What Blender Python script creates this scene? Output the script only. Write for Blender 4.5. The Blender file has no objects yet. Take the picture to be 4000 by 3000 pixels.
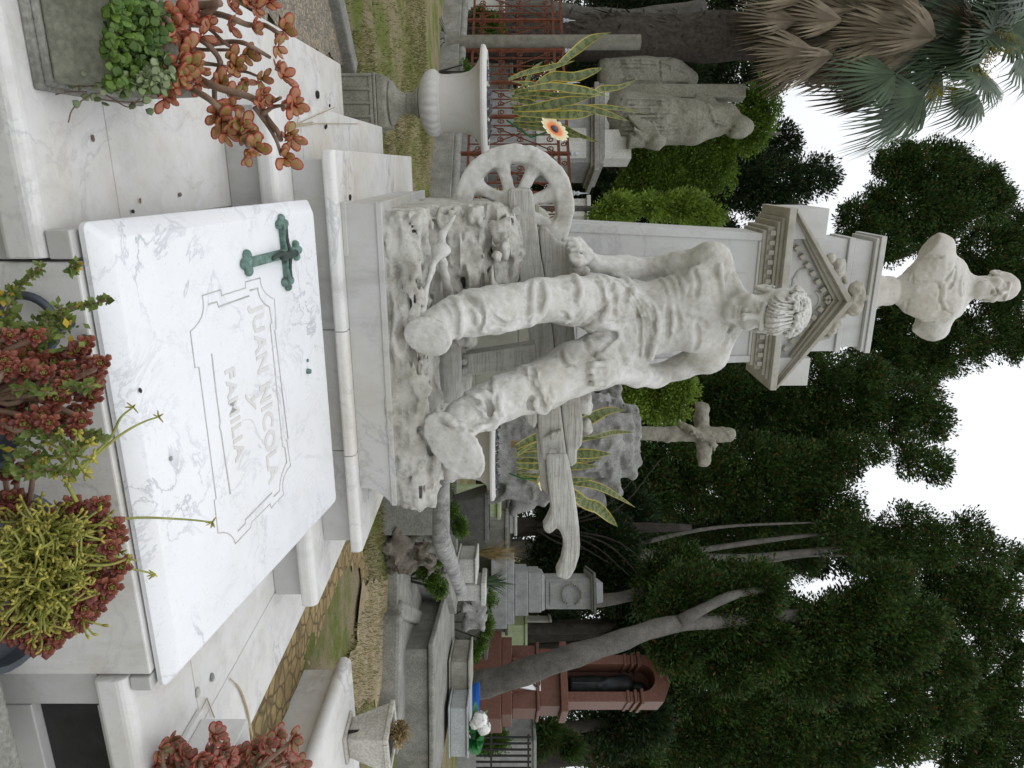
import bpy, bmesh, math, random
import numpy as np
from mathutils import Vector, Matrix
from math import sin, cos, pi, radians, sqrt, atan2

C = bpy.data.collections.new('cemetery'); bpy.context.scene.collection.children.link(C)
RNG = np.random.default_rng(7)
random.seed(7)

# ---------------------------------------------------------------- camera model (a real camera, turned on its side like the photographer's)
FPX = 2773.0; YAW = radians(17.1); EYE = 1.0
_s, _c = sin(YAW), cos(YAW)
def ray(x, y):
    l = (y-1500)/FPX; v = (x-2000)/FPX
    return np.array([_s+l*_c, _c-l*_s, v])
def PY(x, y, Y):
    r = ray(x, y); t = Y/r[1]; return np.array([r[0]*t, Y, EYE+r[2]*t])
def PD(x, y, D):
    r = ray(x, y); return np.array([r[0]*D, r[1]*D, EYE+r[2]*D])
def PZ(x, y, z):
    r = ray(x, y); t = (z-EYE)/r[2]; return np.array([r[0]*t, r[1]*t, z])
def V(*a): return np.array(a, float)
def unit(v):
    v = np.asarray(v, float); return v/max(1e-9, np.linalg.norm(v))
RIGHT = V(_c, -_s, 0); FWD = V(_s, _c, 0); UP = V(0, 0, 1)

# ---------------------------------------------------------------- things and parts
def props(o, label=None, cat=None, group=None, kind=None):
    if label: o['label'] = label
    if cat: o['category'] = cat
    if group: o['group'] = group
    if kind: o['kind'] = kind
    return o
def thing(name, label, cat, loc=(0, 0, 0), group=None):
    o = bpy.data.objects.new(name, None); C.objects.link(o)
    o.location = [float(v) for v in loc]; o.empty_display_size = .1
    return props(o, label, cat, group)
def worldloc(o):
    v = Vector((0, 0, 0))
    while o is not None:
        v = v+o.location; o = o.parent
    return v
def link_mesh(name, me, mat, parent=None, smooth=False, bevel=0, loc=None, auto=None):
    """me has WORLD coordinates; origin goes to parent's place (or loc)"""
    o = bpy.data.objects.new(name, me); C.objects.link(o)
    org = Vector((0, 0, 0))
    if parent is not None:
        o.parent = parent; org = worldloc(parent)
    elif loc is not None:
        org = Vector([float(v) for v in loc]); o.location = org
    if org.length > 0: me.transform(Matrix.Translation(-org))
    if mat is not None and not me.materials: me.materials.append(mat)
    if smooth: me.polygons.foreach_set('use_smooth', [True]*len(me.polygons))
    if bevel:
        b = o.modifiers.new('bevel', 'BEVEL'); b.width = bevel; b.segments = 2; b.limit_method = 'ANGLE'; b.angle_limit = radians(35)
        b.harden_normals = False
    return o
def npmesh(name, verts, faces, mats=None, midx=None):
    me = bpy.data.meshes.new(name)
    verts = np.asarray(verts, np.float32)
    if isinstance(faces, np.ndarray):
        n, k = faces.shape
        me.vertices.add(len(verts)); me.vertices.foreach_set('co', verts.ravel())
        me.loops.add(n*k); me.loops.foreach_set('vertex_index', faces.astype(np.int32).ravel())
        me.polygons.add(n); me.polygons.foreach_set('loop_start', np.arange(0, n*k, k, dtype=np.int32))
        try: me.polygons.foreach_set('loop_total', np.full(n, k, np.int32))
        except Exception: pass
    else:
        me.from_pydata([tuple(map(float, v)) for v in verts], [], faces)
    for m in (mats or []): me.materials.append(m)
    if midx is not None: me.polygons.foreach_set('material_index', np.asarray(midx, np.int32))
    me.update(calc_edges=True); me.validate()
    return me

class MB:
    def __init__(s): s.v = []; s.f = []
    def add(s, vs, fs):
        n = len(s.v); s.v.extend([tuple(map(float, v)) for v in vs]); s.f.extend([tuple(i+n for i in f) for f in fs]); return s
    def hexa(s, p):   # 8 corners: bottom 4 ccw, top 4 ccw
        return s.add(p, [(3, 2, 1, 0), (4, 5, 6, 7), (0, 1, 5, 4), (1, 2, 6, 5), (2, 3, 7, 6), (3, 0, 4, 7)])
    def box(s, x0, x1, y0, y1, z0, z1, tx=0, ty=0):   # tx,ty = inset of the top
        return s.hexa([(x0, y0, z0), (x1, y0, z0), (x1, y1, z0), (x0, y1, z0),
                       (x0+tx, y0+ty, z1), (x1-tx, y0+ty, z1), (x1-tx, y1-ty, z1), (x0+tx, y1-ty, z1)])
    def obox(s, c, ax, ay, hx, hy, z0, z1, fx=1, fy=1):   # oriented box, centre c (xy), unit axes ax, ay
        c = np.asarray(c[:2], float); ax = np.asarray(ax[:2], float); ay = np.asarray(ay[:2], float); P = []
        for z, gx, gy in ((z0, 1, 1), (z1, fx, fy)):
            for a, b in ((-1, -1), (1, -1), (1, 1), (-1, 1)):
                q = c+ax*hx*gx*a+ay*hy*gy*b; P.append((q[0], q[1], z))
        return s.hexa(P)
    def prism(s, poly, ext):   # poly: planar 3d points, extruded by ext
        n = len(poly); a = [np.asarray(p, float) for p in poly]; b = [p+np.asarray(ext, float) for p in a]
        nrm = np.zeros(3)
        for i in range(n): nrm = nrm+np.cross(a[i], a[(i+1) % n])
        if np.dot(nrm, np.asarray(ext, float)) > 0:
            a = a[::-1]; b = b[::-1]
        f = [tuple(range(n)), tuple(range(2*n-1, n-1, -1))]
        for i in range(n):
            j = (i+1) % n; f.append((i, i+n, j+n, j))
        return s.add(a+b, f)
    def loft(s, rings, close=True, cap=True):
        n = len(rings[0]); vs = [p for r in rings for p in r]; f = []
        for i in range(len(rings)-1):
            for j in range(n if close else n-1):
                k = (j+1) % n; f.append((i*n+j, i*n+k, (i+1)*n+k, (i+1)*n+j))
        if cap and close:
            f.append(tuple(range(n-1, -1, -1))); f.append(tuple((len(rings)-1)*n+j for j in range(n)))
        return s.add(vs, f)
    def lathe(s, c, prof, n=32, flute=None):   # prof [(r,z)], c=(x,y,0 offset z)
        R = []
        for r, z in prof:
            row = []
            for j in range(n):
                a = 2*pi*j/n; rr = r
                if flute: rr = r*flute(z, a)
                row.append((c[0]+rr*cos(a), c[1]+rr*sin(a), c[2]+z))
            R.append(row)
        return s.loft(R)
    def tube(s, pts, rad, n=8, flat=1.0, flatax=None):
        pts = [np.asarray(p, float) for p in pts]
        if np.isscalar(rad): rad = [rad]*len(pts)
        R = []; ref = None
        for i, p in enumerate(pts):
            t = unit(pts[min(i+1, len(pts)-1)]-pts[max(i-1, 0)])
            if ref is None:
                ref = V(0, 0, 1) if abs(t[2]) < .9 else V(1, 0, 0)
            u = unit(np.cross(t, ref)); w = np.cross(u, t); ref = w
            R.append([p+rad[i]*(cos(2*pi*j/n)*u+sin(2*pi*j/n)*w) for j in range(n)])
        return s.loft(R)
    def build(s, name, mat, parent=None, smooth=False, bevel=0, loc=None):
        me = bpy.data.meshes.new(name); me.from_pydata(s.v, [], s.f); me.update()
        o = link_mesh(name, me, mat, parent, smooth, bevel, loc)
        if smooth == 'auto':
            set_auto(o)
        return o
def set_auto(o, deg=38):
    me = o.data
    bm = bmesh.new(); bm.from_mesh(me)
    for f in bm.faces: f.smooth = True
    for e in bm.edges:
        if len(e.link_faces) == 2: e.smooth = e.calc_face_angle(0) < radians(deg)
    bm.to_mesh(me); bm.free()
def copy_tree(o, parent=None):
    c = o.copy(); C.objects.link(c)
    if parent is not None: c.parent = parent
    for ch in list(o.children): copy_tree(ch, c)
    return c
def crom(pts, n=6):
    pts = [np.asarray(p, float) for p in pts]; out = []
    P = [2*pts[0]-pts[1]]+pts+[2*pts[-1]-pts[-2]]
    for i in range(1, len(P)-2):
        for k in range(n):
            t = k/n; a, b, c, d = P[i-1], P[i], P[i+1], P[i+2]
            out.append(.5*((2*b)+(c-a)*t+(2*a-5*b+4*c-d)*t*t+(3*b-a-3*c+d)*t**3))
    out.append(pts[-1]); return out

# ---------------------------------------------------------------- signed-distance sculpting
class SDF:
    def __init__(s, lo, hi, res):
        s.lo = np.asarray(lo, float); s.res = res
        s.n = np.ceil((np.asarray(hi, float)-s.lo)/res).astype(int)+1
        s.f = np.full(s.n, .5, np.float32)
    def win(s, lo, hi):
        a = np.clip(np.floor((np.asarray(lo)-s.lo)/s.res).astype(int), 0, s.n); b = np.clip(np.ceil((np.asarray(hi)-s.lo)/s.res).astype(int)+1, 0, s.n)
        if np.any(b <= a): return None, None
        sl = tuple(slice(i, j) for i, j in zip(a, b))
        g = [(s.lo[k]+s.res*np.arange(a[k], b[k])).astype(np.float32) for k in range(3)]
        return sl, (g[0][:, None, None], g[1][None, :, None], g[2][None, None, :])
    def mix(s, d, sl, k, mode):
        f = s.f[sl]
        if mode == '+':
            h = np.clip(.5+.5*(f-d)/k, 0, 1); s.f[sl] = f+(d-f)*h-k*h*(1-h)
        else:
            h = np.clip(.5-.5*(f+d)/k, 0, 1); s.f[sl] = f+(-d-f)*h+k*h*(1-h)
    def cap(s, a, b, ra, rb=None, k=.02, mode='+', sq=None):
        """tapered capsule; sq=(axis,factor) flattens it"""
        rb = ra if rb is None else rb
        a = np.asarray(a, float); b = np.asarray(b, float); m = max(ra, rb)+k+2*s.res
        if sq: m = m*max(1, sq[1])
        sl, g = s.win(np.minimum(a, b)-m, np.maximum(a, b)+m)
        if sl is None: return s
        ba = b-a; L2 = max(1e-9, ba@ba)
        p = [g[i]-a[i] for i in range(3)]
        t = np.clip((p[0]*ba[0]+p[1]*ba[1]+p[2]*ba[2])/L2, 0, 1)
        q = [p[i]-t*ba[i] for i in range(3)]
        if sq:
            ax = unit(sq[0]); dt = q[0]*ax[0]+q[1]*ax[1]+q[2]*ax[2]; w = dt*(1/sq[1]-1)
            q = [q[i]+w*ax[i] for i in range(3)]
        d = np.sqrt(q[0]**2+q[1]**2+q[2]**2)-(ra+(rb-ra)*t)
        s.mix(d.astype(np.float32), sl, k, mode); return s
    def chain(s, pts, rads, k=.02, mode='+', sq=None):
        if np.isscalar(rads): rads = [rads]*len(pts)
        for i in range(len(pts)-1): s.cap(pts[i], pts[i+1], rads[i], rads[i+1], k, mode, sq)
        return s
    def ell(s, c, r, M=None, k=.02, mode='+'):
        c = np.asarray(c, float); r = np.asarray(r, float); M = np.eye(3) if M is None else np.asarray(M, float)  # rows = axes
        m = np.abs(M.T)@r if True else r
        m = m+k+2*s.res
        sl, g = s.win(c-m, c+m)
        if sl is None: return s
        p = [g[i]-c[i] for i in range(3)]
        u = [p[0]*M[i][0]+p[1]*M[i][1]+p[2]*M[i][2] for i in range(3)]
        k0 = np.sqrt(sum((u[i]/r[i])**2 for i in range(3))); k1 = np.sqrt(sum((u[i]/r[i]**2)**2 for i in range(3)))
        d = k0*(k0-1)/np.maximum(k1, 1e-6)
        s.mix(d.astype(np.float32), sl, k, mode); return s
    def box(s, c, h, M=None, rnd=.01, k=.02, mode='+'):
        c = np.asarray(c, float); h = np.asarray(h, float); M = np.eye(3) if M is None else np.asarray(M, float)
        m = np.abs(M.T)@h+rnd+k+2*s.res
        sl, g = s.win(c-m, c+m)
        if sl is None: return s
        p = [g[i]-c[i] for i in range(3)]
        q = [np.abs(p[0]*M[i][0]+p[1]*M[i][1]+p[2]*M[i][2])-(h[i]-rnd) for i in range(3)]
        d = np.sqrt(sum(np.maximum(v, 0)**2 for v in q))+np.minimum(np.maximum(np.maximum(q[0], q[1]), q[2]), 0)-rnd
        s.mix(d.astype(np.float32), sl, k, mode); return s
    def noise(s, amp, scale, seed=0, oct=3, ridged=False, aniso=(1, 1, 1)):
        """lumpy displacement from summed smooth random lattices"""
        rng = np.random.default_rng(seed)
        for o in range(oct):
            cell = np.array(aniso)*scale/2**o; m = np.ceil(s.n*s.res/cell).astype(int)+3
            L = rng.normal(0, 1, m).astype(np.float32)
            out = L
            for ax in range(3):
                t = (np.arange(s.n[ax])*s.res/cell[ax]); i = t.astype(int); w = (t-i).astype(np.float32); w = w*w*(3-2*w)
                sh = [1, 1, 1]; sh[ax] = -1; w = w.reshape(sh)
                out = np.take(out, i, ax)*(1-w)+np.take(out, i+1, ax)*w
            s.f += (np.abs(out)-.5 if ridged else out)*(amp/1.9**o)
        return s
    def mesh(s, name):
        f = s.f; S = f < 0; n = f.shape
        # open border
        for ax in range(3):
            for e in (0, -1):
                ix = [slice(None)]*3; ix[ax] = e
                f[tuple(ix)] = np.maximum(f[tuple(ix)], 1e-4)
        S = f < 0
        cnt = np.zeros((n[0]-1, n[1]-1, n[2]-1), np.int8)
        for a in (0, 1):
            for b in (0, 1):
                for c in (0, 1): cnt += S[a:n[0]-1+a, b:n[1]-1+b, c:n[2]-1+c]
        act = (cnt > 0) & (cnt < 8)
        idx = np.full(act.shape, -1, np.int64); cells = np.argwhere(act); idx[act] = np.arange(len(cells))
        pos = np.zeros((len(cells), 3)); w = np.zeros(len(cells))
        cs = [(a, b, c) for a in (0, 1) for b in (0, 1) for c in (0, 1)]
        val = {q: f[cells[:, 0]+q[0], cells[:, 1]+q[1], cells[:, 2]+q[2]].astype(float) for q in cs}
        for q in cs:
            for ax in range(3):
                if q[ax] == 0:
                    r = list(q); r[ax] = 1; r = tuple(r); fa, fb = val[q], val[r]
                    m = (fa < 0) != (fb < 0); t = np.where(m, fa/np.where(m, fa-fb, 1), 0)
                    pt = np.array(q, float)[None]+np.zeros((len(cells), 3)); pt[:, ax] += t
                    pos += np.where(m[:, None], pt, 0); w += m
        pos = (cells+pos/w[:, None])*s.res+s.lo
        quads = []
        for ax in range(3):
            u, v = (ax+1) % 3, (ax+2) % 3
            a = [slice(None)]*3; b = [slice(None)]*3; a[ax] = slice(0, n[ax]-1); b[ax] = slice(1, n[ax])
            sa, sb = S[tuple(a)], S[tuple(b)]
            e = np.argwhere(sa != sb)
            e = e[(e[:, u] > 0) & (e[:, v] > 0) & (e[:, u] < n[u]-1) & (e[:, v] < n[v]-1)]
            ins = sa[e[:, 0], e[:, 1], e[:, 2]]
            def cell(du, dv):
                q = e.copy(); q[:, u] -= du; q[:, v] -= dv; return idx[q[:, 0], q[:, 1], q[:, 2]]
            Q = np.stack([cell(1, 1), cell(0, 1), cell(0, 0), cell(1, 0)], 1)
            Q[~ins] = Q[~ins][:, ::-1]; quads.append(Q)
        F = np.concatenate(quads); F = F[(F >= 0).all(1)]
        return npmesh(name, pos, F)
    def build(s, name, mat, parent=None, smooth_it=2, loc=None):
        o = link_mesh(name, s.mesh(name), mat, parent, True, 0, loc)
        if smooth_it:
            m = o.modifiers.new('smooth', 'SMOOTH'); m.factor = .5; m.iterations = smooth_it
        return o
AX = np.array([RIGHT, FWD, UP])
def surf(x, y, t0=2.1, t1=3.9, grid=None):
    G = grid or globals()['S']; r = ray(x, y); t = np.arange(t0, t1, .003); p = r[None]*t[:, None]+V(0, 0, EYE)
    i = np.round((p-G.lo)/G.res).astype(int); ok = ((i >= 0) & (i < G.n)).all(1); i = np.clip(i, 0, G.n-1)
    v = np.where(ok, G.f[i[:, 0], i[:, 1], i[:, 2]], 1); h = np.argmax(v < 0)
    if v[h] >= 0: return None
    return p[h]
def draw(pts, r, mode='+', k=.012, off=0., grid=None, n=5, taper=True, t0=2.1, t1=4.3, jump=.07):
    """a fold or groove traced along picture points and laid on the surface behind them"""
    G = grid or globals()['S']; q = crom([V(a, b) for a, b in pts], n); P = []
    for a in q:
        s = surf(a[0], a[1], t0, t1, grid=G)
        if s is not None: P.append(s+unit(V(0, 0, EYE)-s)*off)
    # drop jumps between separate limbs
    for i in range(len(P)-1):
        if np.linalg.norm(P[i+1]-P[i]) < jump:
            e = [1, 1]
            if taper:
                e = [min(1, .35+2.6*min(t, 1-t)) for t in (i/len(P), (i+1)/len(P))]
            G.cap(P[i], P[i+1], r*e[0], r*e[1], k, mode)
# ---------------------------------------------------------------- procedural materials
def newmat(name, rough=.6, spec=.4):
    m = bpy.data.materials.new(name); m.use_nodes = True
    nt = m.node_tree; b = nt.nodes['Principled BSDF']
    b.inputs['Roughness'].default_value = rough; b.inputs['Specular IOR Level'].default_value = spec
    return m, nt, b
class NG:
    """tiny node helper"""
    def __init__(s, nt): s.nt = nt
    def n(s, t, **kw):
        o = s.nt.nodes.new(t)
        for k, v in kw.items():
            if k.startswith('i_'): o.inputs[k[2:].replace('_', ' ')].default_value = v
            else: setattr(o, k, v)
        return o
    def l(s, a, b): s.nt.links.new(a, b)
    def pos(s, scale=(1, 1, 1)):
        g = s.n('ShaderNodeNewGeometry'); m = s.n('ShaderNodeMapping'); m.inputs['Scale'].default_value = scale
        s.l(g.outputs['Position'], m.inputs['Vector']); return m.outputs['Vector']
    def noise(s, vec, scale, detail=4, rough=.6, dist=0):
        o = s.n('ShaderNodeTexNoise'); o.inputs['Scale'].default_value = scale; o.inputs['Detail'].default_value = detail
        o.inputs['Roughness'].default_value = rough; o.inputs['Distortion'].default_value = dist
        s.l(vec, o.inputs['Vector']); return o.outputs['Fac']
    def ramp(s, fac, stops, interp='LINEAR'):
        o = s.n('ShaderNodeValToRGB'); e = o.color_ramp.elements; o.color_ramp.interpolation = interp
        while len(e) < len(stops): e.new(.5)
        for i, (p, c) in enumerate(stops):
            e[i].position = p; e[i].color = (c, c, c, 1) if np.isscalar(c) else (*c, 1)
        s.l(fac, o.inputs['Fac']); return o.outputs['Color']
    def mix(s, fac, a, b, mode='MIX'):
        o = s.n('ShaderNodeMix', data_type='RGBA', blend_type=mode)
        for sock, v in ((o.inputs[0], fac), (o.inputs[6], a), (o.inputs[7], b)):
            if hasattr(v, 'is_linked') or hasattr(v, 'links'): s.l(v, sock)
            elif np.isscalar(v): sock.default_value = v
            else: sock.default_value = (*v, 1)
        return o.outputs[2]
    def math(s, op, a, b=0.0):
        o = s.n('ShaderNodeMath', operation=op)
        for i, v in enumerate((a, b)):
            if hasattr(v, 'links'): s.l(v, o.inputs[i])
            else: o.inputs[i].default_value = v
        return o.outputs[0]
    def bump(s, bsdf, h, strength=.3, dist=.01):
        o = s.n('ShaderNodeBump'); o.inputs['Strength'].default_value = strength; o.inputs['Distance'].default_value = dist
        s.l(h, o.inputs['Height']); s.l(o.outputs['Normal'], bsdf.inputs['Normal'])

def marble(name, base=(.74, .74, .73), vein=(.36, .37, .40), stain=(.50, .46, .36), vs=3.0, vamt=.55, samt=.35, grime=.3, rough=.42, bumpy=.12, spot=0.0, gloss=.45, mott=.12, grain=0):
    m, nt, b = newmat(name, rough, gloss); g = NG(nt); p = g.pos()
    # wandering veins: thin bands of a warped noise
    w = g.noise(p, vs, 6, .62, .9)
    band = g.ramp(w, [(.478, 0), (.497, 1), (.503, 1), (.520, 0)])
    w2 = g.noise(p, vs*2.7, 7, .66, 1.2); b2_ = g.math('MULTIPLY', g.ramp(w2, [(.484, 0), (.498, 1), (.502, 1), (.514, 0)]), .7); gate2 = g.ramp(g.noise(p, vs*.9, 3, .5, .5), [(.48, 0), (.64, 1)])
    band = g.math('MAXIMUM', band, g.math('MULTIPLY', b2_, gate2))
    gate = g.ramp(g.noise(p, vs*.7, 3, .5), [(.42, 0), (.68, 1)])
    cloud = g.ramp(g.noise(p, vs*1.3, 5, .55, .4), [(.35, 0), (.75, 1)])
    fv = g.math('MULTIPLY', g.math('MULTIPLY', band, gate), min(1, vamt*1.25))
    col = g.mix(fv, base, vein)
    col = g.mix(g.math('MULTIPLY', cloud, .22*vamt), col, [c*.80 for c in base])
    st = g.ramp(g.noise(p, 1.7, 5, .65, .3), [(.48, 0), (.72, 1)])
    col = g.mix(g.math('MULTIPLY', st, samt), col, stain)
    mo = g.ramp(g.noise(p, 10, 7, .74, .2), [(.46, 0), (.70, 1)])
    col = g.mix(g.math('MULTIPLY', mo, mott), col, [c*.80 for c in stain])
    # streaky run-off grime, stretched along z
    q = g.pos((1, 1, .22)); gr = g.ramp(g.noise(q, 9, 6, .7, .2), [(.50, 0), (.78, 1)])
    col = g.mix(g.math('MULTIPLY', gr, grime), col, (.17, .165, .135))
    fine = g.ramp(g.noise(p, 90, 3, .6), [(.60, 0), (.72, 1)])
    col = g.mix(g.math('MULTIPLY', fine, .18+.4*spot), col, (.30, .29, .25))
    if spot:
        sp = g.ramp(g.noise(p, 26, 5, .7), [(.54, 0), (.66, 1)])
        col = g.mix(g.math('MULTIPLY', sp, spot), col, (.13, .125, .10))
    hb = g.math('ADD', g.noise(p, 60, 4, .6), g.math('MULTIPLY', g.noise(p, 260, 2), .35))
    if grain:   # carved wood grain running along the beam
        gq = g.noise(g.pos((.9, 14, 14)), 5, 5, .7, .4); col = g.mix(g.math('MULTIPLY', g.ramp(gq, [(.50, 0), (.66, 1)]), grain), col, (.20, .185, .145)); hb = g.math('ADD', hb, g.math('MULTIPLY', gq, 5))
    g.l(col, b.inputs['Base Color'])
    g.l(g.ramp(g.noise(p, 14, 4), [(.3, rough-.08), (.7, rough+.14)]), b.inputs['Roughness'])
    g.bump(b, hb, bumpy, .004)
    return m
def stone(name, c1, c2, c3=None, sc=6, bumpy=.5, rough=.85, lichen=.3, lic=(.12, .12, .09), dist=.01):
    m, nt, b = newmat(name, rough, .25); g = NG(nt); p = g.pos()
    col = g.mix(g.ramp(g.noise(p, sc, 7, .65, .3), [(.32, 0), (.68, 1)]), c1, c2)
    q = g.pos((1, 1, .3))
    col = g.mix(g.math('MULTIPLY', g.ramp(g.noise(q, sc*.8, 6, .7), [(.48, 0), (.7, 1)]), lichen), col, lic)
    if c3: col = g.mix(g.ramp(g.noise(p, sc*.5, 5, .7, .5), [(.52, 0), (.66, .8)]), col, c3)
    sp = g.ramp(g.noise(p, sc*14, 3, .6), [(.35, .75), (.65, 1.15)])
    col = g.mix(1.0, col, sp, 'MULTIPLY')
    g.l(col, b.inputs['Base Color'])
    g.bump(b, g.math('ADD', g.noise(p, sc*5, 6, .7), g.math('MULTIPLY', g.noise(p, sc*22, 3), .4)), bumpy, dist)
    return m
def plain(name, c, rough=.6, spec=.4, metal=0, var=.25, sc=12, bumpy=.15):
    m, nt, b = newmat(name, rough, spec); g = NG(nt); p = g.pos(); b.inputs['Metallic'].default_value = metal
    col = g.mix(g.ramp(g.noise(p, sc, 5, .65), [(.3, 0), (.7, 1)]), [v*(1-var) for v in c], [min(1, v*(1+var)) for v in c])
    g.l(col, b.inputs['Base Color'])
    if bumpy: g.bump(b, g.noise(p, sc*6, 4), bumpy, .003)
    return m
def leafmat(name, c1, c2, c3=None, rough=.55, trans=.25, spec=.3, sc=2.0):
    """leaf colour varies from leaf to leaf (random per island) and from clump to clump"""
    m, nt, b = newmat(name, rough, spec); g = NG(nt)
    geo = g.n('ShaderNodeNewGeometry'); r = geo.outputs['Random Per Island']; p = g.pos()
    col = g.mix(r, c1, c2)
    if c3:
        col = g.mix(g.ramp(r, [(.90, 0), (.97, 1)]), col, c3)
    col = g.mix(1.0, col, g.ramp(g.noise(p, sc, 3), [(.3, .50), (.7, 1.35)]), 'MULTIPLY')
    g.l(col, b.inputs['Base Color'])
    if trans:
        t = g.n('ShaderNodeBsdfTranslucent'); mx = g.n('ShaderNodeMixShader'); mx.inputs[0].default_value = trans
        g.l(col, t.inputs['Color']); out = nt.nodes['Material Output']
        g.l(b.outputs[0], mx.inputs[1]); g.l(t.outputs[0], mx.inputs[2]); g.l(mx.outputs[0], out.inputs['Surface'])
    return m
M = {}
M['slab'] = marble('polished_white_marble', (.80, .81, .83), (.33, .35, .40), (.62, .58, .46), 4.6, .62, .16, .05, .3, .03, gloss=.5, mott=.04)
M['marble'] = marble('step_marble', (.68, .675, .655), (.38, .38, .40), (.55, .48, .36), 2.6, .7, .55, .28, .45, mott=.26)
M['shaded_marble'] = marble('shaded_step_marble', (.50, .50, .485), (.28, .29, .31), (.41, .37, .27), 2.2, .7, .5, .40, .5, mott=.25)  # step marble with the upright faces' shade put into its colour, plus extra grime
M['statue'] = marble('weathered_statue_marble', (.62, .615, .59), (.46, .45, .42), (.36, .345, .265), 2.2, .25, .55, .36, .58, .25, .22, mott=.62)
M['rock'] = marble('rough_hewn_marble', (.55, .54, .50), (.40, .39, .36), (.29, .275, .21), 3, .3, .6, .5, .75, 1.0, .45, mott=.8)
M['plough'] = marble('carved_beam_marble', (.52, .515, .48), (.38, .37, .34), (.34, .32, .255), 3, .3, .5, .42, .7, .6, .2, mott=.5, grain=.6)
M['stele'] = marble('stele_marble', (.56, .565, .56), (.36, .37, .39), (.43, .40, .32), 2.2, .6, .35, .22, .5, mott=.2)
M['cornice'] = marble('stained_cornice_marble', (.46, .445, .40), (.34, .32, .27), (.28, .24, .165), 4, .35, .65, .42, .65, .3, .2, mott=.45)
M['bust'] = marble('bust_marble', (.60, .585, .55), (.46, .44, .40), (.44, .37, .27), 4, .25, .4, .3, .55, .2, .14, mott=.4)
M['urn'] = marble('urn_marble', (.60, .59, .565), (.46, .45, .43), (.42, .39, .31), 3, .3, .45, .25, .55)
M['pedestal'] = stone('grey_green_cast_stone', (.24, .235, .19), (.38, .37, .32), None, 7, .4, .8, .45, (.13, .135, .09))
M['concrete'] = stone('old_concrete', (.20, .20, .18), (.33, .325, .29), None, 6, .5, .85, .5, (.10, .105, .08))
M['darkconcrete'] = stone('dark_concrete', (.10, .10, .095), (.17, .17, .155), None, 7, .5, .85, .4, (.05, .055, .045))
M['greystone'] = stone('grey_granite', (.24, .245, .245), (.36, .365, .36), None, 9, .3, .7, .3, (.15, .15, .13))
M['palestone'] = stone('pale_stone', (.48, .48, .45), (.60, .60, .56), None, 5, .3, .7, .35, (.30, .29, .23))
M['pedestal2'] = marble('greenish_base_marble', (.40, .40, .33), (.28, .28, .25), (.25, .25, .18), 2.5, .3, .6, .4, .6, mott=.4)
M['angel'] = stone('grey_green_statue_stone', (.20, .195, .155), (.27, .26, .215), None, 2.5, .12, .8, .3, (.11, .115, .085), .004)
M['palestone2'] = stone('worn_pale_stone', (.40, .385, .33), (.55, .53, .47), None, 6, .3, .75, .4, (.24, .22, .16))
M['lichen'] = stone('lichened_coping', (.20, .20, .19), (.50, .50, .48), (.12, .12, .11), 10, .5, .85, .4, (.12, .12, .10))
M['brokenrender'] = stone('broken_render', (.13, .115, .09), (.27, .235, .195), (.07, .075, .045), 8, .8, .9, .5, (.07, .07, .05), .02)
M['greystone2'] = stone('pale_grey_marble_box', (.36, .38, .38), (.46, .48, .48), None, 6, .15, .5, .25, (.28, .28, .27))
M['palegreen'] = stone('pale_green_paint', (.30, .36, .20), (.42, .48, .30), None, 5, .3, .8, .4, (.2, .2, .16))
M['rockpile'] = stone('grey_boulder', (.22, .22, .21), (.42, .42, .40), None, 7, .9, .9, .4, (.13, .13, .12), .02)
M['logcross'] = stone('log_cross_stone', (.20, .19, .15), (.34, .325, .27), None, 10, .9, .9, .4, (.11, .10, .075))
M['redgranite'] = stone('red_granite', (.135, .062, .044), (.20, .095, .070), None, 22, .2, .5, .25, (.075, .045, .035))
M['bronze'] = plain('dark_bronze', (.035, .045, .045), .5, .5, .3)
M['verdigris'] = stone('verdigris_bronze', (.10, .17, .145), (.21, .33, .28), None, 40, .4, .65, .9, (.025, .035, .03))
M['bronzedark'] = stone('dark_patinated_bronze', (.03, .045, .04), (.07, .10, .085), None, 30, .4, .5, .4, (.02, .025, .022))
M['ringmetal'] = plain('dark_ring_metal', (.06, .07, .085), .5, .5, .4)
M['slate'] = plain('black_slate', (.022, .022, .022), .6, .3, 0, .3, 20, .3)
M['rust'] = stone('rusty_iron', (.10, .032, .018), (.20, .065, .032), None, 20, .6, .85, .4, (.045, .022, .016))
M['finial'] = plain('grey_finial', (.34, .37, .39), .55, .4)
M['bark'] = stone('grey_bark', (.10, .095, .085), (.19, .18, .16), None, 5, 1, .95, .4, (.05, .048, .04), .03)
M['darkbark'] = stone('dark_bark', (.030, .026, .022), (.075, .066, .056), None, 5, 1, .95, .4, (.015, .014, .012), .03)
M['palmbark'] = stone('ringed_palm_bark', (.15, .145, .12), (.25, .24, .20), None, 12, .6, .9, .3, (.08, .08, .06))
M['shag'] = stone('shaggy_palm_fibre', (.045, .037, .030), (.12, .10, .085), None, 14, 1, .95, .3, (.02, .018, .014), .03)
M['cypress'] = leafmat('cypress_foliage', (.020, .044, .011), (.062, .118, .024), (.13, .06, .02), .6, .12, .2, 1.5)
M['cypressdark'] = leafmat('dark_cypress_foliage', (.012, .028, .010), (.030, .058, .018), (.07, .04, .017), .6, .10, .2, 1.5)
M['shrub'] = leafmat('light_green_shrub_leaves', (.075, .135, .018), (.16, .25, .03), None, .5, .3, .3, 3)
M['lime'] = leafmat('lime_green_fronds', (.11, .19, .022), (.24, .34, .05), None, .5, .3, .3, 4)
M['ivy'] = leafmat('ivy_leaves', (.045, .10, .015), (.13, .22, .03), None, .4, .2, .4, 9)
M['ivypale'] = leafmat('pale_ivy_leaves', (.16, .22, .09), (.32, .38, .20), None, .45, .2, .4, 9)
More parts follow.
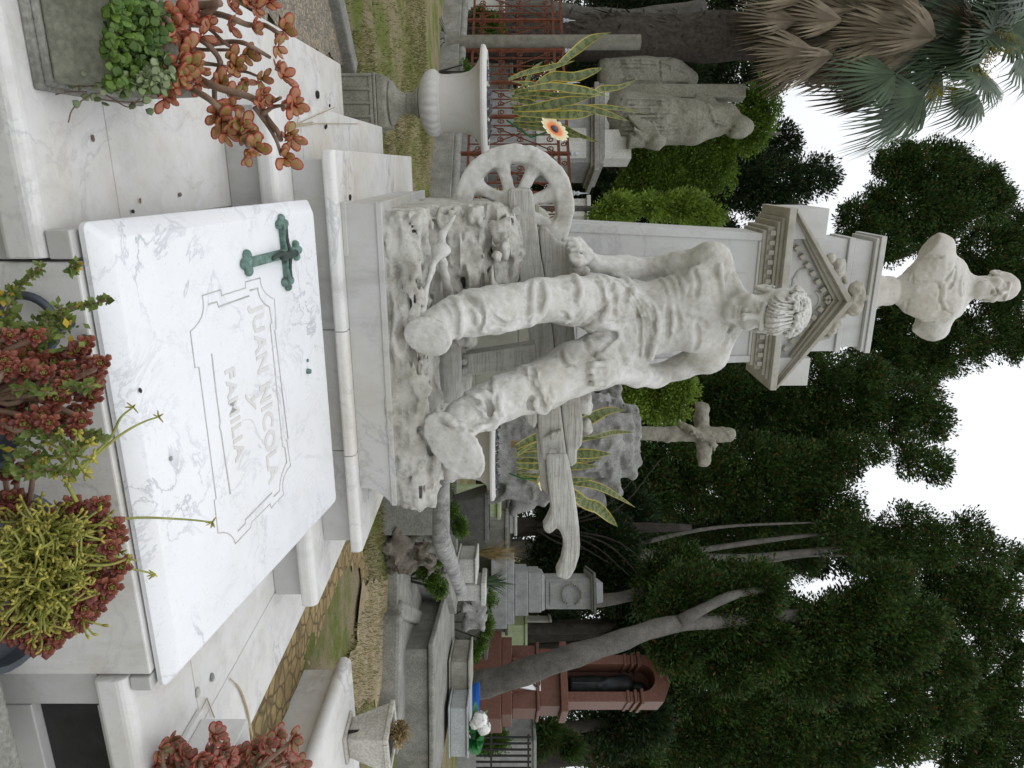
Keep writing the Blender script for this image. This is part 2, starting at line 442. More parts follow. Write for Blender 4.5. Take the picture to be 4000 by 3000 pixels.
M['weed'] = leafmat('weed_leaves', (.10, .15, .03), (.20, .25, .06), (.45, .32, .04), .5, .2, .3, 20)
M['drygrass'] = leafmat('dry_grass_blades', (.24, .17, .07), (.40, .31, .16), None, .7, .2, .2, 8)
M['fan'] = leafmat('palm_fan_leaves', (.045, .075, .04), (.10, .15, .085), None, .45, .15, .4, 2)
M['fandry'] = leafmat('dead_palm_leaves', (.10, .078, .05), (.25, .21, .15), None, .8, .1, .2, 2)
M['palmflower'] = leafmat('yellow_palm_flowers', (.20, .17, .015), (.33, .28, .03), None, .6, .2, .2, 6)
M['stem'] = plain('brown_succulent_stem', (.20, .13, .09), .7, .3, 0, .3, 40)
M['greenstem'] = plain('green_stem', (.24, .25, .05), .55, .4, 0, .3, 30)
M['ochre'] = leafmat('yellow_green_buds', (.33, .31, .055), (.50, .44, .10), None, .5, .15, .3, 30)
M['soilstone'] = stone('dark_pebbles', (.07, .075, .085), (.20, .21, .23), None, 40, .6, .8, .3, (.03, .03, .03))
M['bluepot'] = plain('blue_grey_pot', (.040, .048, .056), .55, .4)
M['blue'] = plain('blue_plastic', (.01, .13, .52), .4, .5, 0, .12, 5, 0)
M['petalwhite'] = plain('white_petals', (.80, .80, .78), .6, .3, 0, .06, 30, 0)
M['petalgreen'] = plain('bright_green_leaf', (.015, .14, .03), .45, .4, 0, .3, 15, 0)
M['black'] = plain('black_debris', (.03, .03, .03), .8, .2)
M['twig'] = plain('dry_twig', (.38, .31, .19), .8, .2)

def jade_mat(name, j1=(.17, .19, .035), j2=(.33, .15, .06), j3=(.36, .12, .065)):
    m, nt, b = newmat(name, .35, .5); g = NG(nt); geo = g.n('ShaderNodeNewGeometry'); r = geo.outputs['Random Per Island']
    at = g.n('ShaderNodeAttribute', attribute_name='rim'); p = g.pos()
    body = g.mix(r, j1, j2)
    body = g.mix(g.ramp(g.noise(p, 6, 3), [(.35, 0), (.65, 1)]), body, j3)
    col = g.mix(g.ramp(at.outputs['Fac'], [(.66, 0), (.95, 1)]), body, (.33, .035, .025))
    g.l(col, b.inputs['Base Color']); return m
M['jade'] = jade_mat('red_edged_jade_leaves')
def rosette_mat(name):
    m, nt, b = newmat(name, .45, .4); g = NG(nt); geo = g.n('ShaderNodeNewGeometry'); r = geo.outputs['Random Per Island']
    at = g.n('ShaderNodeAttribute', attribute_name='rim')
    red = g.mix(r, (.135, .034, .026), (.26, .085, .050))
    col = g.mix(g.ramp(at.outputs['Fac'], [(.18, 0), (.42, 1)]), (.30, .33, .075), red)
    g.l(col, b.inputs['Base Color']); return m
M['jadedark'] = jade_mat('dusky_jade_leaves', (.12, .13, .03), (.21, .10, .055), (.19, .075, .05))
M['mossbox'] = stone('mossy_box_stone', (.15, .155, .115), (.26, .265, .215), None, 5, .3, .8, .5, (.09, .10, .06))
M['grassblade'] = leafmat('grass_blades', (.09, .12, .02), (.30, .25, .12), None, .6, .2, .2, 3)
M['rosette'] = rosette_mat('red_rosette_leaves')
def sanse_mat(name):
    """banded snake-plant leaf; uses uv-like attributes: u across, v along"""
    m, nt, b = newmat(name, .4, .45); g = NG(nt)
    u = g.n('ShaderNodeAttribute', attribute_name='across').outputs['Fac']; v = g.n('ShaderNodeAttribute', attribute_name='along').outputs['Fac']; p = g.pos()
    wob = g.math('ADD', g.math('MULTIPLY', v, 120), g.math('MULTIPLY', g.noise(p, 45, 4, .7), 14))
    band = g.ramp(g.math('ADD', g.math('MULTIPLY', g.math('SINE', wob), .5), .5), [(.35, 0), (.7, 1)])
    body = g.mix(band, (.16, .19, .045), (.05, .075, .022))
    body = g.mix(g.ramp(g.noise(p, 8, 2), [(.35, 0), (.7, .6)]), body, (.12, .15, .07))
    col = g.mix(g.ramp(u, [(.80, 0), (.86, 1)]), body, (.46, .37, .05))
    g.l(col, b.inputs['Base Color']); return m
M['sanse'] = sanse_mat('banded_yellow_edged_leaf')
def gerbera_mat(name):
    m, nt, b = newmat(name, .6, .3); g = NG(nt)
    t = g.n('ShaderNodeAttribute', attribute_name='rim').outputs['Fac']
    g.l(g.ramp(t, [(.0, (.75, .13, .04)), (.42, (.82, .25, .10)), (.62, (.85, .74, .45)), (1, (.86, .83, .60))]), b.inputs['Base Color']); return m
M['gerbera'] = gerbera_mat('orange_centred_petals')
def ground_mat():
    m, nt, b = newmat('mown_grass_ground', .95, .1); g = NG(nt); p = g.pos()
    q = g.pos((1, 1, 1))
    straw = g.mix(g.ramp(g.noise(q, 70, 5, .75), [(.3, 0), (.7, 1)]), (.24, .20, .12), (.50, .42, .27))
    green = g.mix(g.ramp(g.noise(q, 90, 4, .7), [(.3, 0), (.7, 1)]), (.12, .16, .035), (.26, .30, .08))
    k = g.ramp(g.math('ADD', g.math('MULTIPLY', g.noise(p, 1.6, 5, .65, .3), .75), g.math('MULTIPLY', g.noise(p, 9, 4), .25)), [(.45, 0), (.58, 1)])
    col = g.mix(k, straw, green)
    col = g.mix(g.ramp(g.noise(p, 24, 4, .7), [(.60, 0), (.72, .8)]), col, (.09, .07, .045))
    g.l(col, b.inputs['Base Color'])
    g.bump(b, g.noise(p, 80, 6, .8), 1, .03); return m
M['ground'] = ground_mat()
M['path'] = stone('sandy_path', (.24, .19, .11), (.35, .29, .19), None, 5, .5, .95, .3, (.14, .11, .07))
def gravel_mat(name, c1, c2, sc, crack=(.05, .042, .03)):
    m, nt, b = newmat(name, .9, .2); g = NG(nt); p = g.pos()
    vo = g.n('ShaderNodeTexVoronoi'); vo.inputs['Scale'].default_value = sc; g.l(p, vo.inputs['Vector'])
    ve = g.n('ShaderNodeTexVoronoi', feature='DISTANCE_TO_EDGE'); ve.inputs['Scale'].default_value = sc; g.l(p, ve.inputs['Vector'])
    sep = g.n('ShaderNodeSeparateColor'); g.l(vo.outputs['Color'], sep.inputs[0])
    col = g.mix(sep.outputs[0], c1, c2)
    col = g.mix(g.ramp(g.noise(p, sc*2, 5, .7), [(.4, 0), (.7, .6)]), col, crack)
    e = g.ramp(ve.outputs['Distance'], [(.0, 0), (.10, 1)])
    col = g.mix(e, crack, col); g.l(col, b.inputs['Base Color'])
    g.bump(b, g.math('ADD', e, g.math('MULTIPLY', g.noise(p, sc*4, 4), .6)), .7, .012); return m
M['gravel'] = gravel_mat('mixed_gravel', (.20, .20, .205), (.46, .39, .28), 48, (.22, .18, .115))
M['paving'] = gravel_mat('worn_cobble_paving', (.24, .175, .085), (.35, .26, .125), 14, (.12, .092, .05))
# ================================================================ the tomb: three marble steps, door panel, plinth
def nosed(mb, x0, x1, y0, y1, z0, z1, r=.02, n=5):
    """slab with a rounded front edge"""
    P = [(x0, y1, z0), (x0, y1, z1)]
    for i in range(n+1):
        a = pi/2*i/n; P.append((x0, y0+r-r*sin(a), z1-r+r*cos(a)))
    rb = min(r*.5, (z1-z0)*.4)
    for i in range(4):
        a = pi/2*i/3; P.append((x0, y0+rb-rb*cos(a), z0+rb-rb*sin(a)))
    mb.prism(P, (x1-x0, 0, 0))
tomb = thing('family_tomb', 'large white marble family tomb of three steps under the seated statue', 'tomb', (.67, 2.8, 0))
m = MB(); g_ = .002
for x0, x1, y0, y1 in ((-.51, .172, 1.375, 1.673), (-.51, .125, 1.677, 2.40), (1.148, 1.845, 1.375, 1.673), (1.155, 1.548, 1.677, 2.40), (1.552, 1.845, 1.677, 2.70)):
    if y0 < 1.5: nosed(m, x0, x1, y0, y1, .022, .10, .026)
    else: m.box(x0, x1, y0, y1, .022, .0995)
m.box(.127, 1.152, 1.46, 2.40, .02, .08)
m.box(-.51, -.12, 2.404, 3.2, .022, .0995); m.box(-.51, -.12, 3.204, 4.06, .022, .0995)
m.box(1.50, 1.845, 2.704, 4.06, .022, .0995); m.box(-.115, 1.495, 2.404, 4.05, .02, .09)
lower = m.build('lower_step', M['marble'], tomb, bevel=.004)
m = MB(); m.box(-.47, 1.805, 1.50, 4.02, -1.0, .018)
m.box(-.47, .176, 1.402, 1.497, -1.0, .018); m.box(1.146, 1.235, 1.402, 1.497, -1.0, .018); m.box(1.755, 1.805, 1.402, 1.497, -1.0, .018)
m.box(1.238, 1.752, 1.402, 1.497, .003, .018); m.box(1.238, 1.752, 1.402, 1.497, -1.0, -.155)
m.box(.118, .174, 1.388, 1.45, .102, .15); m.box(1.148, 1.185, 1.388, 1.45, .102, .15)
m.build('tomb_body', M['shaded_marble'], tomb, bevel=.003)
m = MB(); m.box(1.24, 1.75, 1.43, 1.49, -.153, .001); m.build('slate_panel', M['slate'], tomb)
m = MB(); m.box(.180, 1.142, 1.392, 1.455, -1.0, .152); door = m.build('door_panel', M['marble'], tomb, bevel=.004)
rc = PY(113, 1265, 1.37); m = MB()
for i in range(1):
    pts = [rc+V(.058*cos(a), -.006, .058*sin(a)) for a in np.linspace(0, 2*pi, 33)]
    m.tube(pts, .0085, 10)
k = rc+V(0, 0, .06); m.tube([k+V(0, .03, .005), k+V(0, -.012, .005)], .014, 10)
m.tube([PY(330, 1325, 1.39), PY(330, 1325, 1.372)], .010, 10)
m.build('ring_handle', M['ringmetal'], door, smooth=True)
m = MB(); m.box(-.18, 1.56, 2.345, 4.25, .10, .207); m.build('lower_riser', M['shaded_marble'], tomb, bevel=.003)
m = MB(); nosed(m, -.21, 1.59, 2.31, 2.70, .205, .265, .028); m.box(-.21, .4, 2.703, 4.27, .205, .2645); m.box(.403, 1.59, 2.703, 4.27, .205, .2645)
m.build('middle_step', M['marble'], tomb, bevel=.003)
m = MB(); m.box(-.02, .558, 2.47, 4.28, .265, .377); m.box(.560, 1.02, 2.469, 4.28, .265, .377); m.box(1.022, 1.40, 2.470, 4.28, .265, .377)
m.build('upper_riser', M['shaded_marble'], tomb, bevel=.003)
m = MB(); nosed(m, -.05, .557, 2.43, 2.60, .376, .42, .021); nosed(m, .559, 1.028, 2.43, 2.60, .376, .42, .021); nosed(m, 1.030, 1.43, 2.43, 2.60, .376, .42, .021)
m.box(-.05, .30, 2.603, 3.4, .376, .4195); m.box(-.05, .30, 3.403, 4.30, .376, .4195); m.box(.303, 1.43, 2.603, 4.30, .376, .4195)
m.build('upper_step', M['marble'], tomb, bevel=.003)
m = MB()   # plinth with a hollow-curved right end
P = [(.124, 2.476, .42), (.124, 2.476, .557), (1.245, 2.476, .557), (1.245, 2.476, .532)]
for i in range(8):
    t = i/7; P.append((1.178+.058*(1-t)**2.2, 2.476, .530-.105*t))
P.append((1.175, 2.476, .42))
m.prism(P, (0, 1.25, 0)); m.box(.118, .30, 2.470, 2.60, .42, .437); m.box(.118, 1.25, 2.470, 3.73, .537, .5585)
m.build('plinth', M['shaded_marble'], tomb, bevel=.003)

# ================================================================ inscribed slab leaning from the front edge up to the middle step
SL0 = V(0, 1.405, .155); SD = unit(V(0, .955, .168)); SN = V(0, -SD[2], SD[1]); SX0, SX1, SLEN, ST = .105, 1.190, .985, .044
def sl(u, w, h=0): return SL0+V(u, 0, 0)+SD*w+SN*h
def onslab(x, y, h=0):
    r = ray(x, y); o = V(0, 0, EYE); p0 = SL0+SN*ST
    t = np.dot(p0-o, SN)/np.dot(r, SN); p = o+r*t
    return p+SN*h
def slabuv(x, y):
    p = onslab(x, y)-SL0; return p[0], np.dot(p, SD)
slab = thing('inscribed_slab', 'sloping white grey-veined marble slab with the carved family name', 'grave slab', sl(.65, .49))
m = MB(); R = []
def rrect(x0, x1, a, b, h, rad=.014, n=4):
    out = []
    for cx, cy, a0 in ((x1-rad, b-rad, 0), (x0+rad, b-rad, pi/2), (x0+rad, a+rad, pi), (x1-rad, a+rad, 1.5*pi)):
        for i in range(n+1): out.append(sl(cx+rad*cos(a0+pi/2*i/n), cy+rad*sin(a0+pi/2*i/n), h))
    return out
for ins, h in ((.004, 0), (0, .004), (0, .015), (.003, .019), (.030, ST-.002), (.034, ST)): R.append(rrect(SX0+ins, SX1-ins, ins, SLEN-ins, h, .016))
m.loft(R); so = m.build('slab', M['slab'], slab); set_auto(so, 20)
c7 = lambda x, y: (700+.663*x, 1050+.663*y)
def line(mb, pts, r=.0016, h=.0004, arc=()):
    q = [c7(*p) for p in pts]; mb.tube([onslab(a, b, h) for a, b in q], r, 6)
def arc3(a, b, bulge, n=8):
    a = np.array(a, float); b = np.array(b, float); d = b-a; nrm = V(-d[1], d[0])
    return [tuple(a+d*t+nrm*bulge*4*t*(1-t)) for t in np.linspace(0, 1, n)]
M['groove'] = plain('carved_line', (.50, .49, .475), .7, .2, 0, .15, 40, 0)
m = MB()
line(m, [(134, 158), (244, 124), (248, 158), (390, 113), (388, 78), (475, 54)]+arc3((475, 54), (560, 178), .16)+[(570, 357), (562, 362), (640, 1000), (632, 1006), (655, 1160)]+arc3((655, 1160), (615, 1330), .13)
     +[(540, 1410), (535, 1385), (425, 1495), (420, 1525), (330, 1620)]+arc3((330, 1620), (228, 1558), .25)+[(205, 1365), (217, 1355), (115, 580), (92, 582), (64, 370)]+arc3((64, 370), (134, 158), .16))
for pl in ([(415, 128), (462, 115)]+arc3((462, 115), (530, 225), .14)+[(545, 320), (535, 328), (608, 1048), (622, 1052), (632, 1140)]+arc3((632, 1140), (590, 1310), .06)+[(555, 1343)],
           [(545, 1320), (388, 1480), (388, 1502), (345, 1545)], [(170, 210), (222, 195), (230, 225), (410, 160)],
           [(300, 1325), (262, 1080), (245, 960), (236, 930), (240, 905), (215, 720), (190, 500)]):
    line(m, pl, .0022, .0002)
m.build('border_line', M['groove'], slab, smooth=True)
def lettering(body, p0, p1, hpx, name, shear=0, italic=False, outline=False, box=[]):
    """raised letters from baseline start p0 to end p1 (crop px)"""
    cu = bpy.data.curves.new(name, 'FONT'); cu.body = body; cu.extrude = .05; cu.offset = .012; cu.shear = shear; cu.space_character = 1.12; cu.bevel_depth = .012
    if outline: cu.fill_mode = 'NONE'; cu.extrude = 0; cu.bevel_depth = .014; cu.bevel_resolution = 1
    ob = bpy.data.objects.new(name, cu); C.objects.link(ob); bpy.context.view_layer.update()
    me = bpy.data.meshes.new_from_object(ob.evaluated_get(bpy.context.evaluated_depsgraph_get())); bpy.data.objects.remove(ob)
    co = np.empty(len(me.vertices)*3, np.float32); me.vertices.foreach_get('co', co); co = co.reshape(-1, 3)
    lo, hi = co.min(0), co.max(0)
    u0, w0 = slabuv(*c7(*p0)); u1, w1 = slabuv(*c7(*p1)); _, wh = slabuv(*c7(p0[0]+hpx, p0[1]))
    U = u0+(co[:, 0]-lo[0])/(hi[0]-lo[0])*(u1-u0); W = w0+(w1-w0)*(co[:, 0]-lo[0])/(hi[0]-lo[0])+(co[:, 1]-(lo[1] if italic else 0))/(hi[1]-(lo[1] if italic else 0))*(wh-w0)
    H = ST-.001+np.where(co[:, 2] > 0, .0030, -.0005) if not outline else ST+.0002+co[:, 2]*.05
    out = SL0[None]+np.stack([U, 0*U, 0*U], 1)+W[:, None]*SD[None]+H[:, None]*SN[None]
    me.vertices.foreach_set('co', out.astype(np.float32).ravel()); me.materials.clear(); me.update()
    return link_mesh('lettering', me, M['groove'], slab) if outline else link_mesh('lettering', me, M['letter'], slab)
M['letter'] = marble('carved_letter_marble', (.66, .655, .64), (.4, .4, .4), (.52, .48, .40), 6, .3, .3, .1, .5, .05)
for ol in (False, True):
    lettering('JUAN NICOLA', (424, 214), (530, 1272), 66, 'JUAN NICOLA', outline=ol)
    lettering('y', (388, 742), (404, 858), 52, 'y', .3, True, outline=ol)
    lettering('FAMILIA', (268, 602), (334, 1140), 58, 'FAMILIA', outline=ol)
# bronze stubs of a lost fitting on the rear edge
m = MB()
for (x, y), r, h in (((1200, 1450), .009, .012), ((1200, 1408), .006, .004)):
    p = onslab(x, y); m.tube([p, p+SN*h], [r, r*.85], 10)
m.build('broken_fixing', M['verdigris'], slab, smooth='auto')
# crucifix
cz = lambda x, y: onslab(880+.211*x, 800+.211*y)
ctr = cz(1075, 915); foot = cz(370, 1080); head = cz(1290, 842); la = cz(1010, 330); ra = cz(1125, 1440)
ax = unit(head-foot); ay = unit(ra-la); lo = np.minimum.reduce([foot, head, la, ra])-.05; hi = np.maximum.reduce([foot, head, la, ra])+.05
S = SDF(lo, hi, .0022); T = .011
def strip(a, b, w):
    d = unit(b-a); q = np.cross(SN, d); S.box((a+b)/2+SN*T/2, (np.linalg.norm(b-a)/2, w, T), np.array([d, q, SN]), .003, .002)
strip(foot, head, .013); strip(la, ra, .013)
def lobes(p, d, sc=1.):
    q = np.cross(SN, d)
    for a in (p+d*.012*sc, p+q*.018*sc-d*.004, p-q*.018*sc-d*.004, p-d*.006): S.ell(a+SN*T/2, (.0135*sc, .0135*sc, T*1.0), np.array([d, q, SN]), .002)
lobes(foot, -ax, 1.15); lobes(head, ax); lobes(la, -ay); lobes(ra, ay)
cr = S.build('crucifix', M['verdigris'], slab, 1)
S = SDF(lo, hi+.03, .0018); h0 = SN*.020
hd = ctr+ax*.028+SN*.024
S.cap(ctr+ax*.012+h0, ctr-ax*.038+h0, .0125, .009, .006); S.ell(hd, (.011, .010, .011), None, .003)
for e, sgn in ((la, 1), (ra, -1)):
    S.cap(ctr+ax*.008+h0, ctr+(e-ctr)*.45+h0*.85, .006, .005, .004); S.cap(ctr+(e-ctr)*.45+h0*.85, ctr+(e-ctr)*.86+ax*.010+h0*.7, .005, .004, .004)
q = np.cross(SN, ax)
for sg in (1, -1):
    S.cap(ctr-ax*.036+q*.006*sg+h0, ctr-ax*.066+q*.012+SN*.032, .008, .006, .004); S.cap(ctr-ax*.066+q*.012+SN*.032, ctr-ax*.098-q*.002*sg+SN*.018, .006, .0045, .003)
S.ell(ctr-ax*.040+SN*.021, (.016, .015, .011), np.array([ax, q, SN]), .004)
link_mesh('christ_figure', S.mesh('christ_figure'), M['bronzedark'], cr, True)
# ================================================================ the seated ploughman, with rock, plough, wheel and pick
def J(x, y, Y): return PY(x, y, Y)
statue = thing('statue', 'weathered white marble statue of a bare-chested young ploughman seated on his plough', 'statue', (.70, 3.0, .557))
S = SDF((.14, 2.30, .58), (1.36, 3.50, 2.34), .0043)
# --- trunk
S.ell(J(2435, 1285, 3.12), (.185, .13, .12), AX, .03)
S.ell(J(2525, 1250, 3.09), (.165, .108, .13), AX, .05)
S.ell(J(2650, 1222, 3.08), (.168, .12, .17), AX, .05)
S.ell(J(2745, 1205, 3.07), (.185, .11, .11), AX, .05)
S.ell(J(2726, 1115, 3.01), (.085, .036, .058), AX, .05); S.ell(J(2716, 1292, 3.0), (.085, .036, .058), AX, .05)
shR, shL = J(2778, 1012, 3.11), J(2770, 1392, 3.06)
S.cap(shR, shL, .062, .062, .05); S.ell(shR, (.075, .072, .085), AX, .03); S.ell(shL+V(0, 0, -.01), (.074, .074, .085), AX, .03)
nb = J(2835, 1204, 3.12); S.cap(nb, J(2800, 1075, 3.12), .050, .045, .05); S.cap(nb, J(2790, 1330, 3.09), .050, .045, .05)
S.cap(nb, J(2918, 1206, 3.10), .066, .058, .03); S.cap(J(2880, 1160, 3.10), J(2805, 1030, 3.12), .042, .045, .05); S.cap(J(2872, 1256, 3.09), J(2800, 1376, 3.08), .042, .045, .05)
for a, b in (((2830, 1190), (2812, 1040)), ((2826, 1235), (2795, 1365))):
    S.cap(J(*a, 2.985), J(*b, 3.03), .010, .014, .018)
# --- arms
eR = J(2524, 1052, 3.27); wR = J(2318, 1028, 3.17)
S.cap(shR, (shR+eR)/2, .062, .054, .03); S.cap((shR+eR)/2, eR, .054, .047, .03); S.cap(eR, eR*.6+wR*.4, .049, .050, .03); S.cap(eR*.6+wR*.4, wR, .050, .036, .03)
eL = J(2558, 1470, 3.13); wL = J(2392, 1456, 2.91)
S.cap(shL, shL*.5+eL*.5, .060, .054, .03); S.cap(shL*.5+eL*.5, eL, .054, .048, .03); S.cap(eL, eL*.55+wL*.45, .051, .052, .03); S.cap(eL*.55+wL*.45, wL, .052, .038, .03)
# --- legs in loose trousers
def leg(P, k=.035):
    for (a, ra), (b, rb) in zip(P, P[1:]): S.cap(a, b, ra, rb, k)
LR = [(J(2425, 1195, 3.10), .118), (J(2335, 1184, 3.02), .116), (J(2220, 1174, 2.93), .098), (J(2110, 1172, 2.84), .084), (J(2020, 1196, 2.76), .083), (J(1930, 1211, 2.69), .088), (J(1850, 1222, 2.62), .082), (J(1775, 1240, 2.57), .070)]
LL = [(J(2420, 1375, 3.09), .120), (J(2330, 1412, 3.01), .118), (J(2240, 1442, 2.92), .112), (J(2130, 1500, 2.83), .100), (J(2060, 1522, 2.77), .093), (J(1965, 1553, 2.69), .088), (J(1890, 1592, 2.63), .082), (J(1815, 1632, 2.58), .072)]
leg(LR); leg(LL)
# --- boots
def boot(an, cs, ax1, half, wid, nrm, hl):
    """an ankle, cs sole centre, ax1 heel-to-toe direction, nrm outward sole normal"""
    nrm = unit(nrm); a1 = unit(ax1-nrm*np.dot(ax1, nrm)); a2 = np.cross(nrm, a1); B = np.array([a1, a2, nrm])
    S.cap(an, cs-nrm*.055-a1*half*.35, .070, .062, .03); S.ell(cs-nrm*.045+a1*half*.12, (half*.86, wid*.92, .055), B, .03)
    S.ell(cs-nrm*.012, (half, wid, .018), B, .012)
    S.box(cs+nrm*.052, (half*1.5, wid*1.6, .05), B, .004, .006, '-')     # flat sole
    ring = [cs-nrm*.014+a1*half*.98*cos(t)+a2*wid*.98*sin(t) for t in np.linspace(0, 2*pi, 25)]
    S.chain(ring, .0075, .008)
    ring = [cs-nrm*.027+a1*half*.97*cos(t)+a2*wid*.97*sin(t) for t in np.linspace(0, 2*pi, 25)]
    S.chain(ring, .0035, .004, '-')
    if hl is not None: S.cap(hl[0], hl[1], .046, .044, .015)
tocam = lambda p: unit(V(0, 0, EYE)-p)
c1 = J(1668, 1318, 2.455); boot(J(1765, 1243, 2.57), c1, unit(UP*.85+RIGHT*.3-FWD*.05), .082, .062, tocam(c1)-UP*.25+RIGHT*.25, (J(1640, 1375, 2.60), J(1690, 1340, 2.58)))
c2 = J(1772, 1742, 2.43); boot(J(1805, 1640, 2.575), c2, unit(UP*.62+RIGHT*.72), .142, .075, tocam(c2)-UP*.18+RIGHT*.16, (J(1715, 1655, 2.545), J(1662, 1668, 2.545)))
# --- head
hs = 1.22; hc = J(2984, 1212, 2.955); t_ = -unit(V(hc[0], hc[1], 0)); f = cos(radians(15))*t_+sin(radians(15))*RIGHT; pit = radians(32)
hf = cos(pit)*f-sin(pit)*UP; hu = cos(pit)*UP+sin(pit)*f; hr = np.cross(hu, hf); HA = np.array([hr, hf, hu])
if np.dot(hr, RIGHT) < 0: hr = -hr; HA = np.array([hr, hf, hu])
def H(a, b, c): return hc+hs*(hr*a+hf*b+hu*c)
def hell(p, r, k=.02, mode='+'): S.ell(H(*p), [hs*v for v in r], HA, k, mode)
def hcap(a, b, ra, rb=None, k=.015, mode='+'): S.cap(H(*a), H(*b), hs*ra, hs*(rb or ra), k, mode)
hell((0, -.02, .04), (.074, .095, .082), .02); hell((0, .030, -.030), (.056, .060, .078), .03); hell((0, .066, -.096), (.022, .020, .020), .03)
hcap((-.040, .078, .014), (-.008, .085, .010), .010, .009, .016); hcap((.040, .078, .014), (.008, .085, .010), .010, .009, .016)
for sg in (1, -1):
    hell((sg*.030, .104, -.006), (.021, .030, .014), .010, '-'); hell((sg*.030, .072, -.008), (.013, .012, .010), .006)
    hcap((sg*.017, .083, -.001), (sg*.043, .073, -.002), .0035, .003, .004); hcap((sg*.018, .080, -.015), (sg*.041, .072, -.014), .003, .003, .004)
    hell((sg*.042, .060, -.036), (.021, .022, .020), .03)
    hell((sg*.072, -.010, -.012), (.014, .022, .034), .008); hell((sg*.086, .0, -.010), (.010, .012, .022), .004, '-'); hcap((sg*.080, -.024, .010), (sg*.082, -.004, .022), .005, .005, .004)
    hcap((sg*.048, .02, -.072), (sg*.022, .068, -.098), .014, .012, .03); hcap((sg*.018, .093, -.048), (sg*.030, .078, -.072), .004, .003, .006, '-')
hcap((0, .084, .008), (0, .113, -.036), .0075, .0125, .010); hell((.014, .093, -.042), (.009, .011, .008), .005); hell((-.014, .093, -.042), (.009, .011, .008), .005)
for sg in (1, -1): hell((sg*.007, .104, -.050), (.005, .006, .004), .003, '-')
hcap((-.020, .083, -.062), (0, .088, -.0605), .0055, .0065, .005); hcap((.020, .083, -.062), (0, .088, -.0605), .0055, .0065, .005); hcap((-.017, .084, -.0745), (.017, .084, -.0745), .0075, .0075, .006)
hcap((-.026, .094, -.0685), (.026, .094, -.0685), .0042, .0042, .003, '-'); hcap((-.014, .092, -.086), (.014, .092, -.086), .005, .005, .008, '-')
HG = SDF(hc-.24, hc+.27, .0026); BG = S; S = HG     # the hair is sculpted on a finer grid
hell((0, -.028, .058), (.082, .095, .076), .010); hell((0, .018, .052), (.077, .086, .044), .012); hell((0, -.06, .0), (.066, .05, .07), .02)
def hairy(a, z):
    c1_ = 1-(a/.078)**2-((z-.052)/.045)**2; c2_ = 1-(a/.083)**2-((z-.058)/.077)**2
    return max(.018+.087*sqrt(c1_) if c1_ > 0 else -1, -.028+.096*sqrt(c2_) if c2_ > 0 else -.03)
rng = np.random.default_rng(3)
for i in range(330):   # tousled locks over the crown
    u = rng.uniform(-pi, pi); w = rng.uniform(.0, 1.2)
    d = V(sin(w)*cos(u), sin(w)*sin(u), cos(w))
    if d[1] > .72: continue
    p = V(0, -.027, .058)+V(.083, .096, .077)*d; e = V(*rng.normal(0, 1, 3)); e = unit(e-d*np.dot(e, d))*.020
    q = p+e*.5+d*.007; q2 = p+e-d*.002
    hcap(tuple(p-e*.5), tuple(q), .0045, .0058, .0025); hcap(tuple(q), tuple(q2), .0058, .0020, .0025)
for i in range(26):    # straight locks combed down over the forehead to the brow
    a = -.066+.132*i/25+rng.normal(0, .0015); end = .020+rng.uniform(-.006, .010)+2.2*a*a; P_ = []
    for t in np.linspace(0, 1, 6):
        z = .102+(end-.102)*t; aa_ = a*(.62+.42*t)+rng.normal(0, .0012); P_.append((aa_, hairy(aa_, z)+.0005, z))
    m_ = '-' if i % 2 else '+'
    for k in range(5):
        r0 = (.0038 if m_ == '+' else .0030)*(1 if k < 4 else .7); hcap(P_[k], P_[k+1], r0, r0, .0025, m_)
HG.ell(H(0, .075, -.075), [hs*v for v in (.10, .055, .085)], HA, .004, '-'); S = BG
# --- hands
def finger(P, r, k=.007):
    for i in range(len(P)-1): S.cap(P[i], P[i+1], r*(1-.07*i), r*(1-.07*(i+1)), k)
# left hand resting on the thigh, knuckles up, fingers folded under
S.cap(wL, J(2372, 1462, 2.855), .038, .036, .02)
for y0, ln, r in ((1421, 62, .0142), (1446, 72, .0148), (1471, 70, .0146), (1495, 58, .0134)):
    kn = J(2366, y0, 2.825); S.cap(J(2392, 1448+(y0-1462)*.5, 2.88), kn, .024, .019, .014)
    p1 = J(2366-ln*.75, y0+3, 2.80); p2 = J(2366-ln-12, y0+5, 2.825); p3 = J(2366-ln*.75, y0+7, 2.865); finger([kn, p1, p2, p3], r, .003)
S.cap(J(2395, 1420, 2.88), J(2350, 1400, 2.85), .022, .018, .012); S.cap(J(2350, 1400, 2.85), J(2305, 1408, 2.84), .018, .013, .008)
# right hand clasped on the edge of the beam
S.cap(wR, J(2285, 1000, 3.13), .038, .036, .02)
for y0, x0, r in ((940, 2258, .0105), (961, 2274, .0112), (983, 2284, .0112), (1005, 2282, .0105)):
    kn = J(x0, y0, 3.09); S.cap(J(2292, 1000, 3.12), kn, .026, .019, .014)
    finger([kn, J(x0-22, y0-8, 3.055), J(x0-52, y0-8, 3.055), J(x0-60, y0-2, 3.09)], r, .0025)
S.cap(J(2290, 1016, 3.10), J(2258, 1030, 3.06), .022, .017, .01); S.cap(J(2258, 1030, 3.06), J(2232, 1012, 3.05), .016, .012, .008)
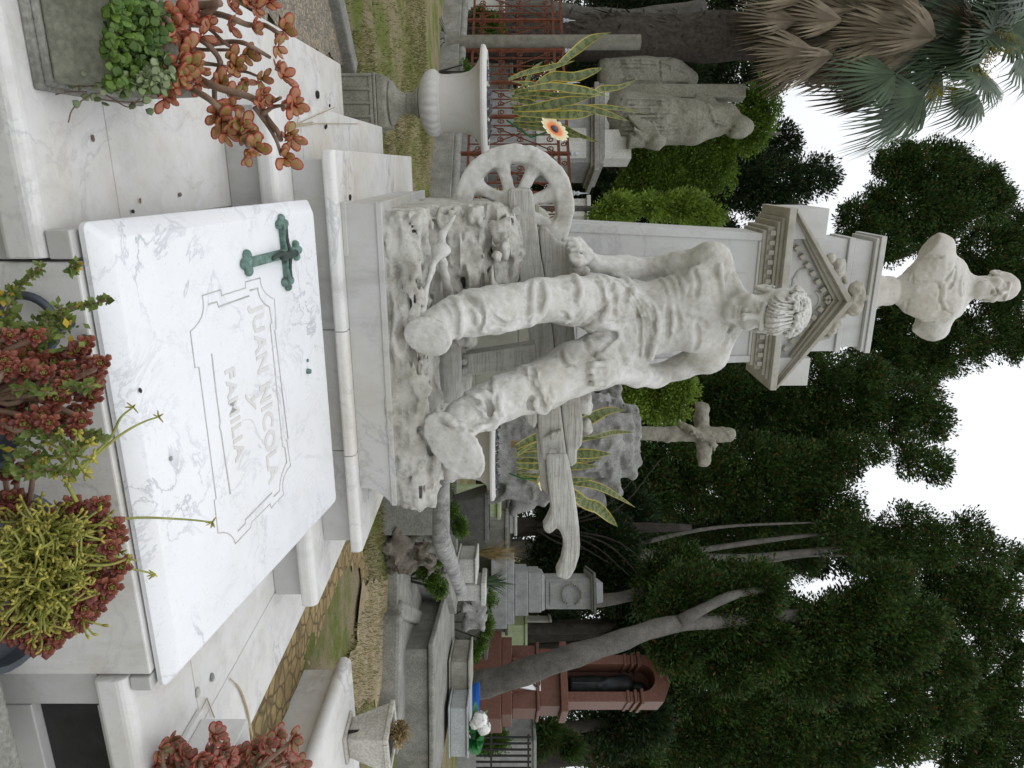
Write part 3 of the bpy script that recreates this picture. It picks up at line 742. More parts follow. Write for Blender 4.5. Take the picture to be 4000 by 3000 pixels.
# --- drapery: folds traced on the trousers
b2 = lambda x, y: (2000+x/2.765, 900+y/2.765); b3 = lambda x, y: (1500+x/2.765, 1000+y/2.765); b4 = lambda x, y: (1500+x/2.765, 1350+y/2.765); b1 = lambda x, y: (2400+x/2.765, 900+y/2.765)
def F(conv, pts, r=.011, k=.018, off=.003):
    """a soft broad crest with a sharper valley on its shaded side"""
    q = [V(*conv(*p)) for p in pts]; draw(q, r*1.2, '+', .010, -r*.42)
    t = [unit(V(*(q[min(i+1, len(q)-1)]-q[max(i-1, 0)]), 0)) for i in range(len(q))]
    mid = len(q)//2; sg = 1 if -t[mid][1] < 0 else -1      # valley on the lower side
    draw([(a[0]-sg*d[1]*19, a[1]+sg*d[0]*19) for a, d in zip(q, t)], r*.58, '-', .009, .001)
def G(conv, pts, r=.008, k=.014, off=.002): draw([conv(*p) for p in pts], r, '-', k, off)
for p, r in (([(1050, 480), (1140, 470), (1230, 530), (1300, 620), (1290, 720), (1240, 830), (1180, 960)], .013), ([(1000, 490), (1080, 580), (1150, 700), (1150, 830), (1120, 930)], .012), ([(930, 500), (1010, 620), (1035, 760), (1000, 900), (920, 960)], .010),
             ([(640, 480), (700, 520), (740, 640), (720, 800)], .010), ([(1080, 800), (980, 950), (860, 1060), (760, 1110)], .010), ([(960, 920), (860, 1010), (740, 1080), (680, 1070)], .010), ([(800, 880), (720, 980), (620, 1020)], .009),
             ([(560, 840), (640, 930), (560, 1000)], .008), ([(1130, 1050), (1160, 1160), (1080, 1250), (980, 1330)], .012), ([(820, 1150), (860, 1260), (960, 1370)], .010), ([(1180, 1200), (1220, 1320), (1280, 1420)], .011), ([(560, 1300), (600, 1400), (700, 1420)], .009),
             ([(1000, 1040), (1120, 1050), (1230, 1010)], .009)): F(b2, p, r)
for p, r in (([(1090, 560), (1060, 700), (1190, 860)], .009), ([(1240, 640), (1200, 760), (1180, 880)], .010), ([(1320, 740), (1380, 860), (1440, 980)], .006)): G(b2, p, r)
for p, r in (([(1620, 270), (1600, 420), (1600, 560), (1575, 720)], .011), ([(1720, 270), (1760, 400), (1745, 530), (1680, 650), (1560, 760)], .011), ([(740, 400), (900, 400), (1060, 480), (1160, 580), (1280, 660), (1330, 700)], .010), ([(1080, 520), (1110, 640), (1090, 760), (1060, 830)], .012),
             ([(700, 450), (780, 480), (830, 620), (830, 800), (800, 900)], .012), ([(960, 560), (1010, 640), (1010, 740)], .008), ([(1200, 800), (1380, 780), (1500, 740)], .008)): F(b3, p, r)
for p, r in (([(1670, 300), (1680, 440), (1660, 600)], .010), ([(1150, 620), (1160, 740), (1110, 800)], .009), ([(620, 520), (690, 620), (730, 760), (740, 820)], .006), ([(860, 440), (960, 500), (1050, 600)], .006)): G(b3, p, r)
for p, r in (([(1500, 220), (1560, 270), (1640, 400), (1720, 520), (1765, 640), (1730, 700), (1660, 710)], .013), ([(1650, 560), (1620, 620), (1640, 680)], .012), ([(1190, 340), (1190, 480), (1220, 620), (1230, 760), (1180, 860), (1110, 900)], .013), ([(1040, 470), (1140, 560), (1210, 660), (1200, 740), (1120, 870)], .012),
             ([(810, 490), (900, 520), (1060, 560)], .010), ([(1270, 500), (1250, 640), (1290, 760)], .008), ([(1650, 250), (1640, 330), (1660, 440)], .008), ([(1800, 440), (1820, 560), (1800, 620)], .009), ([(950, 960), (1000, 880), (1110, 860)], .012), ([(540, 640), (640, 640), (700, 800), (860, 860)], .009), ([(560, 770), (640, 760), (800, 880)], .008)): F(b4, p, r)
for p, r in (([(1590, 240), (1620, 330), (1680, 440)], .009), ([(1600, 560), (1560, 620), (1600, 690)], .007), ([(700, 580), (880, 620), (1000, 720), (1060, 820)], .006), ([(860, 520), (1000, 620), (1140, 700)], .005), ([(1120, 600), (1160, 680), (1150, 740)], .007)): G(b4, p, r)
# waistband and shirt rolled at the belt
for p, r in (([(225, 640), (330, 800), (390, 980), (400, 1160), (380, 1350), (340, 1420)], .013), ([(215, 690), (290, 800), (345, 960), (350, 1150), (320, 1380)], .011), ([(330, 720), (420, 830), (470, 960), (470, 1080), (430, 1240), (400, 1400)], .012), ([(205, 750), (260, 830), (310, 930), (320, 1110), (290, 1400)], .009)): F(b1, p, r, .012, .004)
for p, r in (([(250, 700), (330, 860), (370, 1010), (370, 1180), (340, 1380)], .006), ([(240, 760), (300, 880), (330, 1000), (330, 1160)], .005), ([(400, 800), (440, 950), (430, 1110)], .006)): G(b1, p, r, .008)
# belly, ribs, chest
def D1(pts, r, mode, k): draw([b1(*p) for p in pts], r, mode, k, -.001 if mode == '+' else .001)
for p, r in (([(560, 830), (590, 960), (590, 1080), (560, 1150)], .006), ([(660, 820), (690, 960), (680, 1080)], .005), ([(860, 1290), (900, 1170), (880, 1020)], .005), ([(1040, 1060), (900, 960), (740, 900)], .004), ([(860, 420), (900, 560), (880, 720)], .004)): D1(p, r, '-', .016)
for p, r in (([(480, 500), (560, 580), (590, 700)], .004), ([(570, 480), (660, 570), (690, 720)], .004), ([(680, 470), (750, 570), (770, 680)], .004), ([(630, 860), (640, 980), (620, 1080)], .004)): D1(p, r, '+', .014)
for p, r in (([(1240, 470), (1215, 560), (1210, 640)], .009), ([(1190, 1010), (1195, 1120), (1200, 1230)], .009)): D1(p, r, '+', .02)
for p, r in (([(1290, 480), (1270, 560), (1250, 650)], .008), ([(1240, 1010), (1240, 1120), (1230, 1200)], .008)): D1(p, r, '-', .02)
S.noise(.0012, .02, 5, 2)
fig = S.build('figure', M['statue'], statue, 0); HG.build('hair', M['statue'], fig, 0)

# ---------------------------------------------------------------- rough rock under and behind the feet
R_ = SDF((.10, 2.44, .53), (1.32, 3.62, 1.16), .008)
R_.box((.70, 2.985, .60), (.555, .50, .085), None, .012, .02)
R_.box((.42, 3.12, .72), (.265, .36, .16), None, .03, .05); R_.ell((.33, 3.18, .88), (.20, .24, .17), None, .06); R_.ell((.52, 3.20, .86), (.16, .20, .15), None, .06); R_.ell((.24, 3.0, .74), (.10, .2, .12), None, .05)
R_.ell((1.12, 2.62, .66), (.17, .14, .055), None, .03); R_.box((.70, 3.30, .70), (.5, .24, .09), None, .03, .05)
for i in range(70):
    p = V(RNG.uniform(.16, .62), RNG.uniform(2.75, 3.15), RNG.uniform(.68, .98)); R_.ell(p, RNG.uniform(.018, .05, 3), None, .015, '-' if i % 2 else '+')
for i in range(60):
    p = V(RNG.uniform(.14, 1.28), 2.485+RNG.uniform(-.01, .14), .668+RNG.uniform(-.03, .018)); R_.ell(p, RNG.uniform(.012, .045, 3)*V(1.6, 1, .5), None, .01, '-' if i % 3 else '+')
R_.noise(.010, .10, 11, 4); R_.noise(.016, .05, 12, 2, True, (1.6, 1.2, .7)); R_.noise(.012, .09, 13, 2, True, (2.5, 1.5, .35)); R_.box((.0, 3, .8), (.148, 2, 2), None, .001, .004, '-'); R_.box((.7, 2.0, .6), (2, .468, .2), None, .001, .006, '-')
R_.build('rock', M['rock'], statue, 0)
# log lying behind the feet (plough sole), post and bolts
m = MB()
for k in range(1):
    pts = [PY(1752, 1170, 3.0), PY(1752, 1300, 3.0), PY(1756, 1450, 3.0), PY(1750, 1560, 3.0)]; m.tube(crom(pts, 4), .055, 14)
m.build('plough_sole', M['plough'], statue, smooth='auto')
m = MB(); p = [PY(1797, 1388, 3.05), PY(1797, 1470, 3.05), PY(2090, 1440, 3.05), PY(2090, 1345, 3.05)]; m.prism(p, (0, .09, 0))
for yy in (1408, 1442):
    q = PY(1812, yy, 3.045); m.tube([q, q-V(0, .03, 0)], [.018, .014], 8)
m.build('plough_post', M['plough'], statue, bevel=.006)
# plough beam: two boards one above the other, and the curved handle
A5 = lambda x, y: (1450+.4069*x, 750+.4069*y); A6 = lambda x, y: (1900+x/2.765, 1400+y/2.765); A7 = lambda x, y: (1900+.3617*x, 1700+.3617*y)
YB = 3.14
def board(name, pts, depth, bev=.012, Y=YB, mat='plough'):
    m = MB(); m.prism([PY(a, b, Y) for a, b in pts], (0, depth, 0)); o = m.build(name, M[mat], statue, bevel=bev); return o
low = [(1984, 748), (1988, 738), (2068, 736), (2080, 748), (2088, 800), (2112, 1000), (2135, 1150), (2160, 1330), (2185, 1560), (2200, 1680), (2215, 1790), (2120, 1800), (2105, 1700), (2092, 1560), (2070, 1330), (2036, 1110), (2013, 990), (1992, 830)]
board('plough_beam', low, .13)
top = [A5(1608, 370), A5(1640, 336), A5(1690, 338), A5(1740, 410), A5(1800, 478), A5(1880, 512), A5(1925, 550), A5(1932, 740), A5(1905, 800), (2268, 1560), A6(1030, 540), A6(1045, 760), A6(1035, 940), A6(980, 1000), A6(975, 1140), A6(910, 1185), (2218, 1800), (2203, 1680), (2188, 1560), (2163, 1330), (2138, 1150), (2115, 1000)]
board('beam_plank', top, .10, .010, YB+.02)
hp = [(635, 200), (655, 400), (675, 600), (697, 780), (692, 850), (662, 920), (615, 1000), (620, 1045), (680, 1085), (730, 1050), (765, 1010), (800, 1060), (830, 1140), (836, 1250), (812, 1380), (748, 1510), (770, 1540), (850, 1572), (905, 1565), (962, 1460), (1005, 1320), (1014, 1200), (1003, 1000), (985, 850), (958, 650), (928, 480), (905, 330), (866, 195)]
hpts = [A7(*p) for p in hp]
board('plough_handle', hpts, .085, .022, YB-.012)
fp = [A7(535, -80), A7(552, 200), A7(570, 400), A7(585, 560), A7(665, 650), A7(672, 600), A7(652, 400), A7(632, 200), A7(600, -80)]
board('lower_fairing', fp, .06, .006, YB+.045)
board('joint_bracket', [A6(395, 590), A6(470, 540), A6(545, 560), A6(545, 700), A6(520, 770), A6(440, 700)], .10, .012, YB-.02)
for (x, y), r in (((2016, 824), .020), (A6(727, 818), .0195)):
    m = MB(); q = PY(x, y, YB-.004); m.tube([q+V(0, .02, 0), q-V(0, .016, 0), q-V(0, .022, 0)], [r, r, r*.8], 18)
    if x > 2100: q0, q1 = PY(*A6(620, 860), YB-.012), PY(*A6(812, 778), YB-.012); m.tube([q0, (q0+q1)/2, q1], [.005, .010, .008], 8)
    m.build('bolt', M['plough'], statue, smooth='auto')
m = MB(); m.tube([PY(*A6(*p), YB-.014) for p in ((685, 1025), (685, 980), (805, 980), (805, 1020))], .0035, 6); m.build('clamp_plate', M['plough'], statue, smooth='auto')
K = SDF(PY(2270, 1470, 3.3)-.25, PY(2330, 1720, 3.3)+.25, .010)
for (x, y), r in ((A6(1060, 450), .042), (A6(1085, 530), .032), (A6(1045, 400), .04), (A6(1075, 700), .022), (A6(1105, 790), .024), (A6(1060, 740), .02)): K.ell(PY(x, y, 3.26), (r*1.1, r*1.2, r), AX, .02)
K.noise(.008, .05, 3, 3); K.build('knotted_cloth', M['rock'], statue, 1)
K = SDF(PY(2270, 1030, 3.08)-.14, PY(2270, 1030, 3.08)+.14, .007)
for (x, y), r in (((2252, 985), .024), ((2262, 1010), .026), ((2256, 1040), .030), ((2280, 1058), .028), ((2250, 1065), .026)): K.ell(PY(x, y, 3.10), (r, r*1.3, r), AX, .015)
K.noise(.006, .03, 4, 3); K.build('folded_cap', M['rock'], statue, 1)
# wheel
wc = PY(2010, 806, 3.30); D_ = 3.30/ray(2010, 806)[1]; WR = 231*D_/FPX
wa = unit(V(.10, 1, .02)); wx = unit(np.cross(wa, UP)); wz = np.cross(wx, wa)*1.0
if wz[2] < 0: wz = -wz
K = SDF(wc-V(WR+.04, .14, WR+.04), wc+V(WR+.04, .14, WR+.04), .006)
sl_, g3 = K.win(wc-V(WR+.03, .13, WR+.03), wc+V(WR+.03, .13, WR+.03))
p3 = [g3[i]-wc[i] for i in range(3)]; aa = p3[0]*wa[0]+p3[1]*wa[1]+p3[2]*wa[2]; rr = np.sqrt(np.maximum(p3[0]**2+p3[1]**2+p3[2]**2-aa**2, 0))
rin, rout = WR*.70, WR; q = [np.abs(rr-(rin+rout)/2)-(rout-rin)/2+.012, np.abs(aa)-.040+.012]
d = np.sqrt(np.maximum(q[0], 0)**2+np.maximum(q[1], 0)**2)+np.minimum(np.maximum(q[0], q[1]), 0)-.012
K.mix(d.astype(np.float32), sl_, .01, '+')
for deg in (108, 61, 16, 152, -28, -72, -118, -163):
    d_ = wx*cos(radians(deg))+wz*sin(radians(deg)); q2 = np.cross(wa, d_); mid = wc+d_*WR*.40
    K.box(mid, (WR*.36, .026, .026), np.array([d_, q2, wa]), .009, .014); K.ell(wc+d_*WR*.70, (.035, .034, .03), np.array([d_, q2, wa]), .02)
K.cap(wc-wa*.07, wc+wa*.06, .055, .055, .012)
K.noise(.0035, .05, 9, 3); K.build('wheel', M['statue'], statue, 1)
# pick lying against the rock
K = SDF((.10, 2.40, .58), (.75, 3.05, 1.0), .005)
e0, e1, e2 = PY(*A5(800, 228), 2.60), PY(*A5(668, 560), 2.57), PY(*A5(522, 950), 2.53)
mid1 = PY(*A5(690, 400), 2.585); mid2 = PY(*A5(585, 740), 2.545)
K.chain([e0, mid1, e1], [.006, .013, .017], .01); K.chain([e1, mid2, e2], [.017, .011, .009], .01); K.cap(e2, PY(*A5(478, 1130), 2.52), .014, .022, .012)
K.ell(e1, (.026, .026, .036), AX, .012); K.chain([e1, PY(*A5(690, 700), 2.62), PY(*A5(745, 985), 2.70)], [.014, .016, .019], .008); K.noise(.002, .03, 2, 2)
K.build('pick', M['statue'], statue, 1)
# ================================================================ ground
xs = np.concatenate([np.linspace(-120, -12, 12), np.linspace(-10, 14, 97), np.linspace(16, 140, 14)]); ys = np.concatenate([np.linspace(-12, -.5, 6), np.linspace(0, 14, 57), np.linspace(16, 150, 14)])
X, Y = np.meshgrid(xs, ys, indexing='ij'); t = np.clip((1.95-Y)/.9, 0, 1); Z = -.85*t*t*(3-2*t)
Z = Z+np.where((Y > 2) & (Y < 14), .008*np.sin(X*3.1+Y*2.3)+.006*np.sin(X*7+1)*np.sin(Y*6), 0)-.004
n0, n1 = X.shape; ii = np.arange(n0*n1).reshape(n0, n1)
F_ = np.stack([ii[:-1, :-1], ii[1:, :-1], ii[1:, 1:], ii[:-1, 1:]], -1).reshape(-1, 4)
props(link_mesh('ground', npmesh('ground', np.stack([X, Y, Z], -1).reshape(-1, 3), F_), M['ground'], smooth=True), kind='structure')
# ================================================================ stele with pediment, behind the statue
stele = thing('stele', 'tall tapered marble stele with dentilled pediment and floral scrolls behind the ploughman', 'stele', (.675, 3.9, .42))
Yf = 3.75
m = MB(); m.box(.17, 1.19, 3.66, 4.16, .42, .80, .01, .01); m.box(.20, 1.16, 3.68, 4.14, .80, 1.03); m.box(.203, 1.157, 3.683, 4.137, 1.032, 1.115)
m.box(.19, 1.17, 3.67, 4.15, 1.115, 1.14); m.box(.21, 1.15, 3.69, 4.13, 1.14, 1.19, .03, .03)
m.build('stele_base', M['pedestal2'], stele, bevel=.005)
m = MB(); z0, z1 = 1.19, 2.30
m.hexa([(.278, Yf, z0), (1.072, Yf, z0), (1.072, 4.07, z0), (.278, 4.07, z0), (.335, Yf, z1), (1.025, Yf, z1), (1.025, 4.03, z1), (.335, 4.03, z1)])
m.build('shaft', M['stele'], stele, bevel=.004)
def fp_(u, z): # point on the tapering front face, u in 0..1
    t = (z-z0)/(z1-z0); a = .278+(.335-.278)*t; b = 1.072+(1.025-1.072)*t; return a+(b-a)*u
m = MB()   # raised panel borders on the shaft
def strip_(u0, u1, za, zb, pr): m.hexa([(fp_(u0, za), Yf-pr, za), (fp_(u1, za), Yf-pr, za), (fp_(u1, za), Yf+.003, za), (fp_(u0, za), Yf+.003, za), (fp_(u0, zb), Yf-pr, zb), (fp_(u1, zb), Yf-pr, zb), (fp_(u1, zb), Yf+.003, zb), (fp_(u0, zb), Yf+.003, zb)])
strip_(.0, .055, 1.19, 2.298, .012); strip_(.945, 1., 1.19, 2.298, .012); strip_(.058, .942, 2.285, 2.298, .011)
strip_(.20, .80, 1.35, 2.14, .005); strip_(.30, .70, 2.14, 2.235, .005)
m.build('shaft_panel', M['stele'], stele, bevel=.003)
m = MB(); yb = 4.06
for za, zb, pr in ((2.298, 2.318, .016), (2.318, 2.356, .030), (2.356, 2.372, .052), (2.372, 2.388, .068), (2.388, 2.424, .108)):
    sx = pr*1.25; m.box(.338-sx, 1.022+sx, Yf-pr, yb, za, zb)
for i in range(15):
    x = .318+i*.0496; m.box(x, x+.025, Yf-.052, Yf-.029, 2.324, 2.353)
m.build('cornice', M['cornice'], stele, bevel=.003)
m = MB(); xl, xr, ap, zb = .204, 1.150, V(.677, 0, 2.775), 2.424
m.prism([(xl+.03, Yf-.01, zb), (xr-.03, Yf-.01, zb), (.677, Yf-.01, 2.735)], (0, .28, 0)); m.build('tympanum', M['stele'], stele)
m = MB()
def rake(th0, th1, y):   # raking band between two offsets below the outer slope
    for sg, xe in ((1, xl), (-1, xr)):
        e = V(xe, y, zb); d = unit(V(ap[0], y, ap[2])-e); n = V(-d[2]*sg, 0, d[0]*sg)*1.0
        if n[2] > 0: n = -n
        pts = [e+n*th0, V(ap[0], y, ap[2])+V(0, 0, -th0/max(.2, abs(n[2]))), V(ap[0], y, ap[2])+V(0, 0, -th1/max(.2, abs(n[2]))), e+n*th1]
        pts = [V(p[0], y, max(p[2], zb+.001)) for p in pts]; m.prism(pts, (0, yb-y, 0))
rake(0, .030, Yf-.108); rake(.030, .050, Yf-.072); rake(.050, .066, Yf-.046)
for sg, xe in ((1, xl), (-1, xr)):
    e = V(xe, 0, zb); d = unit(V(ap[0], 0, ap[2])-e); n = V(0, 0, 0)+np.array([d[2]*sg, 0, -d[0]*sg])
    L = np.linalg.norm(V(ap[0], 0, ap[2])-e)
    for k in range(9):
        s0 = .13+k*.0535
        if s0+.026 > L: break
        P = [e+d*s0+n*.067, e+d*(s0+.027)+n*.067, e+d*(s0+.027)+n*.094, e+d*s0+n*.094]
        if min(p[2] for p in P) < zb+.004: continue
        m.prism([V(p[0], Yf-.044, p[2]) for p in P], (0, .036, 0))
m.build('raking_cornice', M['cornice'], stele, bevel=.002)
m = MB(); m.box(.207, .36, Yf-.06, yb-.01, zb+.002, zb+.185, .0, .004); a1 = m.build('corner_block', M['stele'], stele, bevel=.004)
m = MB(); m.box(.99, 1.146, Yf-.06, yb-.01, zb+.002, zb+.185, .0, .004); m.build('corner_block', M['stele'], stele, bevel=.004)
m = MB(); m.box(.365, .985, 3.80, 4.04, 2.424, 2.775, .006, .0); m.build('attic_block', M['stele'], stele, bevel=.004)
m = MB(); m.box(.362, .984, 3.785, 4.04, 2.775, 2.806); m.box(.378, .955, 3.79, 4.03, 2.806, 2.905, .004, 0); m.box(.362, .972, 3.765, 4.05, 2.905, 2.925); m.box(.352, .980, 3.755, 4.06, 2.925, 2.955)
m.build('cap_block', M['stele'], stele, bevel=.004)
cC = lambda x, y: (2800+.3165*x, 750+.3165*y)
K = SDF((.38, 3.55, 2.45), (.97, 3.86, 2.95), .006)
def curl(c, r, y, turns=1.2, w=.012, sg=1):
    P = []
    for t in np.linspace(0, turns*2*pi, 26):
        rr = r*(1-t/(turns*2*pi+1.2)); P.append(V(c[0]+sg*rr*cos(t), y-.02*t/8, c[2]+rr*sin(t)))
    K.chain(P, w, .008)
Yo = 3.67
for (x, y), r, sg in (((1700, 1200), .040, 1), ((1680, 1430), .038, -1)): curl(PY(*cC(x, y), Yo), r, Yo, 1.4, .015, sg)
for x, y, r in ((1790, 1310, .018), (1840, 1310, .016), (1780, 1390, .017), (1800, 1245, .016), (1690, 1315, .02), (1640, 1330, .022)): K.ell(PY(*cC(x, y), Yo-.01), (r, r, r), None, .01)
for (x, y), r, sg in (((1500, 890), .030, 1), ((1490, 990), .022, 1), ((1400, 815), .02, 1), ((1440, 1640), .026, -1), ((1400, 1700), .024, -1)): curl(PY(*cC(x, y), Yo), r, Yo, 1.2, .012, sg)
K.chain([PY(*cC(*p), Yo+.01) for p in ((1380, 790), (1480, 850), (1560, 880), (1565, 1000), (1590, 1110))], .012, .008)
K.chain([PY(*cC(*p), Yo+.01) for p in ((1250, 1820), (1380, 1780), (1450, 1720), (1470, 1600), (1560, 1500))], .012, .008)
K.noise(.003, .02, 8, 2); K.build('floral_scroll', M['cornice'], stele, 1)
K = SDF((.35, 3.60, 2.40), (1.0, 3.80, 2.72), .006)   # winged hourglass in the tympanum
c0 = V(.685, Yf-.012, 2.53)
for sg in (1, -1):
    K.ell(c0+V(.09*sg, 0, .0), (.085, .012, .055), None, .01); K.cap(c0+V(.02*sg, 0, .05), c0+V(.16*sg, 0, .01), .010, .008, .01)
    for k in range(4): K.cap(c0+V(.04*sg, -.008, .03-.022*k), c0+V((.16-.02*k)*sg, -.008, -.01-.022*k), .004, .004, .005)
K.box(c0, (.022, .02, .055), None, .006, .006); K.chain([c0+V(.045*cos(t), 0, .075+.03*sin(t)) for t in np.linspace(0, pi, 9)], .007, .006)
K.build('relief', M['stele'], stele, 1)

# ================================================================ bust on top
cB = lambda x, y: (3400+.2712*x, 900+.2712*y); YU = 3.90
def B(x, y, dy=0): return PY(*cB(x, y), YU+dy)
rng = np.random.default_rng(8)
bust = thing('bust', 'pale marble bust of a bearded bald man in a coat on top of the stele', 'bust', B(120, 880))
sc_ = B(120, 880); m = MB()
zt = [B(x, 880)[2] for x in (118, 165, 200, 260, 330, 375, 400, 440, 520)]
m.lathe((sc_[0], YU+.02, 0), [(.088, 2.950), (.090, zt[0]), (.086, zt[1]), (.080, zt[2]), (.083, zt[3]), (.080, zt[4]), (.068, zt[5]), (.071, zt[6]), (.080, zt[7]), (.10, zt[8])], 36)
m.build('socle', M['bust'], bust, smooth='auto')
K = SDF(B(380, 880)-V(.36, .24, 0), B(2260, 860)+V(.34, .24, .03), .005)
K.ell(B(560, 870, .02), (.115, .085, .06), AX, .03); K.ell(B(850, 850), (.17, .105, .17), AX, .04); K.ell(B(1080, 840, .01), (.19, .10, .09), AX, .05)
K.cap(B(960, 300, .03), B(900, 1350, .03), .088, .088, .05); K.ell(B(900, 230, .03), (.07, .075, .10), AX, .03); K.ell(B(850, 1440, .03), (.06, .075, .09), AX, .03)
K.cap(B(1240, 560, .04), B(1320, 800, .04), .05, .06, .06); K.cap(B(1200, 1130, .04), B(1320, 850, .04), .05, .06, .06)
def cutter(a, b, side):   # remove everything outside line a-b (picture points)
    pa, pb = B(*a), B(*b); d = unit(pb-pa); n = unit(np.cross(d, FWD))*side; mid = (pa+pb)/2+n*.20; K.box(mid, (.35, .4, .20), np.array([d, FWD, n]), .002, .008, '-')
cutter((940, 140), (545, 640), 1 if np.cross(unit(B(545, 640)-B(940, 140)), FWD)[2] < 0 else -1)
cutter((840, 1540), (500, 1275), 1 if np.cross(unit(B(500, 1275)-B(840, 1540)), FWD)[2] < 0 else -1)
K.cap(B(1270, 830, .04), B(1600, 800, .03), .064, .056, .03)
hs = 1.08; hc = B(1800, 815, .02); t_ = -unit(V(hc[0], hc[1], 0)); hf = unit(cos(radians(17))*t_+sin(radians(17))*RIGHT-UP*.05); hu = unit(UP-hf*hf[2]); hr = np.cross(hu, hf)
if np.dot(hr, RIGHT) < 0: hr = -hr
HA = np.array([hr, hf, hu])
def bh(a, b, c): return hc+hs*(hr*a+hf*b+hu*c)
def be(p, r, k=.02, mode='+'): K.ell(bh(*p), [hs*v for v in r], HA, k, mode)
def bc(a, b, ra, rb=None, k=.012, mode='+'): K.cap(bh(*a), bh(*b), hs*ra, hs*(rb or ra), k, mode)
be((0, -.015, .035), (.074, .094, .080)); be((0, .030, -.035), (.058, .058, .078), .03); be((0, .052, -.100), (.050, .040, .045), .02)
for sg in (1, -1):
    bc((sg*.042, .076, .016), (sg*.009, .086, .012), .010, .009, .010); be((sg*.030, .106, -.006), (.021, .032, .014), .008, '-'); be((sg*.030, .072, -.008), (.013, .012, .010), .005)
    bc((sg*.017, .083, -.001), (sg*.043, .073, -.002), .0035, .003, .004); be((sg*.042, .060, -.036), (.022, .022, .020), .02)
    be((sg*.072, -.010, -.012), (.014, .020, .032), .006); be((sg*.084, .0, -.010), (.009, .010, .018), .004, '-')
    bc((sg*.002, .098, -.056), (sg*.030, .078, -.078), .009, .005, .006); be((sg*.006, .104, -.051), (.005, .006, .004), .003, '-')
bc((0, .084, .008), (0, .112, -.036), .0075, .0125, .008); be((.014, .093, -.042), (.009, .011, .008), .005); be((-.014, .093, -.042), (.009, .011, .008), .005)
bc((-.018, .086, -.080), (.018, .086, -.080), .0055, .0055, .005); bc((-.02, .094, -.073), (.02, .094, -.073), .003, .003, .003, '-')
for j in range(11):
    a = -.045+.009*j; bc((a, .075-.5*a*a/.05, -.088), (a*.8, .072-abs(a)*.3, -.135), .0045, .002, .003, '+' if j % 2 else '-')
def dB(pts, r, mode, k=.005, off=.001): draw([cB(*p) for p in pts], r, mode, k, off, K)
for p in ([(740, 400), (900, 410), (1060, 370)], [(860, 740), (960, 750), (1000, 860), (990, 1000), (1060, 1140), (1160, 1200)], [(1240, 500), (1150, 620), (1080, 720), (1040, 800)], [(660, 1310), (800, 1310), (920, 1310)], [(620, 600), (600, 720), (560, 900), (520, 1100), (500, 1260)], [(1180, 720), (1110, 860)], [(1360, 690), (1330, 800), (1350, 930)], [(620, 730), (860, 735)], [(1230, 560), (1190, 740), (1120, 850)]): dB(p, .0065, '-')
for p in ([(900, 700), (1040, 760), (1060, 880), (1040, 1020), (1100, 1130)], [(1330, 640), (1290, 800), (1310, 970)], [(780, 420), (1000, 430)], [(700, 1285), (900, 1285)]): dB(p, .010, '+', .008, -.005)
K.noise(.0012, .02, 6, 2); K.build('figure', M['bust'], bust, 0)
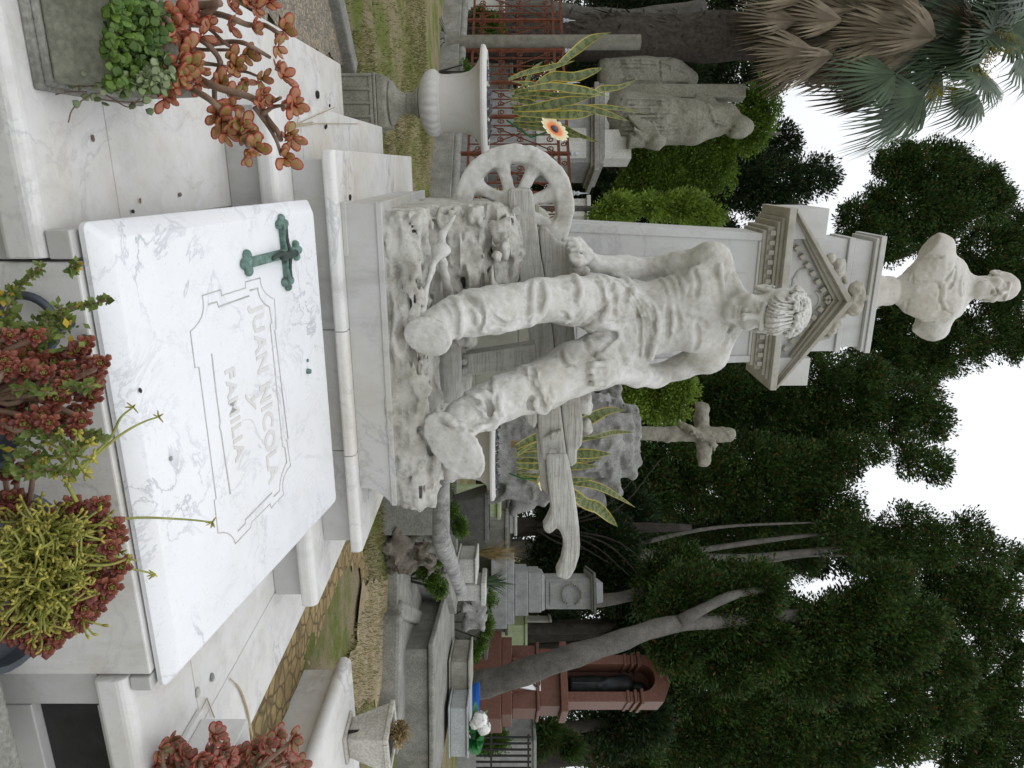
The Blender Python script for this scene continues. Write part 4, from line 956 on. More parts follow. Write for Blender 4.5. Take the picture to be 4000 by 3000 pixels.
# ================================================================ urns with snake plants
def urn_profile(s):
    return [(.0, 0), (.118*s, 0), (.118*s, .018*s), (.10*s, .03*s), (.075*s, .05*s), (.060*s, .075*s), (.064*s, .083*s), (.058*s, .092*s), (.058*s, .10*s), (.072*s, .135*s), (.082*s, .143*s), (.084*s, .152*s)]
def make_urn(base, label, ped):
    """base: ground point; returns (thing, rim height)"""
    u = thing('garden_urn', label, 'urn', base, 'marble urns with snake plants'); x, y, z = base; s = 1.0; z1 = z+.36
    if ped:
        m = MB(); m.box(x-.148, x+.148, y-.148, y+.148, z-.05, z+.21)
        for sgx in range(4):
            pass
        m.box(x-.155, x+.155, y-.155, y+.155, z+.21, z+.225); m.box(x-.145, x+.145, y-.145, y+.145, z+.227, z+.262); m.box(x-.145, x+.145, y-.145, y+.145, z+.262, z+.28, .01, .01)
        for k in range(4):   # hollow flutes framed by raised ribs on the two visible sides
            a = x-.148+.296*(k+.0)/4
            m.box(a, a+.016, y-.156, y-.147, z-.04, z+.205); m.box(x+.147, x+.156, y-.148+.296*k/4, y-.132+.296*k/4, z-.04, z+.205)
        m.box(x+.132, x+.148, y-.156, y-.147, z-.04, z+.205); m.box(x-.132, x+.132, y-.1555, y-.147, z+.185, z+.204); m.box(x-.132, x+.132, y-.1555, y-.147, z-.04, z+.0)
        m.build('pedestal', M['pedestal'], u, bevel=.005)
    zb = z+.28; m = MB(); m.lathe((x, y, zb), [(0, 0), (.120, 0), (.126, .012), (.118, .026), (.092, .040), (.070, .062), (.058, .09), (.057, .100), (.064, .108), (.064, .116), (.057, .122), (.060, .134), (.075, .156), (.084, .162), (.084, .174), (.070, .178)], 36)
    m.build('foot', M['pedestal'] if ped else M['urn'], u, smooth='auto')
    zc = zb+.176; m = MB()
    fl = lambda zz, a: 1-.085*(1-abs(sin(a*11)))**1.3*(1 if .004 < zz < .114 else 0)
    m.lathe((x, y, zc), [(.0, 0), (.075, .0), (.135, .014), (.168, .038), (.186, .066), (.188, .095), (.176, .113), (.166, .118), (.165, .126), (.162, .13)], 96, fl)
    m.build('bowl', M['urn'], u, smooth=True)
    m = MB(); zr = zc+.128
    m.lathe((x, y, zr), [(.160, 0), (.160, .05), (.164, .12), (.176, .17), (.205, .208), (.245, .232), (.300, .240), (.3175, .244), (.320, .256), (.314, .268), (.296, .274), (.288, .280), (.283, .280), (.272, .262), (.20, .258), (0, .258)], 56)
    m.build('rim', M['urn'], u, smooth='auto')
    m = MB(); rg = np.random.default_rng(abs(int(x*100))+5)
    for k in range(110):
        a, r = rg.uniform(0, 2*pi), .26*sqrt(rg.uniform()); c = V(x+r*cos(a), y+r*sin(a), zr+.262+rg.uniform(0, .03)); q = rg.uniform(.012, .028)
        pts = [c+q*unit(rg.normal(0, 1, 3))*rg.uniform(.7, 1.1) for _ in range(6)]
        m.add(pts, [(0, 1, 2), (0, 2, 3), (0, 3, 4), (0, 4, 5), (1, 2, 5), (2, 3, 5), (3, 4, 5), (1, 0, 5)])
    o = m.build('pebbles', M['soilstone'], u); props(o, kind='stuff')
    return u, zr+.27
def blade_mesh(paths):
    """snake-plant leaves: [(points, max width, facing vec)]; attributes across/along"""
    vs, fs, au, av = [], [], [], []
    for pts, wd, face in paths:
        P = crom(pts, 7); n = len(P); b = len(vs)
        for i, p in enumerate(P):
            t = i/(n-1); tan = unit(P[min(i+1, n-1)]-P[max(i-1, 0)]); side = unit(np.cross(tan, face)); nr = np.cross(side, tan)
            w = wd*.5*(.45+.55*min(1, t*2.2))*(1 if t < .62 else max(.02, 1-((t-.62)/.38)**1.7))
            tw = .5*sin(t*3+wd*80); sd = side*cos(tw)+nr*sin(tw)
            for k, (u, c) in enumerate(((-1, .0), (-.72, .10), (0, .22), (.72, .10), (1, .0))): vs.append(p+sd*w*u-nr*w*c*1.0); au.append(abs(u)); av.append(t*np.linalg.norm(pts[-1]-pts[0]))
        for i in range(n-1):
            for k in range(4): fs.append((b+i*5+k, b+i*5+k+1, b+i*5+5+k+1, b+i*5+5+k))
    me = npmesh('leaves', vs, np.array(fs))
    for nm, a in (('across', au), ('along', av)):
        t = me.attributes.new(nm, 'FLOAT', 'POINT'); t.data.foreach_set('value', np.array(a, np.float32))
    return me
c5 = lambda x, y: (1700+.3617*x, .3617*y)
bl = V(*PZ(1330, 404, 0)); base_l = PD(1330, 404, 4.22); base_l[2] = -.005
urn_l, zr = make_urn(base_l, 'fluted marble urn on a square pedestal left of the wheel', True)
sp = thing('snake_plant', 'banded yellow-edged snake plant in the left urn beside the wheel', 'plant', (base_l[0], base_l[1], zr), 'marble urns with snake plants')
LV = [([(790, 860), (960, 790), (1260, 720), (1510, 655)], 36), ([(800, 1000), (960, 920), (1050, 760), (1165, 660)], 26), ([(900, 1010), (1100, 930), (1230, 820), (1285, 720), (1255, 655)], 34), ([(1330, 700), (1500, 560), (1700, 410), (1905, 345)], 62),
      ([(860, 1000), (1050, 960), (1250, 830), (1500, 830), (1700, 770), (1810, 730)], 62), ([(1000, 960), (1250, 930), (1500, 960), (1700, 990), (1890, 1055)], 62), ([(830, 1040), (1080, 1010), (1400, 1030), (1700, 1010), (1800, 960), (1990, 940), (2200, 850)], 46), ([(800, 1070), (1000, 1100), (1130, 1140)], 40),
      ([(850, 1180), (1080, 1160), (1300, 1120), (1500, 1080), (1680, 1050)], 66), ([(830, 1210), (1100, 1230), (1400, 1210), (1560, 1180), (1900, 1160), (2350, 1240)], 52), ([(900, 1230), (1200, 1240), (1500, 1240), (1750, 1220)], 56), ([(850, 1290), (1050, 1280), (1230, 1270)], 46), ([(840, 1330), (1100, 1340), (1350, 1370), (1500, 1440), (1800, 1550)], 44), ([(1360, 1160), (1560, 1160), (1800, 1210), (2100, 1310)], 44), ([(850, 1350), (1050, 1380), (1230, 1400), (1440, 1460), (1560, 1490)], 38),
      ([(830, 880), (1000, 900), (1160, 930)], 30), ([(810, 1120), (940, 1180), (1050, 1230)], 30), ([(800, 980), (1000, 1040), (1250, 1060)], 34)]
paths = []
for i, (pl, w) in enumerate(LV):
    D0 = 4.15+.18*((i*7) % 5-2)/2; paths.append(([PD(*c5(*p), D0+.02*k) for k, p in enumerate(pl)], w*.3617*D0/FPX*1.7, -FWD+RIGHT*.3*(-1)**i))
link_mesh('leaves', blade_mesh(paths), M['sanse'], sp, True)
base_r = PD(1480, 1784, 5.16); base_r[2] = .02
urn_r, zr2 = make_urn(base_r, 'fluted marble urn right of the statue, half hidden by the boot', True)
sp2 = thing('snake_plant', 'banded snake plant in the right urn behind the plough handle', 'plant', (base_r[0], base_r[1], zr2), 'marble urns with snake plants')
c6 = lambda x, y: (1900+.3617*x, 1400+.3617*y)
LV = [([(320, 960), (520, 860), (800, 780), (1070, 680), (1300, 570), (1510, 560)], 74), ([(330, 1000), (530, 940), (900, 870), (1280, 860)], 44), ([(330, 1010), (800, 930), (1240, 830), (1400, 795), (1590, 800)], 40), ([(330, 1040), (600, 1040), (900, 1030), (1150, 1030), (1350, 1030)], 76), ([(330, 1100), (700, 1110), (1000, 1095), (1250, 1090)], 44), ([(320, 1150), (600, 1170), (950, 1165), (1205, 1165)], 66),
      ([(330, 1240), (560, 1260), (900, 1310), (1180, 1298)], 44), ([(330, 1245), (560, 1290), (940, 1330), (1200, 1380), (1400, 1480), (1610, 1610)], 56), ([(330, 1250), (600, 1330), (930, 1450), (1050, 1530)], 50), ([(330, 1250), (620, 1340), (900, 1430), (1060, 1560), (1200, 1610), (1330, 1730), (1420, 1820)], 80), ([(310, 1060), (420, 980), (530, 920)], 36), ([(320, 1140), (440, 1100), (560, 1110)], 46), ([(320, 1220), (440, 1180), (560, 1160)], 44)]
paths = []
for i, (pl, w) in enumerate(LV):
    D0 = 5.12+.16*((i*7) % 5-2)/2; paths.append(([PD(*c6(*p), D0+.02*k) for k, p in enumerate(pl)], w*.3617*D0/FPX*1.7, -FWD+RIGHT*.3*(-1)**i))
link_mesh('leaves', blade_mesh(paths), M['sanse'], sp2, True)
# artificial flowers
def petals(c, nrm, n, L, W, cup=.25, rows=1, attr=True):
    vs, fs, rim = [], [], []; nrm = unit(nrm); u = unit(np.cross(nrm, V(.3, .2, 1))); v = np.cross(nrm, u)
    for rw in range(rows):
        for k in range(n):
            a = 2*pi*(k+.5*rw)/n; d = u*cos(a)+v*sin(a); s = np.cross(nrm, d); b = len(vs); LL = L*(1-.22*rw)
            for t, w in ((.12, .35), (.45, .9), (.75, 1), (.93, .55), (1, .05)):
                p = c+d*LL*t+nrm*(cup*LL*t*t+.01*rw*L)
                for q in (-1, 1): vs.append(p+s*W*.5*w*q); rim.append(t*(1-.3*rw))
            for i in range(4): fs.append((b+2*i, b+2*i+1, b+2*i+3, b+2*i+2))
    me = npmesh('petals', vs, np.array(fs)); t = me.attributes.new('rim', 'FLOAT', 'POINT'); t.data.foreach_set('value', np.array(rim, np.float32)); return me
fc = PD(2165, 506, 4.02); gb = thing('artificial_flower', 'cream and orange daisy flower among the snake plant leaves', 'flower', fc)
fn = unit(-FWD*.75+UP*.55-RIGHT*.5); link_mesh('petals', petals(fc, fn, 15, .095, .040, .1, 2), M['gerbera'], gb)
m = MB(); u_ = unit(np.cross(fn, UP)); v_ = np.cross(fn, u_)
m.loft([[fc+fn*h+(u_*cos(a)+v_*sin(a))*r for a in np.linspace(0, 2*pi, 13)[:-1]] for h, r in ((.004, .026), (.012, .022), (.016, .010))]); m.build('flower_centre', M['soilstone'], gb, smooth=True)
m = MB(); m.tube([fc-fn*.005, fc-fn*.06-UP*.10, PD(1980, 470, 4.15)], .006, 6); m.build('stem', M['petalgreen'], gb, smooth=True)
fc = PD(2100, 1870, 5.0); gb = thing('artificial_flower', 'small pale yellow flower under the plough handle', 'flower', fc)
link_mesh('petals', petals(fc, unit(-FWD*.4+UP*.9+RIGHT*.2), 8, .075, .042, .7, 1), plain('cream_petals', (.72, .68, .42), .6, .3, 0, .1, 20, 0), gb)
m = MB(); m.tube([fc-UP*.004, fc-UP*.10, PD(1990, 1850, 5.1)], .006, 6); m.build('stem', M['petalgreen'], gb, smooth=True)

# ================================================================ kerb, gravel, fence, palm trunk
def ragged(pts, step=.09, amp=.035):
    rg = np.random.default_rng(len(pts)); out = []
    for i in range(len(pts)):
        a, b = np.array(pts[i][:2], float), np.array(pts[(i+1) % len(pts)][:2], float); n = max(1, int(np.linalg.norm(b-a)/step))
        for k in range(n): out.append(a+(b-a)*k/n+(rg.normal(0, amp, 2) if k else 0))
    return out
def sheet(name, pts, z, mat, kind='structure'):
    pts = ragged(pts)
    me = npmesh(name, [(p[0], p[1], z) for p in pts], [tuple(range(len(pts)))]); return props(link_mesh(name, me, mat), kind=kind)
sheet('gravel', [(-.56, 2.2), (-.56, 4.6), (-1.0, 4.55), (-2.4, 4.45), (-4.5, 4.3), (-4.5, 2.0)], .012, M['gravel'])
A_, B_ = PZ(1262, -60, .0), PZ(1345, 300, .0); m = MB(); d_ = unit(B_-A_); n_ = V(-d_[1], d_[0], 0)
m.obox((A_+B_)/2+n_*.06, d_, n_, np.linalg.norm(B_-A_)/2, .06, -.02, .07); kb = m.build('kerb_stone', M['concrete'], None, bevel=.012, loc=(A_+B_)/2); props(kb, 'long grey kerb stone between gravel and grass', 'kerb')
FA, FB = PZ(1736, 0, 0), PZ(1697, 510, 0); fd = unit(FB-FA); fnm = V(fd[1], -fd[0], 0)
if np.dot(fnm, FWD) > 0: fnm = -fnm
f0 = FA-fd*.35; FL = np.linalg.norm(FB-FA)/510*1010; fp = lambda t, o=0, z=0: f0+fd*t-fnm*o+V(0, 0, z)
fence = thing('grave_fence', 'rusty wrought iron grave fence with scrolls on a low rendered wall', 'fence', f0+fd*FL/2)
m = MB(); m.obox((f0+fd*FL/2-fnm*.10), fd, fnm, FL/2, .09, -.05, .255); m.build('base_wall', M['concrete'], fence, bevel=.008)
m = MB(); m.tube([fp(-.02, .10, .285), fp(FL*.33, .10, .285), fp(FL*.66, .10, .285), fp(FL+.02, .10, .285)], .062, 14); m.build('coping', M['concrete'], fence, smooth='auto')
m = MB(); ax3 = lambda z: fp(0, .10, z)
for z, r in ((.44, .016), (1.60, .018), (1.72, .018)): m.obox(f0+fd*FL/2-fnm*.10, fd, fnm, FL/2, .012, z-r, z+r)
m.build('rails', M['rust'], fence)
npost = int(FL/.62)
def scroll(mb, c, r, sg, up, turns=1.4, th=.008):
    P = []
    for t in np.linspace(0, turns*2*pi, 22):
        rr = r*(1-.75*t/(turns*2*pi)); P.append(c+fd*(sg*rr*cos(t))+UP*(up*rr*sin(t)))
    mb.tube(P, th, 5)
for k in range(npost+1):
    t = FL*k/npost; m = MB(); m.obox(fp(t, .10), fd, fnm, .020, .020, .31, 1.74); m.build('fence_post', M['rust'], fence)
    m = MB(); q = fp(t, .10); m.lathe((q[0], q[1], 1.74), [(.012, 0), (.034, .01), (.030, .03), (.016, .045), (.026, .065), (.024, .085), (.010, .10), (.004, .19), (0, .20)], 10); m.build('finial', M['finial'], fence, smooth=True)
    if k == npost: break
    w = FL/npost; m = MB()
    for j in range(1, 4):
        s = t+w*j/4; m.obox(fp(s, .10), fd, fnm, .007, .007, .45, 1.60); q = fp(s, .10); m.lathe((q[0], q[1], .98), [(.007, 0), (.018, .02), (.018, .05), (.007, .07)], 6); m.lathe((q[0], q[1], 1.30), [(.007, 0), (.017, .02), (.007, .05)], 6)
    for j in range(4):
        s = t+w*(j+.5)/4
        for z, up in ((.56, 1), (1.50, -1), (1.10, 1), (.86, -1)): scroll(m, fp(s, .10, z), .052, 1 if j % 2 else -1, up)
    scroll(m, fp(t+w*.25, .10, 1.66), .045, 1, 1, 1.2); scroll(m, fp(t+w*.75, .10, 1.66), .045, -1, 1, 1.2)
    m.tube([fp(t+.03, .10, .48), fp(t+w*.5, .10, 1.02), fp(t+w-.03, .10, 1.56)], .008, 5); m.tube([fp(t+w-.03, .10, .48), fp(t+w*.5, .11, 1.03), fp(t+.03, .10, 1.56)], .008, 5)
    m.build('scroll_panel', M['rust'], fence)
tp = PD(1738, 168, 10.1); tp[2] = 0; palm = thing('palm_trunk', 'slender ringed grey palm trunk in front of the rusty fence', 'tree', tp)
m = MB(); P, Rr = [], []
top = PD(2500, 165, 10.2)
for i in range(160):
    t = i/159; P.append(tp*(1-t)+V(top[0], top[1], top[2])*t); Rr.append((.100+.05*max(0, 1-t*14))*(1+.05*(i % 2)))
m.tube(P, Rr, 14); m.build('trunk', M['palmbark'], palm, smooth='auto')
m = MB()
for k in range(46):
    a = RNG.uniform(0, 2*pi); m.tube([tp+V(.12*cos(a), .12*sin(a), .06), tp+V(.22*cos(a), .22*sin(a), .0)+V(0, 0, .04), tp+V(.34*cos(a+.2), .34*sin(a+.2), .0)], .010, 5)
m.build('roots', M['palmbark'], palm); props(palm.children[-1], kind='stuff')

# ================================================================ mourning woman with cross on a pedestal behind the fence
cA = lambda x, y: (2200+.3617*x, 150+.3617*y); DA = 11.6
def AP(x, y, d=0): return PD(*cA(x, y), DA+d)
pc = AP(300, 700); ag = thing('monument', 'grey pedestal with moulded cornice carrying the mourning woman', 'monument', (pc[0], pc[1], 0))
def rowbox(m, x0, x1, y0, y1, dep, d=0):   # box facing the camera between picture limits (x0..x1 heights, y0..y1 sides)
    a = PD(x0, y0, DA+d); b = PD(x0, y1, DA+d); za = a[2]; zb = PD(x1, y0, DA+d)[2]; mid = (a+b)/2+FWD*dep/2
    m.obox(mid, RIGHT, FWD, np.linalg.norm((b-a)[:2])/2, dep/2, za, zb)
m = MB(); z_g = 0
rowbox(m, 1765, 1900, 330, 668, 1.5, -.10); rowbox(m, 1900, 2080, 348, 650, 1.3, -.02); rowbox(m, 2080, 2308, 362, 634, 1.2); m.build('pedestal', M['greystone'], ag, bevel=.01)
m = MB(); rowbox(m, 2308, 2322, 340, 648, 1.32, -.06); rowbox(m, 2322, 2340, 318, 665, 1.44, -.12); rowbox(m, 2340, 2360, 325, 640, 1.38, -.09); m.build('cornice', M['concrete'], ag, bevel=.008)
m = MB(); rowbox(m, 2095, 2290, 500, 618, .03, -.022); m.build('plaque', M['palestone'], ag)
wm = thing('statue', 'grey-green hooded mourning woman leaning beside a stone cross', 'statue', AP(460, 800))
m = MB(); rowbox(m, 2361, 2915, 325, 381, .22, .25); m.build('cross_shaft', M['angel'], wm, bevel=.03)
m = MB(); rowbox(m, 2361, 2466, 505, 619, .45, .0); rowbox(m, 2361, 2380, 360, 505, .6, .1); m.build('stone_seat', M['palestone'], wm, bevel=.008)
K = SDF(AP(450, 700)-V(1.2, .6, .05), AP(2080, 800)+V(1.2, .9, .1), .020)
K.chain([AP(480, 330, .6), AP(800, 300, .6), AP(1100, 330, .6), AP(1380, 430, .6)], [.30, .34, .27, .12], .08); K.chain([AP(500, 520, .6), AP(1000, 520, .6), AP(1300, 500, .6)], [.34, .27, .18], .1)
K.chain([AP(660, 830, .3), AP(1000, 850, .3), AP(1350, 880, .28), AP(1600, 880, .26)], [.40, .36, .32, .25], .08); K.chain([AP(700, 1000, .2), AP(1000, 980, .2), AP(1400, 990, .2), AP(1700, 930, .2)], [.28, .26, .23, .17], .08)
K.chain([AP(1560, 740, .35), AP(1760, 830, .3), AP(1860, 920, .25)], [.12, .18, .16], .08); K.ell(AP(1900, 960, .22), (.17, .2, .24), AX, .06); K.ell(AP(1900, 1020, .08), (.10, .10, .15), AX, .03); K.cap(AP(1560, 690, .3), AP(1450, 640, .3), .11, .08, .08)
for i in range(9):   # long vertical folds of the robe
    y = 655+i*48; Pf = [cA(650, y+8), cA(850, y+10+.02*i), cA(1150, y+8-(i-4)*4), cA(1500, 735+i*27)]
    draw(Pf, .042, '+', .018, -.012, K, 7, False, 9.5, 13.5, .9); draw([(p[0], p[1]+9) for p in Pf], .034, '-', .014, .004, K, 7, False, 9.5, 13.5, .9)
for i in range(6): K.cap(AP(720+i*50, 860+i*10, -.12), AP(900+i*30, 1080, -.16), .030, .024, .03)
for i in range(6):
    Pf = [cA(620+i*12, 230+i*45), cA(1000, 255+i*40), cA(1330, 370+i*22)]
    draw(Pf, .046, '+', .02, -.014, K, 7, False, 9.5, 13.5, .9); draw([(p[0], p[1]+8) for p in Pf], .036, '-', .014, .004, K, 7, False, 9.5, 13.5, .9)
draw([cA(1030, 240), cA(1040, 330), cA(1050, 470)], .022, '-', .012, .004, K, 7, False, 9.5, 13.5, .9); draw([cA(1560, 700), cA(1590, 790), cA(1640, 900), cA(1640, 950)], .020, '-', .012, .004, K, 7, False, 9.5, 13.5, .9)
draw([cA(1640, 950), cA(1800, 955), cA(1850, 960)], .016, '-', .01, .004, K, 7, False, 9.5, 13.5, .9)
K.ell(AP(1860, 1075, -.02), (.06, .12, .11), AX, .03, '-'); K.ell(AP(1850, 1045, .04), (.05, .06, .075), AX, .02)
K.chain([AP(1560, 700, .05), AP(1600, 800, .0), AP(1640, 900, -.02), AP(1800, 960, .0)], [.02, .022, .022, .018], .03)
K.noise(.004, .10, 4, 2); K.build('figure', M['angel'], wm, 0)
K = SDF(AP(980, 1110)-.45, AP(980, 1110)+.45, .02)
K.ell(AP(1000, 1120, -.15), (.13, .13, .16), AX, .04); K.chain([AP(940, 1090, -.1), AP(800, 1100, -.1), AP(720, 1110, -.1)], [.10, .12, .13], .04); K.chain([AP(860, 1060, -.2), AP(760, 980, -.25)], [.05, .04], .04); K.noise(.012, .08, 2, 2)
K.build('kneeling_child', M['angel'], wm, 2)
# pale tombs behind the fence at the far left
m = MB()
def pale(nm, lab, x0, x1, y0, y1, D, mat, cap=None, dep=.8):
    a, b = PD(x0, y0, D), PD(x0, y1, D); mid = (a+b)/2+FWD*dep/2; t = thing(nm, lab, 'tomb', (mid[0], mid[1], 0)); m = MB(); hw = np.linalg.norm((b-a)[:2])/2
    m.obox(mid, RIGHT, FWD, hw, dep/2, -.02, PD(x1, y0, D)[2]); m.build('tomb_block', mat, t, bevel=.01)
    z = PD(x1, y0, D)[2]; m = MB(); m.obox(mid, RIGHT, FWD, hw+.05, dep/2+.05, z+.002, z+.07); m.build('cap_slab', mat, t, bevel=.01); return t
pale('tomb', 'white box tomb with slab lid behind the left end of the rusty fence', 1800, 1955, -60, 42, 12.2, M['palestone'])
pale('tomb', 'tall grey tomb behind the fence beside the leaning trunk', 1850, 2150, -70, 30, 14.2, M['greystone'])
pale('tomb', 'low grey tomb between the fence and the angel monument', 1850, 1990, 230, 330, 13.8, M['concrete'])
pale('tomb', 'small white tomb seen beside the wheel rim', 1900, 2290, 775, 845, 12.0, M['palestone'], dep=.5)
# ================================================================ right side of the picture
def frame_box(mb, x0, x1, y0, y1, D, dep, ax=None, fx=1, fy=1):
    """box whose front face fills a picture rectangle at camera distance D"""
    a, b = PD(x0, y0, D), PD(x0, y1, D); ax = RIGHT if ax is None else ax; ay = V(-ax[1], ax[0], 0); mid = (a+b)/2+ay*dep/2
    mb.obox(mid, ax, ay, np.linalg.norm((b-a)[:2])/2, dep/2, a[2], PD(x1, y0, D)[2], fx, fy)
def rot(v, deg): c_, s_ = cos(radians(deg)), sin(radians(deg)); return V(v[0]*c_-v[1]*s_, v[0]*s_+v[1]*c_, 0)
# -- neighbouring marble tomb at the right, bullnose top, with a planter on it
n0, n1 = PZ(1085, 2650, .02), PZ(1210, 2470, .02)
nb_ = thing('neighbour_tomb', 'low rust-stained marble tomb with rounded rim at the right edge', 'tomb', PZ(1100, 2800, 0))
q = PZ(1330, 2612, .30); q2 = PZ(1185, 2612, .0)
xa, ya = PZ(1185, 2614, 0)[:2]; m = MB()
m.box(xa, xa+2.4, ya-1.9, ya, -.6, .155); m.build('tomb_side', M['marble'], nb_, bevel=.006)
m = MB(); P = []
for i in range(9):
    a = pi/2+pi*i/8; P.append((xa-.012+.035*cos(a), 0, .190+.034*sin(a)))
P = [(xa+2.4, 0, .224)]+P[:]+[(xa+2.4, 0, .156)]
m.prism([V(p[0], ya-1.9, p[2]) for p in P], (0, 1.93, 0)); m.build('rounded_rim', M['marble'], nb_, smooth='auto')
t8 = lambda x, y: (1300+.6329*x, 2300+.6329*y)
def planter(name, lab, foot, top, hw0, hw1, zf, zt, ax, mat, grp=None):
    """inverted truncated pyramid on a small foot"""
    t = thing(name, lab, 'planter', foot, grp); ay = V(-ax[1], ax[0], 0); m = MB(); h = zt-zf
    m.obox(foot, ax, ay, hw0*1.35, hw0*1.35, zf, zf+.07*h); m.build('foot', mat, t, bevel=.006)
    m = MB(); m.obox(foot, ax, ay, hw0, hw0, zf+.07*h, zf+.90*h, hw1/hw0*.94, hw1/hw0*.94); m.build('body', mat, t, bevel=.006)
    m = MB()
    for s_ in (1, -1):
        m.obox(foot+ax*s_*(hw1-.012), ax, ay, .014, hw1, zf+.90*h, zt); m.obox(foot+ay*s_*(hw1-.012), ax, ay, hw1-.028, .014, zf+.90*h, zt)
    m.build('rim', mat, t, bevel=.004)
    m = MB(); m.obox(foot, ax, ay, hw1*.9, hw1*.9, zf+.901*h, zf+.95*h); m.build('soil', M['darkbark'], t); return t
Dp = 3.35; pf = PD(1330, 2880, Dp); zf = .224; zt = PD(1535, 2880, Dp)[2]
planter('planter', 'tapered pale stone planter of dry plants on the marble tomb', V(pf[0], pf[1], zf), None, .062, .115, zf, zt, rot(RIGHT, 24), M['palestone2'])
# -- paving strip, path, kerbed plots
sheet('paving', [(1.85, 1.2), (1.85, 4.1), (2.75, 4.3), (xa, ya+.9), (xa, 1.2)], .006, M['paving'])
def quadz(pl, z=.005): return [PZ(a, b, z) for a, b in pl]
sheet('path', quadz([t8(40, 480), t8(150, 330), t8(160, 100), t8(180, -60), t8(330, -60), t8(470, 10), t8(575, 120), t8(585, 330), t8(560, 480), t8(330, 620), t8(150, 760)]), .010, M['path'])
# plot wall with log-shaped coping behind the plinth
W0 = PZ(1495, 2092, 0); wl = thing('plot_wall', 'broken grey plot wall with round log-like coping behind the plinth', 'wall', W0)
Wl = W0-RIGHT*1.5; Wr = W0+unit(RIGHT*.42+FWD*.9)*2.6; zt = PD(1690, 2092, np.dot(W0, FWD))[2]
def wallseg(mb, a, b, th, z0, z1): d = unit(b-a); n = V(-d[1], d[0], 0); mb.obox((a+b)/2, d, n, np.linalg.norm((b-a)[:2])/2, th/2, z0, z1)
m = MB(); wallseg(m, Wl+FWD*.08, W0+FWD*.08, .16, -.05, zt); wallseg(m, W0+FWD*.10+RIGHT*.0, Wr, .14, -.05, zt*.96); m.build('wall', M['concrete'], wl, bevel=.01)
m = MB(); m.tube([Wl+FWD*.08+UP*(zt+.05), W0+FWD*.06+UP*(zt+.05), W0+FWD*.16+RIGHT*.07+UP*(zt+.05), (W0+Wr)/2+UP*(zt+.045), Wr+UP*(zt+.04)], .078, 14); m.build('coping', M['lichen'], wl, smooth='auto')
K = SDF(W0+V(-.25, -.25, -.05), W0+V(.9, 1.2, .45), .018); dW = unit(Wr-W0)
for i in range(16): K.ell(W0+dW*RNG.uniform(.05, .9)+V(RNG.uniform(-.02, .10), RNG.uniform(-.06, .02), RNG.uniform(.02, .30)), RNG.uniform(.05, .14, 3), None, .03)
K.noise(.035, .09, 3, 4); K.build('broken_render', M['brokenrender'], wl, 0)
planter('planter', 'dark inverted pyramid planter behind the plot wall coping', PD(1755, 1998, 6.9), None, .13, .23, PD(1758, 1998, 6.9)[2], PD(1912, 1998, 6.9)[2], rot(RIGHT, 8), M['darkconcrete'])
# V-shaped corner of another plot
V0 = PZ(1640, 2370, 0); v2 = thing('plot_wall', 'dark grey concrete plot wall with ivy along its top, beside the sandy path', 'wall', V0)
zv = .40; m = MB(); a_ = V0-RIGHT*1.1-FWD*1.0; wallseg(m, V0-unit(V0-a_)*.0, V0-unit(RIGHT*.55+FWD*.85)*1.35, .16, -.05, zv); wallseg(m, V0+FWD*.12, V0+FWD*.12+RIGHT*.0-RIGHT*2.2, .16, -.05, zv); m.build('wall', M['concrete'], v2, bevel=.01)
# white kerb and slab strip
kx = thing('kerbed_plot', 'low kerbed grave plot with white marble edge in front of the grey tomb', 'grave', PZ(1560, 2600, 0))
Ka, Kb = PZ(1500, 2395, 0), PZ(1492, 2830, 0); m = MB(); wallseg(m, Ka, Kb, .16, -.04, .14); wallseg(m, Ka+FWD*.1, Ka+FWD*2.4+RIGHT*.9, .14, -.04, .135); m.build('kerb', M['concrete'], kx, bevel=.03)
m = MB(); m.obox((Ka+Kb)/2+FWD*.95, RIGHT, FWD, .75, .80, -.03, .09); m.build('plot_slab', M['concrete'], kx, bevel=.01)
# large grey tomb with two boxes
gt = thing('grey_tomb', 'large plain grey concrete tomb carrying two stone boxes', 'tomb', PZ(1535, 2760, 0)); Dg = 6.1
m = MB(); frame_box(m, 1535, 1672, 2530, 3150, Dg, 2.0, rot(RIGHT, 3)); m.build('tomb_body', M['concrete'], gt, bevel=.01)
m = MB(); frame_box(m, 1674, 1694, 2508, 3170, Dg-.04, 2.2, rot(RIGHT, 3)); m.build('lid', M['concrete'], gt, bevel=.012)
def stonebox(nm, lab, x0, x1, y0, y1, D, dep, mat, cat='box'):
    c_ = PD(x0, (y0+y1)/2, D); t = thing(nm, lab, cat, c_); m = MB(); frame_box(m, x0+8, x1-10, y0+6, y1-6, D, dep, rot(RIGHT, 4)); m.build('box_body', mat, t, bevel=.012)
    m = MB(); frame_box(m, x1-9, x1, y0, y1, D-.02, dep+.04, rot(RIGHT, 4)); m.build('lid', mat, t, bevel=.01); m = MB(); frame_box(m, x0, x0+7, y0, y1, D-.02, dep+.04, rot(RIGHT, 4)); m.build('plinth', mat, t, bevel=.01); return t
stonebox('stone_box', 'olive-stained stone box on the grey tomb under the leaning trunk', 1752, 1836, 2578, 2752, 7.35, .55, M['pedestal'])
stonebox('stone_box', 'pale grey marble box on the grey tomb below the white flowers', 1750, 1830, 2758, 2968, 7.0, .6, M['greystone2'])
bb = thing('tub', 'bright blue plastic tub behind the stone boxes', 'tub', PD(1790, 2730, 8.6)); tb = PD(1770, 2730, 8.6); m = MB(); zz = [PD(x, 2732, 8.6)[2] for x in (1770, 1860, 1872)]
